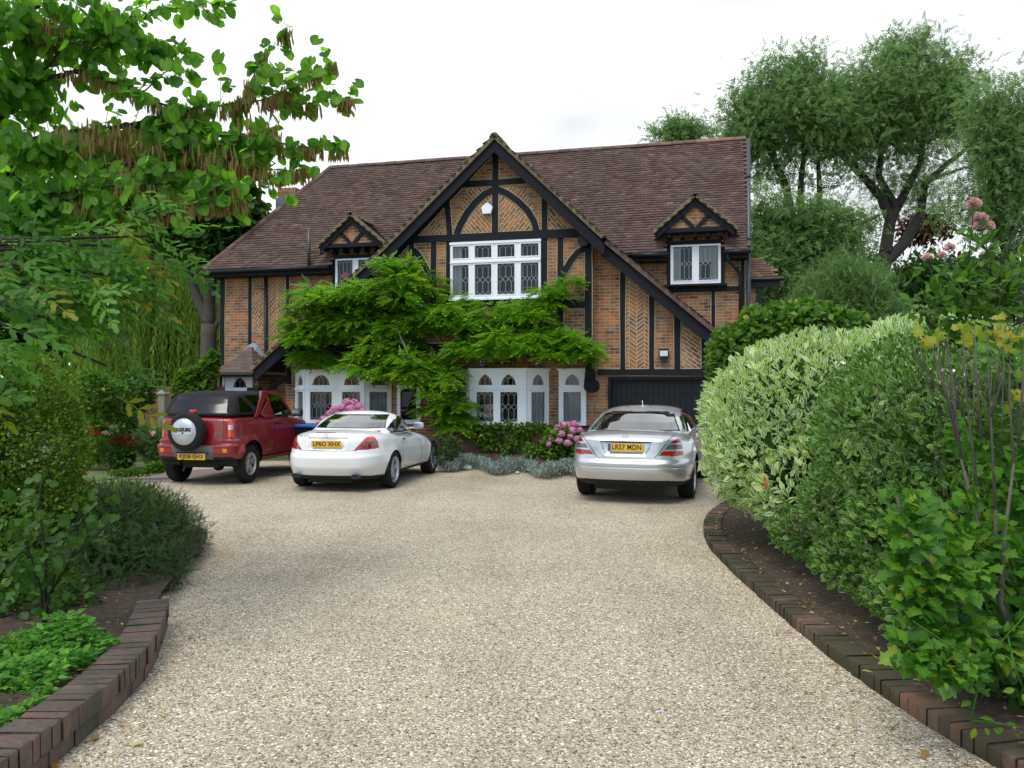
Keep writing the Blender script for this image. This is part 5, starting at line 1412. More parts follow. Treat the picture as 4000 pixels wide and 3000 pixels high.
def gravel_mat():
    m, t, p, o = newmat('pea_gravel'); tc = N(t, 'ShaderNodeTexCoord')
    wob = N(t, 'ShaderNodeTexNoise'); wob.inputs['Scale'].default_value = 60; t.links.new(tc.outputs['Object'], wob.inputs['Vector'])
    vm = N(t, 'ShaderNodeVectorMath', operation='MULTIPLY_ADD'); vm.inputs[1].default_value = (.008, .008, 0); t.links.new(wob.outputs['Color'], vm.inputs[0]); t.links.new(tc.outputs['Object'], vm.inputs[2])
    st = [(0, (.055,.04,.03)), (.10, (.16,.125,.09)), (.24, (.36,.29,.20)), (.38, (.27,.26,.235)), (.50, (.50,.42,.29)), (.62, (.40,.33,.25)), (.74, (.56,.50,.40)), (.86, (.37,.26,.165)), (.93, (.68,.65,.59)), (1, (.80,.78,.74))]
    cols = []; hts = []
    for sc in (100, 60):
        v = N(t, 'ShaderNodeTexVoronoi'); v.inputs['Scale'].default_value = sc; t.links.new(vm.outputs[0], v.inputs['Vector'])
        sp = N(t, 'ShaderNodeSeparateColor'); t.links.new(v.outputs['Color'], sp.inputs[0]); r = ramp(t, st); t.links.new(sp.outputs[0], r.inputs[0])
        d = ramp(t, [(.0, (1,1,1)), (.45, (.95,.95,.95)), (.8, (.52,.49,.45))]); t.links.new(v.outputs['Distance'], d.inputs[0])  # painted shade: each stone's colour darkens towards the gaps
        cols.append(mixc(t, 1.0, r.outputs[0], d.outputs[0], 'MULTIPLY')); hts.append(v.outputs['Distance'])
    nz = N(t, 'ShaderNodeTexNoise'); nz.inputs['Scale'].default_value = 33; nz.inputs['Detail'].default_value = 2; t.links.new(tc.outputs['Object'], nz.inputs['Vector'])
    sw = ramp(t, [(.52, (0,0,0)), (.56, (1,1,1))]); t.links.new(nz.outputs[0], sw.inputs[0])
    c = mixc(t, sw.outputs[0], cols[0], cols[1])
    n2 = N(t, 'ShaderNodeTexNoise'); n2.inputs['Scale'].default_value = .55; n2.inputs['Detail'].default_value = 8; n2.inputs['Roughness'].default_value = .62; t.links.new(tc.outputs['Object'], n2.inputs['Vector'])
    rr = ramp(t, [(.30, (1.05,1.04,.95)), (.5, (1.30,1.30,1.22)), (.70, (1.45,1.46,1.40))]); t.links.new(n2.outputs[0], rr.inputs[0]); c = mixc(t, 1.0, c, rr.outputs[0], 'MULTIPLY')
    # long, faint wheel-worn lanes running towards the house
    mpp = N(t, 'ShaderNodeMapping'); mpp.inputs['Scale'].default_value = (1.5, .10, 1); mpp.inputs['Rotation'].default_value = (0, 0, .06); t.links.new(tc.outputs['Object'], mpp.inputs[0])
    n5 = N(t, 'ShaderNodeTexNoise'); n5.inputs['Scale'].default_value = 1.0; n5.inputs['Detail'].default_value = 3; t.links.new(mpp.outputs[0], n5.inputs['Vector'])
    r5 = ramp(t, [(.36, (.93,.925,.91)), (.5, (1,1,1)), (.64, (1.04,1.04,1.03))]); t.links.new(n5.outputs[0], r5.inputs[0]); c = mixc(t, 1.0, c, r5.outputs[0], 'MULTIPLY')
    t.links.new(c, p.inputs['Base Color']); p.inputs['Roughness'].default_value = .8
    mx = N(t, 'ShaderNodeMix'); mx.data_type = 'FLOAT'; t.links.new(sw.outputs[0], mx.inputs[0]); t.links.new(hts[0], mx.inputs[2]); t.links.new(hts[1], mx.inputs[3])
    b = N(t, 'ShaderNodeBump'); b.invert = True; b.inputs['Strength'].default_value = .85; b.inputs['Distance'].default_value = .008; t.links.new(mx.outputs[0], b.inputs['Height']); t.links.new(b.outputs[0], p.inputs['Normal'])
    return m
M['gravel'] = gravel_mat()
M['grass'] = ground_mat('lawn_grass', [(.3, (.035,.075,.015)), (.5, (.07,.13,.025)), (.7, (.12,.18,.04))], 30, patch=(1.2, (.14,.14,.05)))
M['earth'] = ground_mat('garden_earth', [(.3, (.02,.014,.009)), (.5, (.055,.038,.024)), (.62, (.09,.062,.04)), (.72, (.20,.155,.10))], 26, 1.0)
M['field'] = ground_mat('rough_ground', [(.3, (.03,.05,.015)), (.6, (.07,.09,.03))], 5)
M['paving'] = ground_mat('stone_paving', [(.3, (.13,.105,.09)), (.5, (.19,.155,.135)), (.7, (.25,.21,.18))], 6, .3)
sheet('ground', [(-120, -30), (120, -30), (120, 260), (-120, 260)], -.012, M['field'])
sheet('driveway', [(-9, -4), (3.2, -4), (5.0, 12), (6.5, 19.5), (-12, 19.5), (-9.5, 13), (-4.2, 10)], -.004, M['gravel'])
sheet('path', [gp(276, 1046)[:2], gp(470, 1033)[:2], gp(700, 1024)[:2], gp(700, 1004)[:2], gp(470, 1012)[:2], gp(276, 1024)[:2]], .002, M['paving'])
sheet('lawn', [(-30, 14.8), gp(170, 1044)[:2], gp(270, 1032)[:2], gp(350, 1024)[:2], gp(345, 985)[:2], (-12, 24), (-30, 24)], .006, M['grass'])
sheet('house_bed', [hw(-7.0, 17.45)[:2], hw(-2.45, 17.2)[:2], hw(-2.45, 18.3)[:2], hw(-7.0, 18.3)[:2]], .006, M['earth'])

# edging curves, world coordinates on the gravel
EL_ = [(-2.05, 2.2), (-2.08, 3.2), (-2.08, 3.75), (-2.09, 4.35), (-2.16, 4.94), (-2.30, 5.47), (-2.50, 6.06)]
ER_ = [(2.6, 2.4), (2.33, 3.2), (2.2, 3.75), (2.10, 4.3), (2.04, 5.0), (2.02, 5.62), (2.03, 6.8), (2.06, 7.93), (2.13, 8.98), (2.31, 10.0), (2.62, 11.0), (2.98, 11.8), (3.45, 12.7), (4.0, 13.6)]
def resample(pts, step):
    P = [Vector((x, y, 0)) for x, y in pts]; out = []
    # Catmull-Rom
    D_ = []
    for i in range(len(P)-1):
        p0 = P[max(0, i-1)]; p1 = P[i]; p2 = P[i+1]; p3 = P[min(len(P)-1, i+2)]
        for k in range(40):
            u = k/40; D_.append(.5*((2*p1) + (p2-p0)*u + (2*p0-5*p1+4*p2-p3)*u*u + (3*p1-p0-3*p2+p3)*u**3))
    D_.append(P[-1]); acc = 0; out = [D_[0]]
    for a, b in zip(D_[:-1], D_[1:]):
        acc += (b-a).length
        if acc >= step: out.append(b); acc = 0
    return out
def soil(name, edge, far, z):
    m_ = MB(); E_ = resample(edge, .3)
    for i in range(len(E_)-1):
        a, b = E_[i], E_[i+1]; K = 6
        for k in range(K):
            def q(p, u, s): x = p.x + (far - p.x)*u; return (x, p.y, z + .05*sin(x*3+p.y*2.3)*u + .03*u)
            m_.poly([q(a, k/K, 0), q(b, k/K, 0), q(b, (k+1)/K, 0), q(a, (k+1)/K, 0)])
    o = m_.build(name, M['earth'], smooth=True); tag(o, kind='structure')
soil('left_bed_soil', [(x-.12, y) for x, y in EL_] + [(-2.9, 7.2), (-3.4, 9.2), (-5, 11)], -9.5, .135)
soil('right_bed_soil', [(x+.1, y) for x, y in ER_], 12, .055)
M['edgebrick'] = rnd_mat('weathered_edging_brick', [(0, (.095,.075,.065)), (.3, (.16,.105,.085)), (.55, (.145,.115,.095)), (.8, (.19,.115,.085)), (.97, (.18,.145,.12)), (1, (.30,.11,.06))], .92, .7, 30, .45, patch=(3.5, .5, .62, (.085,.08,.06)))
M['mossbrick'] = rnd_mat('mossy_edging_brick', [(0, (.10,.07,.05)), (.4, (.17,.095,.065)), (.7, (.13,.10,.07)), (1, (.24,.12,.075))], .95, .8, 30, .35, patch=(2.0, .42, .52, (.062,.055,.022)))
def brick_run(name, edge, label, mat, sgn, courses):
    """courses: (z0, z1, depth across, step along, setback)"""
    Vs = []; Fs = []; At = []; n = 0
    for (z0, z1, dp, st, sb) in courses:
        E_ = resample(edge, st)
        for i in range(len(E_)-1):
            a, b = E_[i], E_[i+1]; d_ = (b-a).normalized(); nr = Vector((-d_.y, d_.x, 0)) * sgn
            g = .0035; jz = random.uniform(-.004, .004); js = random.uniform(-.004, .004); ra = random.random(); tw = random.uniform(-.004, .004)
            a2 = a + d_*g; b2 = b - d_*g; h = [(0, z0), (0, z1-.006), (.006, z1), (dp-.006, z1), (dp, z1-.006), (dp, z0)]
            for e, q in enumerate((a2, b2)):
                for (x, z) in h:
                    ww = q + nr*(x + js + sb + (tw if e else -tw)); Vs.append((ww.x + random.uniform(-.0015, .0015), ww.y, z + (jz if z > z0 else 0) + random.uniform(-.0015, .0015)))
            At += [(0, 0, ra)]*12
            for k in range(5): Fs.append((n+k, n+k+1, n+6+k+1, n+6+k))
            Fs += [(n, n+1, n+4, n+5), (n+1, n+2, n+3, n+4), (n+6, n+7, n+10, n+11), (n+7, n+8, n+9, n+10)]
            n += 12
    o = np_mesh(name, np.array(Vs), np.array(Fs), mat, None, np.array(At)); tag(o, label, 'brick edging'); 
    m_ = MB(); z0, z1, dp, st, sb = courses[-1]; E_ = resample(edge, .2)   # mortar core so the joints are closed
    for a, b in zip(E_[:-1], E_[1:]):
        d_ = (b-a).normalized(); nr = Vector((-d_.y, d_.x, 0)) * sgn
        P = [a+nr*.022, b+nr*.022, b+nr*(dp-.01), a+nr*(dp-.01)]
        m_.poly([(p.x, p.y, z1-.012) for p in P]); m_.poly([(P[0].x, P[0].y, 0), (P[1].x, P[1].y, 0), (P[1].x, P[1].y, z1-.012), (P[0].x, P[0].y, z1-.012)])
    m_.build('mortar', plain('dark_joint', (.045,.036,.028), .95, noise=.4), o)
    return o
brick_run('brick_edging', EL_, 'two course brown brick edging wall along the left side of the gravel drive', M['edgebrick'], 1, [(0, .082, .105, .215, 0.012), (.086, .192, .215, .073, 0)])
brick_run('brick_edging', ER_, 'low mossy curved brick edging along the right side of the gravel drive', M['mossbrick'], -1, [(-.01, .082, .205, .073, 0)])

# loose pebbles standing proud of the gravel sheet
def pebbles():
    n = 70000; Y = 2.9 + 8.5*rng.random(n)**1.6; X = (rng.random(n)*2-1)*(.62*Y+.3)
    el = np.interp(Y, [p[1] for p in EL_]+[9], [p[0] for p in EL_]+[-3.3]); er = np.interp(Y, [p[1] for p in ER_], [p[0] for p in ER_])
    k = (X > el+.01) & (X < er-.01); X, Y = X[k], Y[k]; n = len(X)
    s = .003 + .0045*rng.random(n)**1.8; a = rng.random(n)*6.28
    T = np.array([(1,0,0), (.3,.75,0), (-.8,.5,0), (-.9,-.4,0), (.2,-.8,0), (.1,0,.75)]); F = np.array([(0,1,5,5), (1,2,5,5), (2,3,5,5), (3,4,5,5), (4,0,5,5)])
    ca, sa = np.cos(a)[:,None], np.sin(a)[:,None]; el_ = (1+.6*rng.random(n))[:,None]
    x = (T[:,0]*el_*ca - T[:,1]*sa)*s[:,None] + X[:,None]; y = (T[:,0]*el_*sa + T[:,1]*ca)*s[:,None] + Y[:,None]; z = T[:,2]*s[:,None]*(.6+.6*rng.random(n))[:,None] - .004
    V = np.stack([x, y, z], 2).reshape(-1, 3); Ft = F[:, :3]; FF = (Ft[None] + (np.arange(n)*6)[:,None,None]).reshape(-1, 3)
    at_ = np.zeros((len(V), 3)); at_[:,2] = np.repeat(rng.random(n), 6)
    mt = rnd_mat('loose_pebble', [(0, (.08,.06,.045)), (.12, (.20,.15,.11)), (.28, (.40,.32,.22)), (.45, (.30,.29,.27)), (.60, (.54,.45,.31)), (.75, (.62,.56,.45)), (.86, (.40,.27,.17)), (.94, (.72,.69,.63)), (1, (.82,.80,.77))], .75, 0, 50, .15)
    o = np_mesh('gravel', V, FF, mt, None, at_); tag(o, kind='stuff')
pebbles()

# ================================================================= LEAVES
def strip_leaf(prof, cols=(-1, -.62, 0, .62, 1), fold=.18, curl=.12, notch=0.0):
    """prof = [(v along, half width)]"""
    V = []; At = []; nc = len(cols)
    for v, w_ in prof:
        for u in cols: V.append((u*w_, v - notch*abs(u)*max(0, 1-v*2.2), fold*abs(u)*w_ - curl*v*v)); At.append((abs(u), v))
    F = [(i*nc+j, i*nc+j+1, (i+1)*nc+j+1, (i+1)*nc+j) for i in range(len(prof)-1) for j in range(nc-1)]
    return np.array(V), np.array(F), np.array(At)
T_OVAL = strip_leaf([(0, .02), (.25, .22), (.55, .26), (.82, .13), (1, .01)], (-1, 0, 1))
T_VARI = strip_leaf([(0, .02), (.2, .15), (.45, .22), (.72, .15), (1, .01)], (-1, -.62, 0, .62, 1))
T_EUON = strip_leaf([(0, .05), (.35, .26), (.75, .30), (1, .10)], (-1, -.5, .5, 1), fold=.3)
T_HEART = strip_leaf([(0, .16), (.12, .40), (.38, .52), (.65, .46), (.86, .27), (1, .03)], (-1, -.5, 0, .5, 1), fold=.22, notch=.35)
T_ROUND = strip_leaf([(0, .08), (.2, .32), (.5, .42), (.8, .30), (1, .04)], (-1, 0, 1), fold=.2)
T_POD = strip_leaf([(0, .01), (.2, .06), (.75, .075), (1, .005)], (-1, 0, 1), fold=.3, curl=.05)
T_QUAD = (np.array([(0,0,0), (.28,.5,.04), (0,1,-.05), (-.28,.5,.04)], float), np.array([(0,1,2,3)]), np.array([(0,0), (1,.5), (0,1), (1,.5)], float))
T_NEED = (np.array([(0,0,0), (.10,.5,.04), (0,1,-.05), (-.10,.5,.04)], float), np.array([(0,1,2,3)]), np.array([(0,0), (1,.5), (0,1), (1,.5)], float))
def lobed():
    pts = [(0,0), (.16,-.10), (.40,.02), (.33,.22), (.56,.40), (.34,.52), (.30,.66), (.14,.74), (0,1.0), (-.14,.74), (-.30,.66), (-.34,.52), (-.56,.40), (-.33,.22), (-.40,.02), (-.16,-.10)]
    V = [(0, .38, -.03)] + [(x, y, .12*abs(x) - .06*y*y) for x, y in pts]; At = [(0, .4)] + [(min(1, abs(x)*2+.3), y) for x, y in pts]
    n = len(pts); F = [(0, 1+i, 1+(i+1) % n, 1+(i+2) % n) for i in range(0, n, 2)]
    return np.array(V), np.array(F), np.array(At)
T_LOBE = lobed()
def pinnate(n=6, ll=.30, lw=.055, droop=.25, ang=58, leaflet='q', tip=True):
    V = []; F = []; At = []
    def add(px, py, pz, a, L, w_):
        b = len(V); ca, sa = cos(a), sin(a)
        if leaflet == 'q': P = [(0,0,0), (w_, L*.42, .01), (0, L, -.06), (-w_, L*.42, .01)]; Q = [(0,1,2,3)]; AT = [(0,0), (1,.5), (0,1), (1,.5)]
        else:
            P = [(0,0,0), (w_*.8, L*.2, .01), (w_*1.15, L*.35, .01), (w_*.75, L*.48, 0), (w_*.95, L*.6, -.01), (w_*.45, L*.72, -.03), (0, L, -.07), (-w_*.45, L*.72, -.03), (-w_*.95, L*.6, -.01), (-w_*.75, L*.48, 0), (-w_*1.15, L*.35, .01), (-w_*.8, L*.2, .01)]
            Q = [(0,1,2,11), (11,2,3,10)]; Q = [(0,1,2,11), (2,10,11,11)][:1] + [(2,3,9,10), (10,11,2,2)][:1] + [(3,4,8,9), (4,5,7,8), (5,6,6,7)][:2] + [(0,0,0,0)][:0]
            Q = [(0,1,2,10), (0,10,11,11)][:1] + [(2,3,9,10), (3,4,8,9), (4,5,7,8)]; AT = [(0,0)]+[(1,.4)]*5+[(0,1)]+[(1,.4)]*5
            Q.append((5,6,7,5)) if False else None
        for (x, y, z) in P: V.append((px + x*ca + y*sa, py - x*sa + y*ca, pz + z))
        for f in Q: F.append(tuple(b+i for i in f))
        if leaflet != 'q': F.append((b+5, b+6, b+7, b+6)) if False else F.append((b+5, b+6, b+7, b+8)) if False else None
        At.extend(AT)
    for i in range(n):
        v = .16 + .78*i/(n-1); z = -droop*v*v; k = sin(pi*(.25+.62*v))
        for sg in (-1, 1): add(0, v, z, sg*radians(ang)*(1.05-.25*v), ll*k, lw*k)
    if tip: add(0, .96, -droop*.95, 0, ll*.9, lw)
    b = len(V); V += [(-.008,0,0), (.008,0,0), (.006,1,-droop), (-.006,1,-droop)]; F.append((b,b+1,b+2,b+3)); At += [(.2,.3)]*4
    F = [f for f in F if len(f) == 4]
    return np.array(V, float), np.array(F), np.array(At, float)
T_WIST = pinnate(5, .34, .088, .30, ang=62)
T_ASH = pinnate(4, .36, .10, .25)
T_MAHO = pinnate(4, .52, .06, .20, ang=46, leaflet='t')
T_FERN = pinnate(7, .22, .035, .15, ang=50)
def scatter(name, parent, mat, T, pos, dirv, nrm, size, rnd=None, shade=None):
    V0, F0, A0 = T; n = len(pos); y = dirv/np.linalg.norm(dirv, axis=1, keepdims=True)
    x = np.cross(y, nrm); x /= np.linalg.norm(x, axis=1, keepdims=True)+1e-9; z = np.cross(x, y)
    s = (size*np.ones(n))[:,None,None]
    V = pos[:,None,:] + s*(V0[None,:,0:1]*x[:,None,:] + V0[None,:,1:2]*y[:,None,:] + V0[None,:,2:3]*z[:,None,:])
    k = len(V0); F = (F0[None] + (np.arange(n)*k)[:,None,None]).reshape(-1, 4)
    if rnd is None: rnd = rng.random(n)
    A_ = np.zeros((n, k, 3)); A_[:,:,0] = A0[None,:,0]; A_[:,:,1] = A0[None,:,1]; A_[:,:,2] = rnd[:,None]
    return np_mesh(name, V.reshape(-1, 3), F, mat, parent, A_.reshape(-1, 3))
def rdir(n): d = rng.normal(size=(n, 3)); return d/np.linalg.norm(d, axis=1, keepdims=True)
def blobpts(blobs, n, shell=.55, top=None):
    """points in ellipsoids (cx,cy,cz,rx,ry,rz), more of them near the surface; returns points and outward directions"""
    B = np.array(blobs, float); vol = (B[:,3]*B[:,4]*B[:,5])**.67; k = rng.choice(len(B), n, p=vol/vol.sum())
    d = rdir(n); r = (shell + (1-shell)*rng.random(n))[:,None]
    b = B[k]; return b[:,:3] + d*r*b[:,3:], d
def prune(blobs, P, d, f=.80):
    """drop points buried deep inside another blob"""
    keep = np.ones(len(P), bool)
    for b in blobs: keep &= (((P-np.array(b[:3]))/np.array(b[3:]))**2).sum(1) > f*f
    return P[keep], d[keep]
def clustered(blobs, ncl, per, sig, shell=.55, flat=1.0):
    C, d = blobpts(blobs, ncl, shell); k = np.repeat(np.arange(ncl), per); o = rng.normal(size=(len(k), 3))*sig; o[:,2] *= flat
    return C[k]+o, d[k], C, k
UP = np.array([0, 0, 1.0])
def foliage(name, parent, mat, T, P, d, size, out=.6, up=.2, rnd_=.7, nup=.6, var=.35, rnd=None):
    n = len(P); dv = d*out + UP*up + rdir(n)*rnd_; nr = d*.5 + UP*nup + rdir(n)*.5
    return scatter(name, parent, mat, T, P, dv, nr, size*(1-var+2*var*rng.random(n)), rnd)
def branches(root, mat, trunk, centres, r0=.12, name='branch', kmax=120, wob=.12, rmin=.012):
    """trunk: list of polylines [(x,y,z,r)...]; connects cluster centres back to the nearest limb"""
    m_ = MB(); nodes = []
    for pl in trunk:
        pts = [Vector(p[:3]) for p in pl]; rs = [p[3] for p in pl]; Q = []; R_ = []
        for i in range(len(pts)-1):
            for k in range(4):
                u = k/4; Q.append(pts[i].lerp(pts[i+1], u)); R_.append(rs[i]*(1-u)+rs[i+1]*u)
        Q.append(pts[-1]); R_.append(rs[-1])
        m_.tube(Q, R_, 9)
        for q, r in zip(Q, R_): nodes.append((q, r))
    if trunk: m_.build('trunk', mat, root, smooth=True)
    m_ = MB(); C = [Vector(c) for c in centres]
    if len(C) > kmax: C = random.sample(C, kmax)
    base = nodes[0][0]; C.sort(key=lambda c: min((c-q).length for q, _ in nodes))
    for c in C:
        best = min(nodes, key=lambda t: (c-t[0]).length + max(0, t[0].z - c.z)*.8 - t[1]*2); a, r = best
        L = (c-a).length; r1 = max(rmin, min(r*.6, L*.025)); mid = a.lerp(c, .5) + Vector((random.uniform(-1,1), random.uniform(-1,1), random.uniform(-.2,1)))*L*wob
        P = [a, a.lerp(mid, .5) + (mid-a.lerp(c, .5))*.35, mid, mid.lerp(c, .55), c]; R_ = [r1*1.1, r1, r1*.75, r1*.5, rmin*.6]
        m_.tube(P, R_, 6); nodes += [(P[2], R_[2]), (P[3], R_[3])]
    if C: m_.build(name, mat, root, smooth=True)
G_ = lambda *c: c
M['bark'] = plain('grey_bark', (.085,.075,.06), .95, noise=.45, nscale=9, bump=.8, bscale=25)
M['barkdk'] = plain('dark_bark', (.035,.028,.022), .95, noise=.4, nscale=12, bump=.6, bscale=30)
M['barklt'] = plain('pale_bark', (.20,.17,.13), .9, noise=.4, nscale=12, bump=.6, bscale=30)
M['l_ash'] = leaf_mat('ash_leaf', [(0, (.075,.155,.042)), (.5, (.13,.24,.065)), (1, (.22,.34,.11))], trans=.45, petal=True, tmul=1.5)
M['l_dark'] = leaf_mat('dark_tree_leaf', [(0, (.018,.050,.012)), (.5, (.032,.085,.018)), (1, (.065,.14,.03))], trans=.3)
M['l_mid'] = leaf_mat('shrub_leaf', [(0, (.035,.085,.02)), (.5, (.065,.14,.03)), (.9, (.11,.20,.04)), (1, (.22,.22,.05))], trans=.35)
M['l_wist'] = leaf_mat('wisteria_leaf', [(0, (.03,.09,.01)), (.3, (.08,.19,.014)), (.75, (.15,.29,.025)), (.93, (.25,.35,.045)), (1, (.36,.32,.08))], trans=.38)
M['l_judas'] = leaf_mat('heart_leaf', [(0, (.045,.115,.022)), (.5, (.085,.18,.04)), (1, (.15,.27,.06))], trans=.62, tmul=2.1)
M['pod'] = leaf_mat('seed_pod', [(0, (.16,.16,.03)), (.55, (.25,.21,.06)), (.85, (.27,.16,.07)), (1, (.34,.15,.10))], trans=.45, petal=True)
M['l_maho'] = leaf_mat('spiny_leaf', [(0, (.03,.095,.016)), (.6, (.055,.15,.025)), (.93, (.10,.22,.045)), (1, (.25,.18,.03))], trans=.35, rough=.5)
M['l_dog'] = leaf_mat('variegated_leaf', [(0, (.08,.16,.07)), (.4, (.14,.24,.11)), (.8, (.24,.34,.19)), (1, (.50,.50,.30))], margin=(.58,.66,.44), trans=.35, mw=(.42,.72))
M['l_euo'] = leaf_mat('euonymus_leaf', [(0, (.03,.085,.02)), (.5, (.05,.13,.03)), (1, (.09,.19,.04))], margin=(.24,.34,.12), trans=.25, rough=.35, mw=(.6,.9))
M['l_cur'] = leaf_mat('currant_leaf', [(0, (.022,.075,.014)), (.4, (.05,.14,.024)), (.8, (.10,.21,.035)), (.96, (.20,.25,.045)), (1, (.38,.25,.07))], trans=.4)
M['l_yel'] = leaf_mat('yellowing_leaf', [(0, (.13,.20,.04)), (.6, (.25,.26,.06)), (1, (.38,.26,.08))], trans=.45)
M['l_yew'] = leaf_mat('conifer_spray', [(0, (.03,.07,.012)), (.5, (.09,.165,.022)), (.85, (.17,.26,.035)), (1, (.26,.33,.06))], trans=.3, vein=False)
M['l_jun'] = leaf_mat('juniper_spray', [(0, (.022,.045,.022)), (.6, (.04,.075,.035)), (1, (.085,.125,.055))], trans=.15, vein=False)
M['l_willow'] = leaf_mat('willow_leaf', [(0, (.07,.12,.03)), (.5, (.13,.20,.05)), (1, (.21,.28,.08))], trans=.4, vein=False)
M['l_lav'] = leaf_mat('silver_leaf', [(0, (.13,.18,.14)), (.5, (.22,.29,.24)), (1, (.38,.44,.39))], trans=.2, vein=False, petal=True)
M['l_cover'] = leaf_mat('ground_cover_leaf', [(0, (.04,.13,.025)), (.5, (.07,.20,.035)), (1, (.12,.28,.05))], trans=.35)
M['l_purple'] = leaf_mat('purple_leaf', [(0, (.035,.012,.018)), (1, (.08,.025,.03))], trans=.3)
def petal(name, st): return leaf_mat(name, st, trans=.35, vein=False, tmul=1.1, petal=True)
M['pink'] = petal('pink_petal', [(0, (.55,.14,.32)), (.5, (.70,.26,.46)), (1, (.80,.42,.58))])
M['palepink'] = petal('pale_pink_petal', [(0, (.62,.35,.34)), (.6, (.75,.50,.48)), (1, (.82,.66,.62))])
M['redp'] = petal('red_petal', [(0, (.45,.02,.02)), (1, (.65,.06,.05))])
M['rust'] = petal('rusty_flower', [(0, (.12,.045,.01)), (1, (.28,.11,.02))])
def ab_(blist, dy=1.0):
    """(px, py, rx_px, ry_px, Y[, depth radius]) -> ellipsoids in metres"""
    out = []
    for b in blist:
        c = at(b[0], b[1], b[4]); k = b[4]/FOC; out.append((c.x, c.y, max(c.z, .05), b[2]*k, (b[5] if len(b) > 5 else min(b[2], b[3])*k*dy), b[3]*k))
    return out
def TR(pl, Y, r):   # polyline of pixels -> 3-D with radii
    out = []
    for i, p in enumerate(pl):
        q = at(p[0], p[1], Y + (p[2] if len(p) > 2 else 0)); out.append((q.x, q.y, q.z, r[0] + (r[1]-r[0])*i/max(1, len(pl)-1)))
    return out
# ================================================================= TREES BEYOND THE HOUSE
def plant(name, label, cat, base, group=None):
    o = empty(name, base); tag(o, label, cat, group); return o
def rel(o):
    """children were built in world coordinates: keep them there under their root"""
    bpy.context.view_layer.update()
    for c in o.children:
        if c.matrix_parent_inverse == Matrix.Identity(4): c.matrix_parent_inverse = o.matrix_world.inverted()
def tree(name, label, base, trunk, blobs, ncl, per, sig, mat, T, size, bark=None, group='trees around the house', shell=.45, flat=.6, kb=110, rmin=.02, droop=-.1, cat='tree', inner=0):
    o = plant(name, label, cat, base, group); P, d, C, k = clustered(blobs, ncl, per, sig, shell, flat)
    foliage('crown', o, mat, T, P, d, size, out=.6, up=droop, rnd_=.8)
    branches(o, bark or M['barkdk'], trunk, C, kmax=kb, rmin=rmin)
    rel(o); return o
GT = 'trees around the house'
tree('ash_tree', 'tall spreading tree with dark forked trunk and feathery crown right of the house', (15.0, 34, 0),
    [TR([(1890, 845), (1893, 680), (1897, 600), (1912, 552)], 34, (.42, .34)), TR([(1912, 552), (1924, 474), (1905, 427), (1865, 380), (1818, 333), (1765, 302)], 34, (.26, .08)),
     TR([(1920, 490), (1937, 449), (1915, 411), (1899, 380), (1908, 302), (1905, 239)], 34, (.22, .07)), TR([(1937, 449), (1958, 411), (1990, 349), (1999, 270), (1985, 190)], 34, (.2, .05)),
     TR([(1905, 575), (1958, 520), (1990, 458), (1999, 395), (2052, 349), (2099, 314)], 34, (.26, .06)), TR([(1999, 395), (2030, 380), (2090, 360)], 34, (.1, .04))],
    ab_([(1930, 225, 165, 115, 34, 2.6), (1870, 345, 50, 35, 34), (1962, 385, 35, 35, 34), (1968, 85, 30, 24, 34), (1925, 110, 30, 25, 34), (2090, 190, 30, 60, 34), (2035, 260, 75, 110, 34, 2.2), (1850, 265, 100, 95, 34, 2.4), (1965, 130, 80, 45, 34), (1880, 165, 90, 45, 34), (2020, 190, 80, 60, 34), (1930, 215, 110, 45, 34), (1850, 235, 80, 40, 34), (2040, 255, 60, 40, 34), (1990, 100, 40, 30, 34), (2060, 130, 30, 35, 34),
         (1880, 300, 50, 45, 34), (1960, 320, 40, 50, 34), (2005, 420, 45, 45, 34), (1900, 400, 22, 60, 34), (1800, 215, 60, 45, 34), (1935, 270, 70, 40, 34)]), 1350, 14, .45, M['l_ash'], T_ASH, .25, shell=.15, kb=170)
tree('ash_tree', 'airy tree with several thin stems directly behind the right end of the roof', (11.8, 33, 0),
    [TR([(1745, 845), (1740, 640), (1720, 520), (1699, 405), (1668, 333), (1627, 283)], 33, (.3, .06)), TR([(1738, 600), (1732, 480), (1730, 395), (1740, 317), (1752, 286)], 33, (.18, .06)),
     TR([(1740, 560), (1770, 470), (1771, 405), (1768, 349), (1810, 325)], 33, (.16, .05)), TR([(1741, 700), (1818, 560), (1837, 520), (1865, 480), (1900, 465)], 33, (.16, .06))],
    ab_([(1690, 250, 120, 95, 33, 2.4), (1650, 385, 38, 30, 33), (1715, 400, 30, 22, 33), (1805, 385, 40, 25, 33), (1665, 140, 30, 22, 33), (1745, 128, 30, 22, 33), (1620, 290, 55, 80, 33, 1.6), (1780, 270, 90, 80, 33, 2), (1615, 215, 45, 45, 33), (1680, 175, 60, 45, 33), (1740, 165, 60, 45, 33), (1770, 210, 60, 35, 33), (1700, 235, 80, 40, 33), (1625, 280, 45, 40, 33), (1720, 290, 60, 30, 33), (1780, 255, 50, 30, 33),
         (1650, 340, 40, 35, 33), (1700, 345, 30, 30, 33), (1780, 330, 40, 18, 33), (1590, 300, 25, 25, 33)]), 1000, 13, .45, M['l_ash'], T_ASH, .25, shell=.15, kb=140)
tree('dark_tree', 'lower dense tree filling the gap beside the roof below the airy crowns', (11.5, 29, 0),
    [TR([(1740, 845), (1735, 600), (1730, 480)], 29, (.3, .12))],
    ab_([(1655, 450, 50, 35, 29), (1740, 465, 60, 28, 29), (1825, 480, 50, 25, 29), (1690, 510, 80, 45, 29), (1790, 520, 80, 35, 29), (1650, 580, 60, 60, 29), (1740, 600, 90, 60, 29), (1820, 590, 70, 50, 29), (1640, 660, 40, 60, 29)]), 560, 26, .42, M['l_ash'], T_ASH, .25, shell=.4)
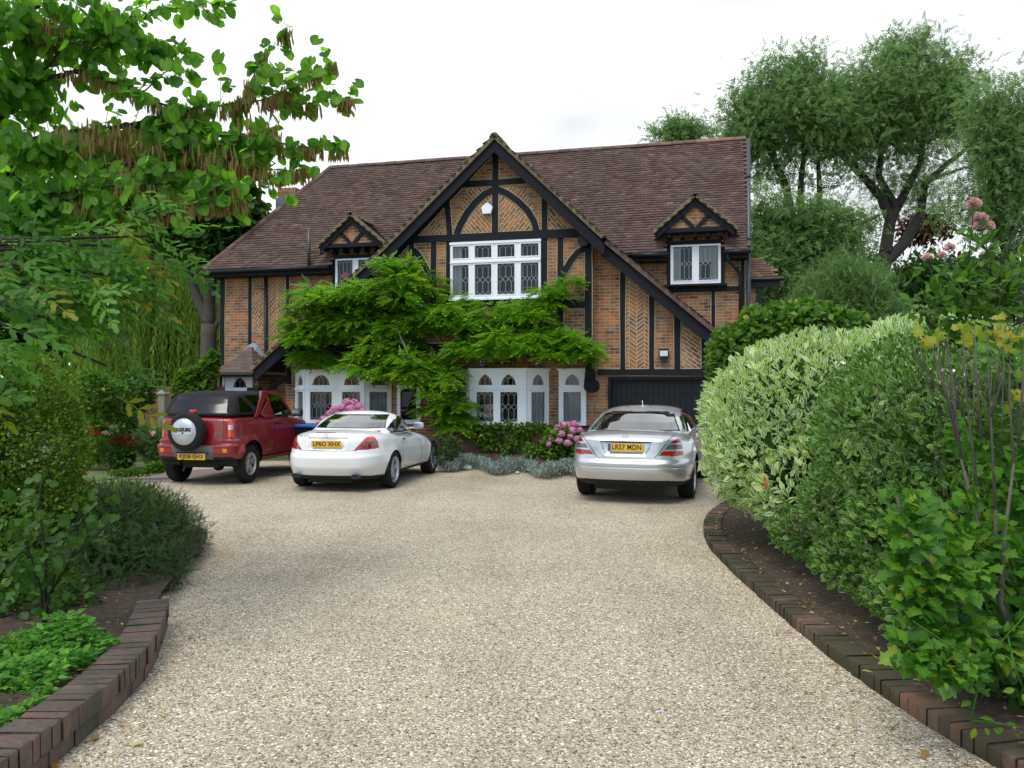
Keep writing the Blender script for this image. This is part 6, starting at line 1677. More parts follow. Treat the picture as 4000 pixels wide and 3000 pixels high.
tree('willow_tree', 'drooping grey green tree at the right edge behind the pink roses', (13.5, 21, 0),
    [TR([(2230, 845), (2200, 600), (2150, 480), (2140, 380), (2165, 300)], 21, (.16, .05)), TR([(2200, 600), (2110, 520), (2050, 490)], 21, (.05, .02))],
    ab_([(2140, 240, 45, 55, 21), (2190, 300, 50, 60, 21), (2135, 340, 45, 50, 21), (2190, 400, 45, 60, 21), (2150, 430, 35, 60, 21), (2200, 500, 40, 60, 21), (2080, 440, 30, 25, 21), (2215, 230, 40, 60, 21)]), 420, 20, .32, M['l_ash'], T_ASH, .17, shell=.3, flat=1.2, droop=-.7)
tree('purple_tree', 'purple leaved tree glimpsed through the branches on the right', (19, 42, 0), [TR([(1965, 845), (1965, 600)], 42, (.2, .1))],
    ab_([(1990, 490, 40, 25, 42), (1960, 610, 50, 40, 42), (2060, 600, 40, 40, 42)]), 60, 60, .5, M['l_purple'], T_OVAL, .28)
tree('distant_tree', 'small pale crown rising behind the roof ridge', (12, 60, 0), [TR([(1465, 845), (1465, 350)], 60, (.4, .2))],
    ab_([(1440, 292, 26, 12, 60), (1470, 272, 24, 16, 60), (1500, 288, 26, 13, 60), (1468, 295, 50, 16, 60)]), 60, 26, .6, M['l_ash'], T_ASH, .45)
tree('dark_hedge', 'dark evergreen hedge at the back of the garden on the right', (20, 38, 0), [TR([(1900, 845), (1900, 700)], 38, (.3, .2))],
    ab_([(1600+i*90, 650+12*sin(i*2), 80, 90, 38) for i in range(9)]), 330, 60, .5, M['l_dark'], T_QUAD, .30, cat='hedge', shell=.6)
tree('feathery_shrub', 'soft feathery green shrub above the hedges on the right', (7, 17.5, 0), [TR([(1800, 870), (1800, 700)], 17.5, (.05, .03))],
    ab_([(1770, 640, 45, 35, 17.5), (1830, 625, 45, 40, 17.5), (1880, 650, 40, 35, 17.5), (1800, 690, 90, 45, 17.5), (1890, 700, 60, 40, 17.5)]), 260, 60, .16, M['l_ash'], T_FERN, .17, shell=.3, flat=1.3, droop=.8, cat='shrub', rmin=.006)
# left side
tree('broad_tree', 'big dark leafed tree behind the left end of the house with pale forked trunk', (-8.9, 24, 0),
    [TR([(452, 905), (450, 790), (451, 700)], 24, (.25, .22)), TR([(451, 700), (425, 640), (402, 570), (392, 470), (370, 380)], 24, (.16, .07)), TR([(451, 705), (452, 640), (462, 560), (468, 470), (500, 400)], 24, (.20, .08)), TR([(452, 725), (474, 690), (480, 640)], 24, (.1, .05))],
    ab_([(430, 430, 70, 60, 24), (510, 450, 45, 55, 24), (380, 480, 60, 50, 24), (330, 400, 70, 60, 24), (470, 530, 40, 40, 24), (250, 360, 80, 60, 24), (370, 330, 70, 50, 24), (480, 380, 50, 40, 24)]), 330, 55, .32, M['l_dark'], T_ROUND, .22, bark=M['bark'], shell=.5)
for i, (px, py, rx, ry, Y, lb) in enumerate(((60, 560, 190, 300, 36, 'dark woodland tree at the far left edge'), (300, 640, 150, 240, 38, 'dark tree directly behind the weeping willow'), (-160, 480, 180, 360, 33, 'tall dark tree beyond the left edge of the drive'), (455, 720, 80, 170, 34, 'dark shrubby tree in the gap beside the left corner of the house'))):
    tree('woodland_tree', lb, (at(px, py, Y).x, Y, 0), [TR([(px, 900), (px, 600)], Y, (.3, .15))], ab_([(px+rx*.5*sin(k*2.1), py+ry*.6*cos(k*1.7), rx*.55, ry*.45, Y) for k in range(7)]), 260, 60, .55, M['l_dark'], T_QUAD, .36, shell=.6)
def willow():
    Y = 28; base = at(330, 837, Y); o = plant('weeping_willow', 'weeping willow with long hanging curtains of leaves behind the garden fence', 'tree', (base.x, Y, 0), GT)
    n = 900; px = 330 + rng.normal(size=n)*95; top = 400 + np.abs(px-330)*.9 + rng.random(n)*280; L = (3.0 + 4.0*rng.random(n)); yy = Y + rng.normal(size=n)*1.2
    X0 = (px-1106)/FOC*yy; Z0 = CAM_H + (837-top)/FOC*yy; per = 44
    u = np.tile(np.linspace(0, 1, per), n); k = np.repeat(np.arange(n), per); z = Z0[k] - u*L[k]; ok = z > .4
    ph = rng.random(n)*6; X = X0[k] + .12*np.sin(u*4+ph[k]); Yv = yy[k] + .12*np.cos(u*3+ph[k])
    P = np.stack([X, Yv, z], 1)[ok]; m_ = len(P); d = np.array([0, 0, -1.0]) + rdir(m_)*.45; tone = np.clip(rng.random(n)[k][ok]*.8 + rng.random(m_)*.3, 0, 1)
    scatter('crown', o, M['l_willow'], T_NEED, P, d, rdir(m_), .24, tone)
    branches(o, M['barkdk'], [TR([(330, 900), (330, 600), (335, 450)], Y, (.4, .15))], np.stack([X0, yy, Z0], 1)[:60], rmin=.03); rel(o)
willow()

# ================================================================= ON THE HOUSE FRONT
def pw(px, py, dc):
    """point in front of the facade"""
    c = 18.25 - dc; s, z = fs(px*1.80832, py*1.80832, c); return hw(s, c, z), (c*cos(A) - s*sin(A))
def wisteria():
    B = [(700,650,70,38,.5), (785,650,75,32,.5), (865,625,60,52,.5), (660,715,55,45,.5), (760,700,75,42,.42), (840,735,70,50,.42), (905,680,50,50,.3), (690,775,45,22,.25), (820,790,70,35,.5), (900,805,70,40,.5),
         (950,680,50,32,.3), (1005,700,60,32,.32), (1075,690,60,30,.32), (1145,685,55,32,.3), (1225,745,62,38,.42), (1150,740,50,28,.42), (1085,742,50,26,.4), (1010,755,50,26,.42), (955,830,42,40,.4), (965,880,45,34,.38),
         (1192,640,28,28,.15), (1238,615,28,8,.08), (985,905,26,24,.3), (642,715,22,26,.22), (985,650,26,12,.15),  (858,578,40,10,.5), (1270,770,25,20,.3), (930,600,14,30,.1)]
    bl = []
    for px, py, rx, ry, dc in B:
        p, Y = pw(px, py, dc); k = Y/FOC; bl.append((p.x, p.y, p.z, rx*k, .16+dc*.55, ry*k))
    base, Y = pw(960, 1000, .35); o = plant('wisteria', 'bright green climber spreading across the front of the house over the ground floor windows', 'climbing plant', (base.x, base.y, 0))
    bl = [(b[0], b[1], b[2], b[3]*.86, b[4], b[5]*.86) for b in bl]; L_, ld = blobpts(bl, 900, .2); sel = []
    for q in range(len(L_)):          # lumps of foliage spaced apart so that dark gaps stay between them
        if all(((L_[q]-L_[s])*np.array([1, .8, 1.5])).dot((L_[q]-L_[s])*np.array([1, .8, 1.5])) > .085 for s in sel): sel.append(q)
    C = L_[sel]; nl = len(C); lt = rng.random(nl); lr = .75+.5*rng.random(nl); k = np.repeat(np.arange(nl), 60); d = rdir(len(k)); d[:,2] = np.abs(d[:,2])*1.0 - .35; d /= np.linalg.norm(d, axis=1, keepdims=True)
    P = C[k] + d*np.array([.29, .22, .15])*lr[k][:,None]*(.55+.5*rng.random(len(k)))[:,None] + np.array([-sin(A), -cos(A), 0])*.08; tone = lt[k]; f = -(P@np.array([sin(A), cos(A), 0])) + 18.25
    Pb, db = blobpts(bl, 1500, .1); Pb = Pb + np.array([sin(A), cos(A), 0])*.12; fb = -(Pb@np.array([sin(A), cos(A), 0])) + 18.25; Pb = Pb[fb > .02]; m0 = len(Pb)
    scatter('inner_foliage', o, M['l_wist'], T_WIST, Pb, rdir(m0)*.8 - UP*.2, UP*.5 + rdir(m0)*.5 + np.array([-.2, -.8, 0]), .22*(.7+.5*rng.random(m0)), rng.random(m0)*.25)  # back layer takes only the darkest tones, painting shade between the lumps
    keep = f > .03; P, d, tone = P[keep], d[keep], tone[keep]; n = len(P)
    dv = d*np.array([1, .8, .5]) + np.array([-sin(A), -cos(A), 0])*.35 - UP*.15 + rdir(n)*.35; nr = UP*1.0 + np.array([-sin(A), -cos(A), 0])*.55 + rdir(n)*.25
    scatter('foliage', o, M['l_wist'], T_WIST, P, dv, nr, .24*(.65+.6*rng.random(n)), np.clip(rng.random(n)*.55 + .38*tone + .05, 0, 1))
    pal = rng.random(n) < .02
    scatter('young_shoots', o, M['l_yel'], T_WIST, P[pal]+np.array([0, -.12, .02]), dv[pal], nr[pal], .2, rng.random(pal.sum())*.6)
    def br(pl, r, dc=.25, mat='bark'):
        m_ = MB(); pts = [pw(x, y, dc)[0] for x, y in pl]; m_.tube(pts, np.linspace(r[0], r[1], len(pts)), 8); m_.build('branch', M[mat], o, smooth=True)
    br([(956, 1005), (950, 960), (942, 925), (935, 880), (915, 835), (893, 795), (884, 780)], (.055, .035), .2)
    br([(886, 785), (878, 755), (868, 735), (860, 712), (852, 690)], (.028, .014), .85, 'barklt'); br([(884, 783), (868, 768), (862, 745)], (.022, .012), .86, 'barklt')
    br([(990, 985), (975, 960), (955, 935), (940, 905)], (.04, .03), .25); br([(985, 990), (988, 955), (1002, 935)], (.025, .012), .25); br([(935, 880), (960, 870), (1000, 800), (1080, 760), (1200, 745)], (.03, .012), .15)
    br([(893, 795), (840, 770), (760, 730), (680, 700)], (.03, .012), .15); br([(900, 780), (930, 700), (940, 620), (920, 575)], (.022, .01), .05)
    # a few lilac flower tassels
    fl_ = [(744, 695), (907, 655), (642, 738), (960, 756), (1040, 783), (958, 822), (760, 640), (1096, 700)]
    for x, y in fl_:
        p, Y = pw(x, y, .75); q = np.array(p) + rng.normal(size=(26, 3))*np.array([.025, .025, .06]); scatter('flower_tassel', o, petal_l, T_QUAD, q, rdir(26), rdir(26), .035)
    rel(o)
petal_l = petal('lilac_petal', [(0, (.30,.25,.55)), (1, (.50,.45,.75))])
wisteria()
def hydrangea(base, label, blooms, leafb, rb, Yc):
    o = plant('hydrangea', label, 'shrub', base)
    P, d = blobpts(leafb, 1500, .5); foliage('foliage', o, M['l_mid'], T_ROUND, P, d, .12, nup=.9, rnd=np.clip(rng.random(len(P))*1.05, 0, 1))
    for (px, py, r, Y) in blooms:
        c = np.array(at(px, py, Y)); R_ = r/FOC*Y; n = 150; dd = rdir(n); q = c + dd*R_*np.array([1, 1, .8])
        scatter('flower_head', o, M['pink'], T_QUAD, q - dd*.0, np.cross(dd, rdir(n)), dd, R_*.62, np.clip(.25+.5*rng.random(n)+.3*rng.random(), 0, 1))
    branches(o, M['barkdk'], [[(base[0], base[1], 0, .02), (base[0], base[1]+.05, .3, .015)]], P[:25], rmin=.005); rel(o)
random.seed(11)
c = at(1216, 1000, 17.1)
hydrangea((c.x, 17.1, 0), 'pink hydrangea beside the silver car below the narrow window', [(1222,920,10,16.8), (1240,916,9,16.9), (1236,930,9,16.7), (1205,925,9,16.8), (1213,937,8,16.6), (1232,943,7,16.6), (1252,930,8,16.8), (1190,947,7,16.7), (1208,952,7,16.5), (1226,957,8,16.5), (1247,948,8,16.6), (1186,960,6,16.6), (1250,962,7,16.5), (1200,930,7,16.8), (1260,940,7,16.7)],
    ab_([(1215, 955, 42, 36, 16.9), (1235, 980, 30, 20, 16.8), (1195, 975, 24, 25, 16.8)]), .1, 17)
c = at(745, 1000, 17.2)
hydrangea((c.x, 17.2, 0), 'pink hydrangea behind the white convertible in front of the left bay window', [(750,868,9,17.2), (765,870,9,17.2), (738,880,9,17.1), (757,883,10,17.0), (776,878,9,17.1), (722,885,9,17.1), (745,895,9,17), (768,893,9,17), (783,888,8,17), (712,893,8,17), (700,905,8,17), (690,915,8,16.9), (750,870,8,17.2), (730,895,8,17)],
    ab_([(745, 925, 50, 40, 17.2), (700, 950, 35, 35, 17.2), (790, 940, 35, 40, 17.2)]), .1, 17)
def bush(name, label, base, blobs, n, mat, T, size, shell=.55, cat='shrub', group=None, nst=0, up=.2, pr=.0, stemmat=None, inner=0, stem_r=.012, **kw):
    o = plant(name, label, cat, base, group); P, d = blobpts(blobs, n, shell)
    if pr: P, d = prune(blobs, P, d, pr)
    foliage('foliage', o, mat, T, P, d, size, up=up, **kw)
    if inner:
        B2 = [(b[0], b[1], b[2], b[3]*.8, b[4]*.8, b[5]*.8) for b in blobs]; P2, d2 = blobpts(B2, inner, .2); foliage('inner_foliage', o, M['l_dark'], T_OVAL, P2, d2, size*1.8, rnd=rng.random(len(P2))*.4)  # darker leaf colour inside paints the bush's inner shade and blocks see-through
    if nst: branches(o, stemmat or M['barkdk'], [[(base[0], base[1], base[2], stem_r*1.6), (base[0], base[1], base[2]+.25, stem_r*1.3)]], P[:nst], rmin=stem_r*.35)
    rel(o); return o
def pwb(L, dc=.15):
    out = []
    for px, py, rx, ry in L: p, Y = pw(px, py, dc); k = Y/FOC; out.append((p.x, p.y, p.z, rx*k, .13, ry*k))
    return out
c = pw(1100, 1000, .1)[0]
bush('climbing_rose', 'dark green rose trained on the brick below the right bay window', (c.x, c.y, 0), pwb([(1030, 937, 30, 16), (1060, 930, 28, 14), (1095, 925, 30, 12), (1140, 928, 32, 14), (1065, 960, 20, 16), (1120, 955, 28, 20), (1165, 925, 20, 12), (1095, 975, 14, 12), (1045, 955, 22, 12)], .25), 1700, M['l_mid'], T_OVAL, .085, nst=26, rnd=None, stem_r=.008)
c = pw(975, 1000, .2)[0]
bush('grey_shrub', 'small dull green shrub at the foot of the climber trunk', (c.x, c.y-.3, 0), ab_([(975, 965, 22, 22, 17.0), (960, 985, 20, 16, 16.8)]), 1500, M['l_jun'], T_NEED, .08, cat='shrub')
c = at(1140, 985, 17.0)
bush('leafy_plant', 'small green plant growing by the low brick plinth', (c.x, 17.0, 0), ab_([(1145, 975, 14, 18, 16.9), (1185, 985, 30, 8, 16.9)]), 500, M['l_mid'], T_OVAL, .07)
# silver edging plants: one continuous mass along the bed
def lavender():
    n = 15000; t = rng.random(n); px = 945 + t*310; base_y = 1012 + 22*t + 6*np.sin(t*19); Y = CAM_H*FOC/(base_y-837) + .15*rng.normal(size=n) + .1; X = (px-1106)/FOC*Y
    h = .10 + .09*np.abs(np.sin(t*21+1)) + .09*np.abs(np.sin(t*9)); r = rng.random(n)**.6; z = h*(1.0-.0)*r; X += rng.normal(size=n)*.05; Y += (rng.random(n)-.35)*.45
    P = np.stack([X, Y, z], 1); dv = UP*1.0 + rdir(n)*.75
    o = scatter('silver_edging_plants', None, M['l_lav'], T_NEED, P, dv, rdir(n), .075*(.6+.8*rng.random(n))); tag(o, kind='stuff')
lavender()
M['flint'] = plain('white_flint', (.55,.55,.53), .7, noise=.45, nscale=9, bump=.6, bscale=14)
for (px, py, sx_, sz_, lb) in ((1005, 1015, .30, .10, 'large flat white stone nearest the white convertible'), (1090, 1022, .12, .06, 'small grey green stone in the middle of the bed edge'), (1118, 1024, .09, .05, 'smallest rounded stone beside another small stone'), (1193, 1027, .34, .07, 'long low white stone nearest the silver car'), (1070, 1014, .16, .11, 'knobbly upright grey stone among the silver plants')):
    m_ = MB(); rs = random.Random(px); K, L = 12, 7; c = gp(px, py)
    for i in range(L):
        th = pi*i/(L-1)
        for j in range(K):
            a = 2*pi*j/K; r = 1 + rs.uniform(-.16, .16); m_.v.append((sx_*.5*sin(th)*cos(a)*r, .10*sin(th)*sin(a)*r*(1+sx_), sz_*(.4+.6*cos(th)*r)))
    for i in range(L-1):
        for j in range(K): m_.f.append((i*K+j, i*K+(j+1) % K, (i+1)*K+(j+1) % K, (i+1)*K+j)); m_.m.append(0); m_.uv.append(None)
    o = m_.build('flint_stone', M['flint'], smooth=True); o.location = (c.x, c.y+.08, 0); tag(o, lb, 'stone', 'stones along the edge of the house bed')
# recycling box behind the red car's bonnet
c = at(668, 930, 17.0); o = empty('recycling_box', (c.x, 17.0, 0), -A); tag(o, 'black box with a blue lid standing between the red and white cars', 'bin')
m_ = MB(); m_.box(-.24, .24, -.2, .2, 0, .90); m_.build('box', M['blackpl'], o, bevel=.02)
m_ = MB(); m_.box(-.27, .27, -.24, .24, .905, .96); m_.build('lid', plain('blue_lid', (.02,.12,.45), .4, noise=.1), o, bevel=.02)

# ================================================================= LEFT SIDE GARDEN
M['oldwood'] = plain('weathered_wood', (.22,.20,.15), .9, noise=.35, nscale=12, bump=.5, bscale=30)
fe = empty('picket_fence', (at(300, 837, 21).x, 21, 0), radians(4)); tag(fe, 'weathered picket fence between the flower border and the willow', 'fence')
for i in range(22):
    x = -3.2 + i*.19; h = 1.02 + .02*sin(i*1.9)
    m_ = MB(); m_.prism([(x-.045, .05), (x+.045, .05), (x+.045, h-.1), (x, h), (x-.045, h-.1)], -.01, .012); m_.build('picket', M['oldwood'], fe)
for z in (.3, .8): m_ = MB(); m_.box(-3.3, 1.0, .014, .05, z-.04, z+.04); m_.build('rail', M['oldwood'], fe)
c = at(353, 842, 19.0); gpost = empty('gate_post', (c.x, 19.0, 0), -A); tag(gpost, 'square grey wooden post with a pointed cap left of the red car', 'post')
m_ = MB(); m_.box(-.085, .085, -.085, .085, 0, 1.56); m_.build('post', M['oldwood'], gpost, bevel=.006)
m_ = MB(); n = 4; m_.v += [(-.11,-.11,1.56), (.11,-.11,1.56), (.11,.11,1.56), (-.11,.11,1.56), (-.11,-.11,1.585), (.11,-.11,1.585), (.11,.11,1.585), (-.11,.11,1.585), (0,0,1.70)]
for q in ((0,3,2,1), (0,1,5,4), (1,2,6,5), (2,3,7,6), (3,0,4,7), (4,5,8), (5,6,8), (6,7,8), (7,4,8)): m_.f.append(q); m_.m.append(0); m_.uv.append(None)
m_.build('cap', M['oldwood'], gpost)
bush('ivy_shrub', 'glossy ivy shrub on the wall behind the red car', (at(420, 837, 20.2).x, 20.2, 0), ab_([(415, 815, 32, 18, 20.2), (450, 798, 18, 22, 20.2), (395, 850, 22, 30, 20.2), (430, 850, 30, 25, 20.2), (462, 775, 10, 16, 20.2)]), 1800, M['l_mid'], T_ROUND, .13)
m_ = MB(); c = at(425, 870, 20.8); m_.box(-1.4, .75, 0, .2, 0, 1.75); o = m_.build('garden_wall', M['brickdk']); o.location = (c.x, 20.6, 0); o.rotation_euler = (0, 0, -A); tag(o, 'short brick garden wall covered by the ivy beside the porch', 'wall')
GB = 'plants in the flower border'
for lb, bl, n, mt, T, sz in (('tall mixed green shrub at the left of the border', [(200, 850, 35, 55, 16.5), (245, 870, 35, 50, 17)], 3000, 'l_mid', T_OVAL, .09),
    ('dark evergreen bush in the middle of the border', [(290, 850, 45, 45, 20), (255, 915, 40, 40, 19)], 2600, 'l_dark', T_OVAL, .10),
    ('low green plants at the left front of the border', [(200, 975, 50, 22, 17.2), (250, 985, 40, 16, 17.2)], 1500, 'l_mid', T_FERN, .16),
    ('feathery green clump beside the red car', [(325, 955, 26, 32, 17.5), (340, 975, 16, 22, 17.5)], 900, 'l_ash', T_FERN, .2),
    ('leafy green plant with small red flowers at the left of the border', [(190, 925, 30, 30, 17.5), (225, 935, 26, 26, 17.8)], 1500, 'l_mid', T_OVAL, .09),
    ('low spreading plants on the lawn edge', [(280, 1022, 50, 5, 15.5), (340, 1010, 22, 9, 15.5)], 1500, 'l_mid', T_OVAL, .06)):
    bb = ab_(bl); bush('border_plant', lb, (bb[0][0], bb[0][1], 0), bb, n, M[mt], T, sz, group=GB, cat='plant')
o = bush('sedum', 'rusty orange flower clump in front of the picket fence', (at(265, 990, 17).x, 17, 0), ab_([(262, 985, 26, 24, 17)]), 900, M['l_dark'], T_OVAL, .10, cat='plant')
P, d = blobpts(ab_([(250, 955, 20, 10, 17), (280, 958, 18, 9, 17), (265, 945, 22, 8, 17)]), 1200, .3); o2 = foliage('flower_head', o, M['rust'], T_QUAD, P, d, .045); o2.matrix_parent_inverse = o.matrix_world.inverted()
for (px, py, k, mt, lb) in ((192, 922, 8, 'redp', 'red flower at the top left of the border'), (182, 945, 8, 'redp', 'red flower lowest in the border'), (208, 935, 5, 'redp', 'small red flower in the border'), (240, 882, 7, 'redp', 'red flower high in the evergreen bush'), (245, 921, 5, 'palepink', 'pale pink flower above the green leaves'), (230, 935, 5, 'palepink', 'pale pink bloom beside the red flowers'), (330, 935, 4, 'palepink', 'pale pink flower before the picket fence')):
    p = at(px, py, 16.8); q = np.array(p) + rng.normal(size=(40, 3))*np.array([.05, .03, .025])*k/6; o = scatter('border_flower', None, M[mt], T_QUAD, q, rdir(40), rdir(40), .05); tag(o, lb, 'flower', 'flowers in the border')
# clipped conifer, juniper mound and other foreground shrubs on the left
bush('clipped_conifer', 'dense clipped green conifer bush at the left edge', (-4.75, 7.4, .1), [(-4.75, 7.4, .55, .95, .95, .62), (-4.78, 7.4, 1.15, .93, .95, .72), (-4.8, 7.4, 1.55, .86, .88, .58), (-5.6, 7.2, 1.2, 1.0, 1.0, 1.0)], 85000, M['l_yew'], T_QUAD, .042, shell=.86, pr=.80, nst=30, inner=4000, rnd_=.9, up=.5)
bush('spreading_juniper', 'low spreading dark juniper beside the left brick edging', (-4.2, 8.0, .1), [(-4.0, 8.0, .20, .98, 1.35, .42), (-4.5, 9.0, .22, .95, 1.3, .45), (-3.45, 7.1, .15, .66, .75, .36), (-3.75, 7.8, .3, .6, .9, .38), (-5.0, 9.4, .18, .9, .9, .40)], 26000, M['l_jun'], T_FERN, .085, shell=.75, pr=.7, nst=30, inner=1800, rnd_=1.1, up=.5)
bush('rosemary_bush', 'grey green spiky bush behind the juniper', (-5.4, 11.2, 0), [(-5.2, 10.8, .16, .6, .7, .30), (-4.9, 10.4, .15, .5, .5, .26)], 6000, M['l_yew'], T_NEED, .10, shell=.5, up=1.0)
def sprig_shrub(name, label, base, stems, mat, T, size, per, Yv, rs, blob=None, nb=0, cat='shrub', r=(.008, .003), spread=.06, bark='barkdk', rnd=None, hang=0.0, extra=None):
    """shrub made of explicit stems with leaves along them"""
    o = plant(name, label, cat, base); P = []; D_ = []
    for st in stems:
        pts = [Vector(p) for p in st]; m_ = MB(); m_.tube(pts, np.linspace(r[0], r[1], len(pts)), 6); m_.build('stem', M[bark], o, smooth=True)
        L = sum((b-a).length for a, b in zip(pts[:-1], pts[1:])); k = max(3, int(L*per))
        for i in range(k):
            u = (.15+.85*i/k)*(len(pts)-1); j = min(len(pts)-2, int(u)); p = pts[j].lerp(pts[j+1], u-j); q = rdir(1)[0]*spread; P.append(np.array(p)+q); D_.append(q/spread + np.array([0, -.3, .1-hang]))
    P = np.array(P); D_ = np.array(D_)
    if nb: P2, d2 = blobpts(blob, nb, .3); P = np.concatenate([P, P2]); D_ = np.concatenate([D_, d2 + np.array([0, -.3, -hang])])
    n = len(P); scatter('foliage', o, mat, T, P, D_ + rdir(n)*.3, UP*.7 + np.array([0, -.7, 0]) + rdir(n)*.45, size*(.65+.7*rng.random(n)), rng.random(n)*.95 if rnd is None else rnd(n))
    if extra: extra(o)
    rel(o); return o
def pst(L): return [tuple(at(x, y, Y)) for x, y, Y in L]
sprig_shrub('hazel_sapling', 'young shrub with round grey green leaves growing from bare stems in the left bed', tuple(at(100, 1345, 5.4)),
    [pst([(100,1345,5.4), (110,1280,5.4), (135,1180,5.3), (175,1110,5.2), (235,1060,5.2)]), pst([(95,1345,5.4), (90,1270,5.3), (60,1180,5.2), (20,1120,5.1)]), pst([(110,1280,5.4), (160,1200,5.3), (215,1150,5.2), (245,1140,5.2)]), pst([(100,1300,5.4), (100,1200,5.2), (85,1090,5.1), (90,1030,5.1)]), pst([(60,1180,5.2), (10,1230,5.1), (-40,1240,5.0)])],
    M['l_mid'], T_ROUND, .065, 34, 5.3, None, blob=ab_([(60, 1190, 85, 75, 5.3, .35), (20, 1110, 60, 70, 5.3, .3), (150, 1140, 50, 35, 5.3, .2)]), nb=95, spread=.05, rnd=lambda n: rng.random(n)*.35)
bush('dark_undergrowth', 'dark leafy undergrowth below the conifer at the left edge', (-4.0, 6.2, .1), [(-4.0, 6.3, .22, .7, .5, .25), (-3.4, 6.0, .2, .4, .4, .15), (-4.4, 5.8, .25, .7, .5, .3)], 2500, M['l_dark'], T_ROUND, .06, shell=.5)
def cover():
    n = 8200; x = -2.36 - 1.9*rng.random(n)**1.2; y = 3.7 + 1.6*rng.random(n); k = (x < -2.36 - (y-4.6)*.02); h = .26 + .07*np.sin(x*7+y*4) + .05*np.sin(y*13) - .08*np.clip((y-5.0)*3, 0, 1) - .05*np.exp(-((x+2.45)/.12)**2)*2
    P = np.stack([x, y, h*(.55+.45*rng.random(n)**.5)], 1)[k]; n = len(P)
    o = scatter('ground_cover', None, M['l_cover'], T_OVAL, P, UP*.25 + rdir(n)*np.array([1, 1, .35]), UP*.9 + rdir(n)*.45 + np.array([0, -.3, 0]), .050*(.6+.7*rng.random(n))); tag(o, 'mass of bright green ground cover spilling over the left brick edging', 'ground cover', kind='stuff')
cover()
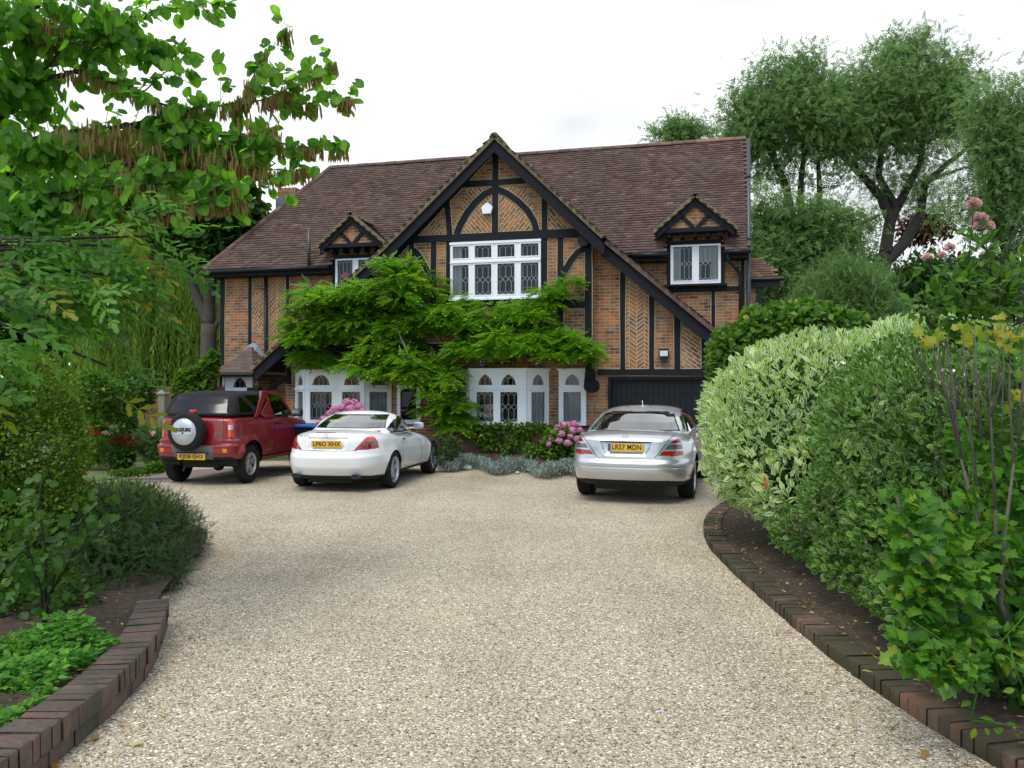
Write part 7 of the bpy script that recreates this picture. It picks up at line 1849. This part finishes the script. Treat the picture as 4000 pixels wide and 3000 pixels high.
# ---- heart leaved tree with hanging pods reaching in from the left
def judas():
    o = plant('judas_tree', 'tree with heart shaped leaves and hanging brown seed pods at the upper left', 'tree', (-6.4, 6.6, 0))
    BR = [ # main boughs, (px, py, Y, radius)
        [(-450,760,6.8,.10), (-260,480,6.7,.075), (-60,330,6.5,.045), (110,292,6.4,.032), (275,273,6.3,.025), (420,285,6.3,.017), (560,300,6.4,.010), (650,316,6.4,.007), (740,318,6.5,.004)],
        [(-60,330,6.5,.04), (60,180,6.3,.03), (180,150,6.2,.018), (300,205,6.2,.012), (430,255,6.3,.008)], [(180,150,6.2,.015), (260,60,6.2,.010), (330,20,6.3,.006), (430,10,6.3,.004), (470,40,6.3,.003)],
        [(275,273,6.3,.018), (400,235,6.3,.012), (520,225,6.4,.008), (540,180,6.4,.006), (560,130,6.4,.004), (620,60,6.4,.002)], [(520,225,6.4,.008), (600,205,6.4,.006), (665,160,6.5,.003), (715,130,6.5,.002)],
        [(560,215,6.4,.006), (660,222,6.5,.004), (735,215,6.5,.003), (760,208,6.5,.002)], [(110,292,6.4,.02), (250,360,6.2,.014), (400,330,6.2,.010), (520,350,6.3,.006), (600,372,6.3,.004), (665,362,6.4,.002)],
        [(-260,480,6.7,.05), (-80,430,6.0,.035), (90,418,5.8,.024), (240,453,5.8,.016), (330,465,5.9,.011), (430,440,6.0,.006), (520,430,6.1,.003)], [(90,418,5.8,.015), (230,400,5.8,.01), (380,395,6.0,.006), (500,400,6.1,.003)],
        [(-80,430,6.0,.02), (20,560,5.6,.013), (160,590,5.5,.009), (280,560,5.6,.005), (330,590,5.6,.003)], [(-260,480,6.7,.05), (-160,200,6.2,.04), (-40,60,6.0,.025), (80,10,6.0,.014), (180,-30,6.0,.008)], [(20,560,5.6,.01), (80,680,5.4,.007), (170,640,5.3,.004)],
        [(60,180,6.3,.014), (150,90,6.1,.01), (230,110,6.1,.006)], [(300,205,6.2,.008), (360,150,6.3,.005), (420,110,6.3,.003)], [(-450,760,6.8,.09), (-470,800,6.8,.13), (-480,1200,6.8,.17)]]
    P = []; D_ = []; PP = []; m_ = MB(); m2 = MB()
    for bi, b in enumerate(BR):
        pts = [at(x, y, Y) for x, y, Y, r in b]; rr = [q[3]*.8 for q in b]; Q = []; R_ = []
        for i in range(len(pts)-1):
            for k in range(5):
                u = k/5; Q.append(pts[i].lerp(pts[i+1], u) + Vector((random.uniform(-.01,.01), random.uniform(-.02,.02), random.uniform(-.01,.01)))); R_.append(rr[i]*(1-u)+rr[i+1]*u)
        Q.append(pts[-1]); R_.append(rr[-1]); (m_ if bi in (0, 14) else m2).tube(Q, R_, 7)
        if bi == 14: continue
        for i in range(3, len(Q)):
            if R_[i] > .045: continue
            L = (Q[i]-Q[i-1]).length; tip = i > len(Q)*.6
            for k in range(max(1, int(L*44))):
                p = Q[i-1].lerp(Q[i], random.random())
                if random.random() < .62:   # short side twig with several leaves
                    d0 = Vector((random.uniform(-.3, 1), random.uniform(-1, 1), random.uniform(-.7, .9))).normalized(); l = random.uniform(.06, .26)*(1.0 if tip else 1.5); e = p + d0*l
                    if l > .12: m2.tube([p, p+d0*l*.5+Vector((0,0,.01)), e], [.0022, .0018, .001], 4)
                    for j in range(3): P.append(p.lerp(e, .35+.65*random.random())); D_.append(d0*.5 + Vector((random.uniform(-.6,.6), random.uniform(-.6,.6), random.uniform(-1.1,.1))))
                else: P.append(p); D_.append(Vector((random.uniform(-.4,.8), random.uniform(-.7,.7), random.uniform(-1,.6))))
            if bi in (0, 3, 4, 5, 6, 7, 8, 1) and random.random() < (.85 if 150 < 1106 + Q[i].x/Q[i].y*FOC < 690 else .2):
                for k in range(16): PP.append(Q[i] + Vector((random.uniform(-.05,.05), random.uniform(-.05,.05), random.uniform(-.01,.0))))
    m_.build('trunk', M['barkdk'], o, smooth=True); m2.build('twigs', M['barkdk'], o, smooth=True)
    P = np.array([tuple(p) for p in P]); D_ = np.array([tuple(p) for p in D_]); n = len(P)
    nr = np.array([0, -.75, .55]) + rdir(n)*.6; scatter('foliage', o, M['l_judas'], T_HEART, P, D_, nr, .080*(.62+.65*rng.random(n)))
    # leaf masses filling the upper left
    bl = ab_([(60, 60, 130, 70, 6.2, .7), (20, 180, 90, 90, 6.2, .6), (230, 60, 90, 60, 6.3, .4), (330, 110, 60, 45, 6.3, .3), (90, 330, 120, 40, 6.2, .5), (60, 460, 110, 60, 5.9, .5), (330, 400, 110, 45, 6.1, .35), (460, 400, 80, 35, 6.2, .3), (150, 420, 90, 40, 6, .4), (400, 310, 120, 30, 6.3, .3), (560, 320, 60, 22, 6.4, .2)])
    P2, d2 = blobpts(bl, 2700, .1); n = len(P2); scatter('inner_foliage', o, M['l_judas'], T_HEART, P2, rdir(n)*.6 + np.array([.1, 0, -.7]), np.array([0, -.7, .6]) + rdir(n)*.6, .072*(.62+.6*rng.random(n)), rng.random(n)*.8)
    PP = np.array([tuple(p) for p in PP]); n = len(PP); scatter('seed_pods', o, M['pod'], T_POD, PP, np.array([0, 0, -1.0]) + rdir(n)*.22, np.array([0, -1.0, 0]) + rdir(n)*.9, .105*(.7+.5*rng.random(n)))
    P3, d3 = blobpts(ab_([(330, 330, 170, 40, 6.3, .3), (480, 345, 110, 40, 6.3, .3), (230, 300, 110, 40, 6.2, .3), (560, 270, 60, 26, 6.4, .2), (380, 440, 60, 25, 6, .2), (110, 60, 70, 40, 6.2, .3), (300, 380, 120, 30, 6.1, .3)]), 1500, .1); n = len(P3)
    scatter('seed_pods', o, M['pod'], T_POD, P3, np.array([0, 0, -1.0]) + rdir(n)*.2, np.array([0, -1.0, 0]) + rdir(n)*.9, .105*(.7+.5*rng.random(n)))
    rel(o)
judas()
# ---- spiny pinnate shrub in front of it
def mahonia():
    o = plant('mahonia', 'glossy shrub with long spiny leaflets hanging over the left border', 'shrub', (-3.9, 5.2, .1)); P = []; D_ = []; m_ = MB(); base = at(-420, 620, 5.6)
    sh = [(60, 540, 5.2, 15), (150, 520, 5.2, 12), (240, 530, 5.2, 12), (320, 510, 5.3, 10), (90, 620, 5, 14), (200, 600, 5.1, 11), (0, 700, 4.6, 9), (110, 690, 4.9, 9), (300, 600, 5.4, 4), (240, 650, 5.2, 5), (230, 790, 5.2, 4), (-40, 800, 4.2, 6), (-20, 600, 4.8, 10), (0, 500, 5.0, 12), (380, 560, 5.5, 4), (180, 660, 5.1, 8)]
    for px, py, Y, k in sh:
        c = at(px, py, Y); m_.tube([base, base.lerp(c, .5)+Vector((0, 0, .15)), c], [.02, .014, .008], 6)
        for j in range(k):
            a = random.uniform(-.9, 2.6) if random.random() < .25 else random.uniform(-.8, .9); P.append(c + Vector((random.gauss(0, .10), random.gauss(0, .12), random.gauss(0, .10)))); D_.append(Vector((cos(a)*random.uniform(.5, 1), random.uniform(-.5, .35), random.uniform(-.65, .25))))
    m_.build('stems', M['barkdk'], o, smooth=True); P = np.array([tuple(p) for p in P]); D_ = np.array([tuple(p) for p in D_]); n = len(P)
    scatter('foliage', o, M['l_maho'], T_MAHO, P, D_, UP*.8 + np.array([0, -.45, 0]) + rdir(n)*.4, (.27*(.7+.5*rng.random(n))))
    P2, d2 = blobpts(ab_([(60, 600, 140, 110, 5.8, .5), (200, 560, 110, 70, 5.9, .4), (40, 480, 120, 60, 5.8, .5), (150, 680, 100, 50, 5.8, .4), (290, 480, 60, 30, 6, .3)]), 850, .1); n = len(P2)
    scatter('inner_foliage', o, M['l_judas'], T_OVAL, P2, rdir(n)*.8 + np.array([.2, 0, -.4]), np.array([0, -.6, .7]) + rdir(n)*.6, .10*(.6+.7*rng.random(n)), rng.random(n)*.8); rel(o)
mahonia()

# ================================================================= RIGHT SIDE HEDGES
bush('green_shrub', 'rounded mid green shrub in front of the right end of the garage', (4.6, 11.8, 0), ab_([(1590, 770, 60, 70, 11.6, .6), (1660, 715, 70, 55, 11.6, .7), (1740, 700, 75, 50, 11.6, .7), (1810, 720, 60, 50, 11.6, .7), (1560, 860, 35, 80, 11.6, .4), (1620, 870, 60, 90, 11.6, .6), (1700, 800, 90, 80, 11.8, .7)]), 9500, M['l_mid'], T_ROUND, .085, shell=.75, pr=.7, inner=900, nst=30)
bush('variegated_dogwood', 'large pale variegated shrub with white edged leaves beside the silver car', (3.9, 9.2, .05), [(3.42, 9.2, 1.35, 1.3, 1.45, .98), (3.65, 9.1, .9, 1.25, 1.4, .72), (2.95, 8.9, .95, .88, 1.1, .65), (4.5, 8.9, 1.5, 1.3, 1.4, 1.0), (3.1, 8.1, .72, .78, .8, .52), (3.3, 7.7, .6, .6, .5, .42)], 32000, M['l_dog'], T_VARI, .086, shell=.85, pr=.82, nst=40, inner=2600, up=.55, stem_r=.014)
def euo():
    bl = [(3.75, 7.1, 1.25, 1.12, 1.2, 1.0), (3.7, 6.9, .8, 1.08, 1.25, .62), (3.95, 5.9, 1.2, 1.12, 1.2, .98), (3.9, 5.9, .75, 1.0, 1.1, .55), (4.2, 4.9, 1.15, 1.15, 1.2, .95), (4.6, 6.5, 1.35, 1.3, 1.6, .9), (3.35, 6.9, .72, .92, .95, .55), (3.35, 5.9, .68, .92, .95, .52), (3.3, 6.5, 1.2, .85, 1.0, .8), (3.35, 5.2, .7, .9, .85, .52), (3.65, 4.4, .8, .92, .8, .65), (3.3, 6.4, .42, .86, 1.1, .36), (3.3, 5.2, .42, .88, .9, .34), (3.45, 7.3, .45, .8, .6, .36), (3.15, 6.3, .34, .82, 1.0, .28), (3.1, 5.3, .34, .80, .8, .28), (3.05, 7.5, .40, .70, .6, .30)]
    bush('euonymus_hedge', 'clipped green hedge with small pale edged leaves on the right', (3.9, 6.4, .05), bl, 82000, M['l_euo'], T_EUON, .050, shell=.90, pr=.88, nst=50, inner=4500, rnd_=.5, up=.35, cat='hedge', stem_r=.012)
euo()
bush('shade_leaf_fill', 'fill of dark leaves added as shade behind the lobed leaf shrub at the right edge', (3.1, 4.9, .05), [(3.0, 5.2, .5, .6, .6, .5), (3.3, 4.7, 1.2, .6, .5, .6), (2.85, 4.5, .28, .48, .6, .28)], 6500, M['l_dark'], T_ROUND, .055, shell=.5)  # dark leaves added as fill to paint shade deep in the planting
def tw(o):
    # bare upright twigs with yellowing leaves at the top
    st = [[(2075, 990, 4.3), (2045, 860, 4.35), (2010, 740, 4.4)], [(2075, 990, 4.3), (2060, 850, 4.3), (2045, 720, 4.4)], [(2110, 1050, 4.2), (2090, 880, 4.3), (2080, 720, 4.35)], [(2150, 1100, 4.1), (2140, 900, 4.2), (2130, 700, 4.3)], [(2190, 1000, 4.1), (2180, 850, 4.2), (2185, 690, 4.3)], [(2045, 860, 4.35), (1985, 780, 4.5), (1960, 735, 4.5)], [(2140, 900, 4.2), (2170, 800, 4.2), (2160, 700, 4.3)], [(2060, 900, 4.3), (2030, 800, 4.4), (2030, 700, 4.4)], [(2120, 950, 4.2), (2110, 820, 4.2), (2105, 700, 4.3)], [(2200, 960, 4.1), (2210, 820, 4.1), (2215, 690, 4.2)]]
    for s in st: m_ = MB(); m_.tube([at(*p) for p in s], [.008, .005, .002], 6); m_.build('bare_twig', M['bark'], o, smooth=True)
    for k in range(26):
        x0 = random.uniform(2030, 2200); x1 = x0 + random.uniform(-70, 40); y0 = random.uniform(860, 980); y1 = random.uniform(690, 800); Y = random.uniform(4.15, 4.5)
        m_ = MB(); m_.tube([at(x0, y0, Y), at((x0+x1)/2+random.uniform(-8, 8), (y0+y1)/2, Y), at(x1, y1, Y+.05)], [.0035, .0026, .0012], 5); m_.build('bare_twig', M['bark'], o, smooth=True)
    P, d = blobpts(ab_([(2010, 735, 40, 35, 4.4, .12), (2075, 715, 50, 40, 4.35, .15), (2140, 720, 45, 40, 4.3, .15), (2190, 730, 40, 50, 4.25, .15), (2190, 860, 40, 60, 4.25, .15)]), 60, .1); n = len(P)
    scatter('yellow_leaves', o, M['l_yel'], T_LOBE, P, np.array([0, -.2, .5]) + rdir(n)*.8, np.array([0, -.7, .5]) + rdir(n)*.6, .058*(.6+.6*rng.random(n)))
sprig_shrub('flowering_currant', 'shrub with lobed green leaves and dark stems at the right edge', tuple(at(2195, 1420, 4.1)),
    [pst([(2200,1420,4.1), (2150,1250,4.1), (2110,1120,4.15), (2075,990,4.3)]), pst([(2200,1420,4.1), (2160,1300,4.0), (2170,1150,4.0), (2190,1000,4.1)]), pst([(2150,1250,4.1), (2150,1180,4.1), (2150,1100,4.1)]), pst([(2190,1410,4.1), (2100,1330,3.95), (2010,1240,3.9), (1950,1120,3.9), (1935,1070,3.9)]), pst([(2100,1330,3.95), (2000,1330,3.9), (1960,1370,3.9)]), pst([(2010,1240,3.9), (1990,1140,3.95), (2010,1070,4.0)])],
    M['l_cur'], T_LOBE, .056, 30, 4, None, blob=ab_([(1965, 1130, 62, 75, 3.95, .22), (2040, 1230, 60, 70, 4.0, .25), (1990, 1290, 50, 45, 3.95, .2), (2100, 1180, 60, 110, 4.15, .25), (2170, 1220, 60, 90, 4.2, .25), (1985, 1400, 40, 30, 3.8, .15), (2130, 930, 90, 60, 4.5, .2), (2190, 1060, 40, 90, 4.3, .2), (2060, 1350, 80, 40, 4.0, .2), (2150, 1380, 70, 60, 4.1, .2), (2180, 800, 50, 70, 4.5, .2), (1975, 1240, 50, 60, 3.95, .2), (1965, 1400, 45, 45, 3.8, .15), (2060, 1440, 60, 40, 3.75, .15)]), nb=1700, spread=.05, bark='bark', r=(.017, .006), rnd=lambda n: np.minimum(rng.random(n)*.96, rng.random(n)+.45), hang=.25, extra=tw)
sprig_shrub('rose_sucker', 'thin thorny green shoot with small toothed leaflets at the lower right corner', tuple(at(2095, 1560, 3.75)),
    [pst([(2095,1555,3.75), (2110,1490,3.72), (2135,1420,3.7), (2175,1370,3.68), (2230,1310,3.65)]), pst([(2110,1490,3.72), (2040,1460,3.7), (1985,1430,3.7)]), pst([(2120,1440,3.7), (2060,1400,3.75), (1970,1340,3.8)]), pst([(2095,1555,3.75), (2150,1560,3.7), (2200,1570,3.65)]), pst([(2175,1370,3.7), (2190,1440,3.6), (2215,1500,3.6)])], M['l_mid'], T_OVAL, .048, 42, 3.7, None, bark='l_cover', r=(.0045, .002), spread=.035)
def roses(o):
    for (px, py, r) in ((2104, 442, 17), (2118, 474, 17), (2134, 490, 15), (2112, 492, 14), (2053, 537, 12), (2003, 557, 12), (2034, 553, 11)):
        c = np.array(at(px, py, 6.4)); R_ = r/FOC*6.4; n = 70; dd = rdir(n); dd[:,2] = np.abs(dd[:,2])*.7; q = c + dd*R_*.55
        scatter('rose_bloom', o, M['palepink'], T_ROUND, q - dd*R_*.4, dd + rdir(n)*.3, np.cross(dd, rdir(n)), R_*.9)
sprig_shrub('rose_bush', 'tall rose bush with pale pink blooms rising above the right hedge', tuple(at(2080, 1400, 6.5)[:2]) + (.05,),
    [pst([(2090,900,6.5), (2088,760,6.5), (2085,640,6.5), (2095,540,6.4), (2104,450,6.4)]), pst([(2085,640,6.5), (2050,600,6.4), (2035,556,6.4)]), pst([(2088,700,6.5), (2030,640,6.4), (2003,560,6.4)]), pst([(2090,800,6.5), (2150,680,6.4), (2190,600,6.4), (2215,560,6.3)]), pst([(2085,640,6.5), (2120,560,6.4), (2150,520,6.4)]), pst([(2088,760,6.5), (2010,700,6.4), (1975,640,6.4)]), pst([(2150,680,6.4), (2160,600,6.4), (2170,530,6.4)])],
    M['l_mid'], T_OVAL, .085, 34, 6.4, None, blob=ab_([(2080, 620, 70, 60, 6.45, .25), (2150, 640, 60, 60, 6.4, .25), (2010, 660, 50, 40, 6.45, .25), (2200, 600, 40, 60, 6.4, .2), (2100, 690, 90, 30, 6.4, .25), (2120, 540, 25, 40, 6.4, .1)]), nb=420, spread=.06, r=(.010, .003), rnd=lambda n: rng.random(n)*.85, extra=roses)
# red berries in the dogwood
o = empty('berry_cluster', at(2985/1.808, 1860/1.808, 7.6)); tag(o, 'hanging cluster of red berries on the variegated shrub', 'berries')
for i in range(9):
    m_ = MB(); m_.lathe([(.0001, -.011), (.008, -.008), (.011, 0), (.008, .008), (.0001, .011)], 'z', 8); b = m_.build('berry', M['redlamp2'], o, smooth=True); b.location = (random.gauss(0, .014), random.gauss(0, .012), -i*.014)

# ================================================================= LITTER
M['dead'] = leaf_mat('fallen_leaf', [(0, (.16,.06,.02)), (.35, (.28,.13,.05)), (.6, (.40,.30,.10)), (.8, (.42,.38,.24)), (1, (.30,.05,.03))], trans=.2)
def fallen(px, py, z, size, tone, lb, kind=T_OVAL):
    p = gp(px, py, z); a = random.uniform(0, 6.28); V0, F0, A0 = kind
    o = scatter('fallen_leaf', None, M['dead'], kind, np.array([(0, 0, 0)], float), np.array([(cos(a), sin(a), .06)]), np.array([(.1, .05, 1.0)]), size, np.array([tone]))
    o.location = (p.x, p.y, z + .012); tag(o, lb, 'leaf', 'fallen leaves on the drive and edging'); return o
random.seed(5)
for (px, py, z, s_, t_, lb) in ((312, 1605, 0, .06, .75, 'pale cream fallen leaf near the left edging wall'), (215, 1590, 0, .06, .35, 'brown curled leaf against the left edging wall'), (125, 1645, 0, .08, .2, 'dark rusty leaf at the bottom left corner'), (340, 1545, 0, .05, .7, 'cream leaf on the gravel beside the wall'), (1160, 1555, 0, .035, .1, 'small orange leaf on the open gravel at bottom centre'), (1100, 1310, 0, .04, .1, 'tiny reddish leaf in the middle of the drive'), (960, 1275, 0, .05, .3, 'small brown leaf left of the drive centre'),
    (1810, 1440, .1, .06, .1, 'bright rusty leaf on the right edging'), (1860, 1452, .1, .06, .75, 'white leaf lying on the right edging bricks'), (2000, 1625, 0, .07, .4, 'tan leaf on the gravel at lower right'), (2110, 1590, 0, .06, .98, 'pinkish leaf at the foot of the right edging'), (350, 1295, .2, .06, .75, 'cream leaf standing on the end of the left wall'), (335, 1283, .2, .05, .1, 'round orange leaf on the juniper'), (410, 1380, 0, .05, .35, 'tan leaf on gravel beside the end of the left wall'), (480, 1215, 0, .05, .3, 'brown leaf right of the juniper'), (600, 1500, 0, .035, .6, 'small green yellow leaf on the gravel at lower left'), (1545, 1190, 0, .04, .99, 'red petal beside the right edging bend'), (1420, 1560, 0, .045, .55, 'ochre leaf right of the drive centre')):
    fallen(px, py, z, s_, t_, lb)
def litter():
    n = 2600; y = 2.6 + 9*rng.random(n); xe = np.interp(y, [p[1] for p in ER_], [p[0] for p in ER_]); x = xe + .12 + rng.random(n)**1.5*1.5; P = np.stack([x, y, np.full(n, .095)], 1)
    xl = np.interp(y, [p[1] for p in EL_]+[9], [p[0] for p in EL_]+[-3.4]) - .25 - rng.random(n)**1.2*1.8; lf = rng.random(n) < .35; P[lf, 0] = xl[lf]; P[lf, 2] = .165 + .02*rng.random(lf.sum()); P = P[~(lf & (P[:,1] > 7.2))]; n = len(P)
    a = rng.random(n)*6.28; o = scatter('leaf_litter', None, M['dead'], T_QUAD, P, np.stack([np.cos(a), np.sin(a), .2*rng.normal(size=n)], 1), UP + rdir(n)*.4, .014+.03*rng.random(n)**2, rng.random(n)*.9); tag(o, kind='stuff')
    n = 700; y = 2.9+8*rng.random(n); el = np.interp(y, [p[1] for p in EL_]+[9], [p[0] for p in EL_]+[-3.2]); er = np.interp(y, [p[1] for p in ER_], [p[0] for p in ER_]); side = rng.random(n) < .5; x = np.where(side, el + .03 + np.abs(rng.normal(size=n))*.25, er - .03 - np.abs(rng.normal(size=n))*.2)
    a = rng.random(n)*6.28; o = scatter('leaf_debris', None, M['dead'], T_QUAD, np.stack([x, y, np.full(n, .006)], 1), np.stack([np.cos(a), np.sin(a), .1*rng.normal(size=n)], 1), UP + rdir(n)*.2, .012+.02*rng.random(n), rng.random(n)*.6); tag(o, kind='stuff')
litter()
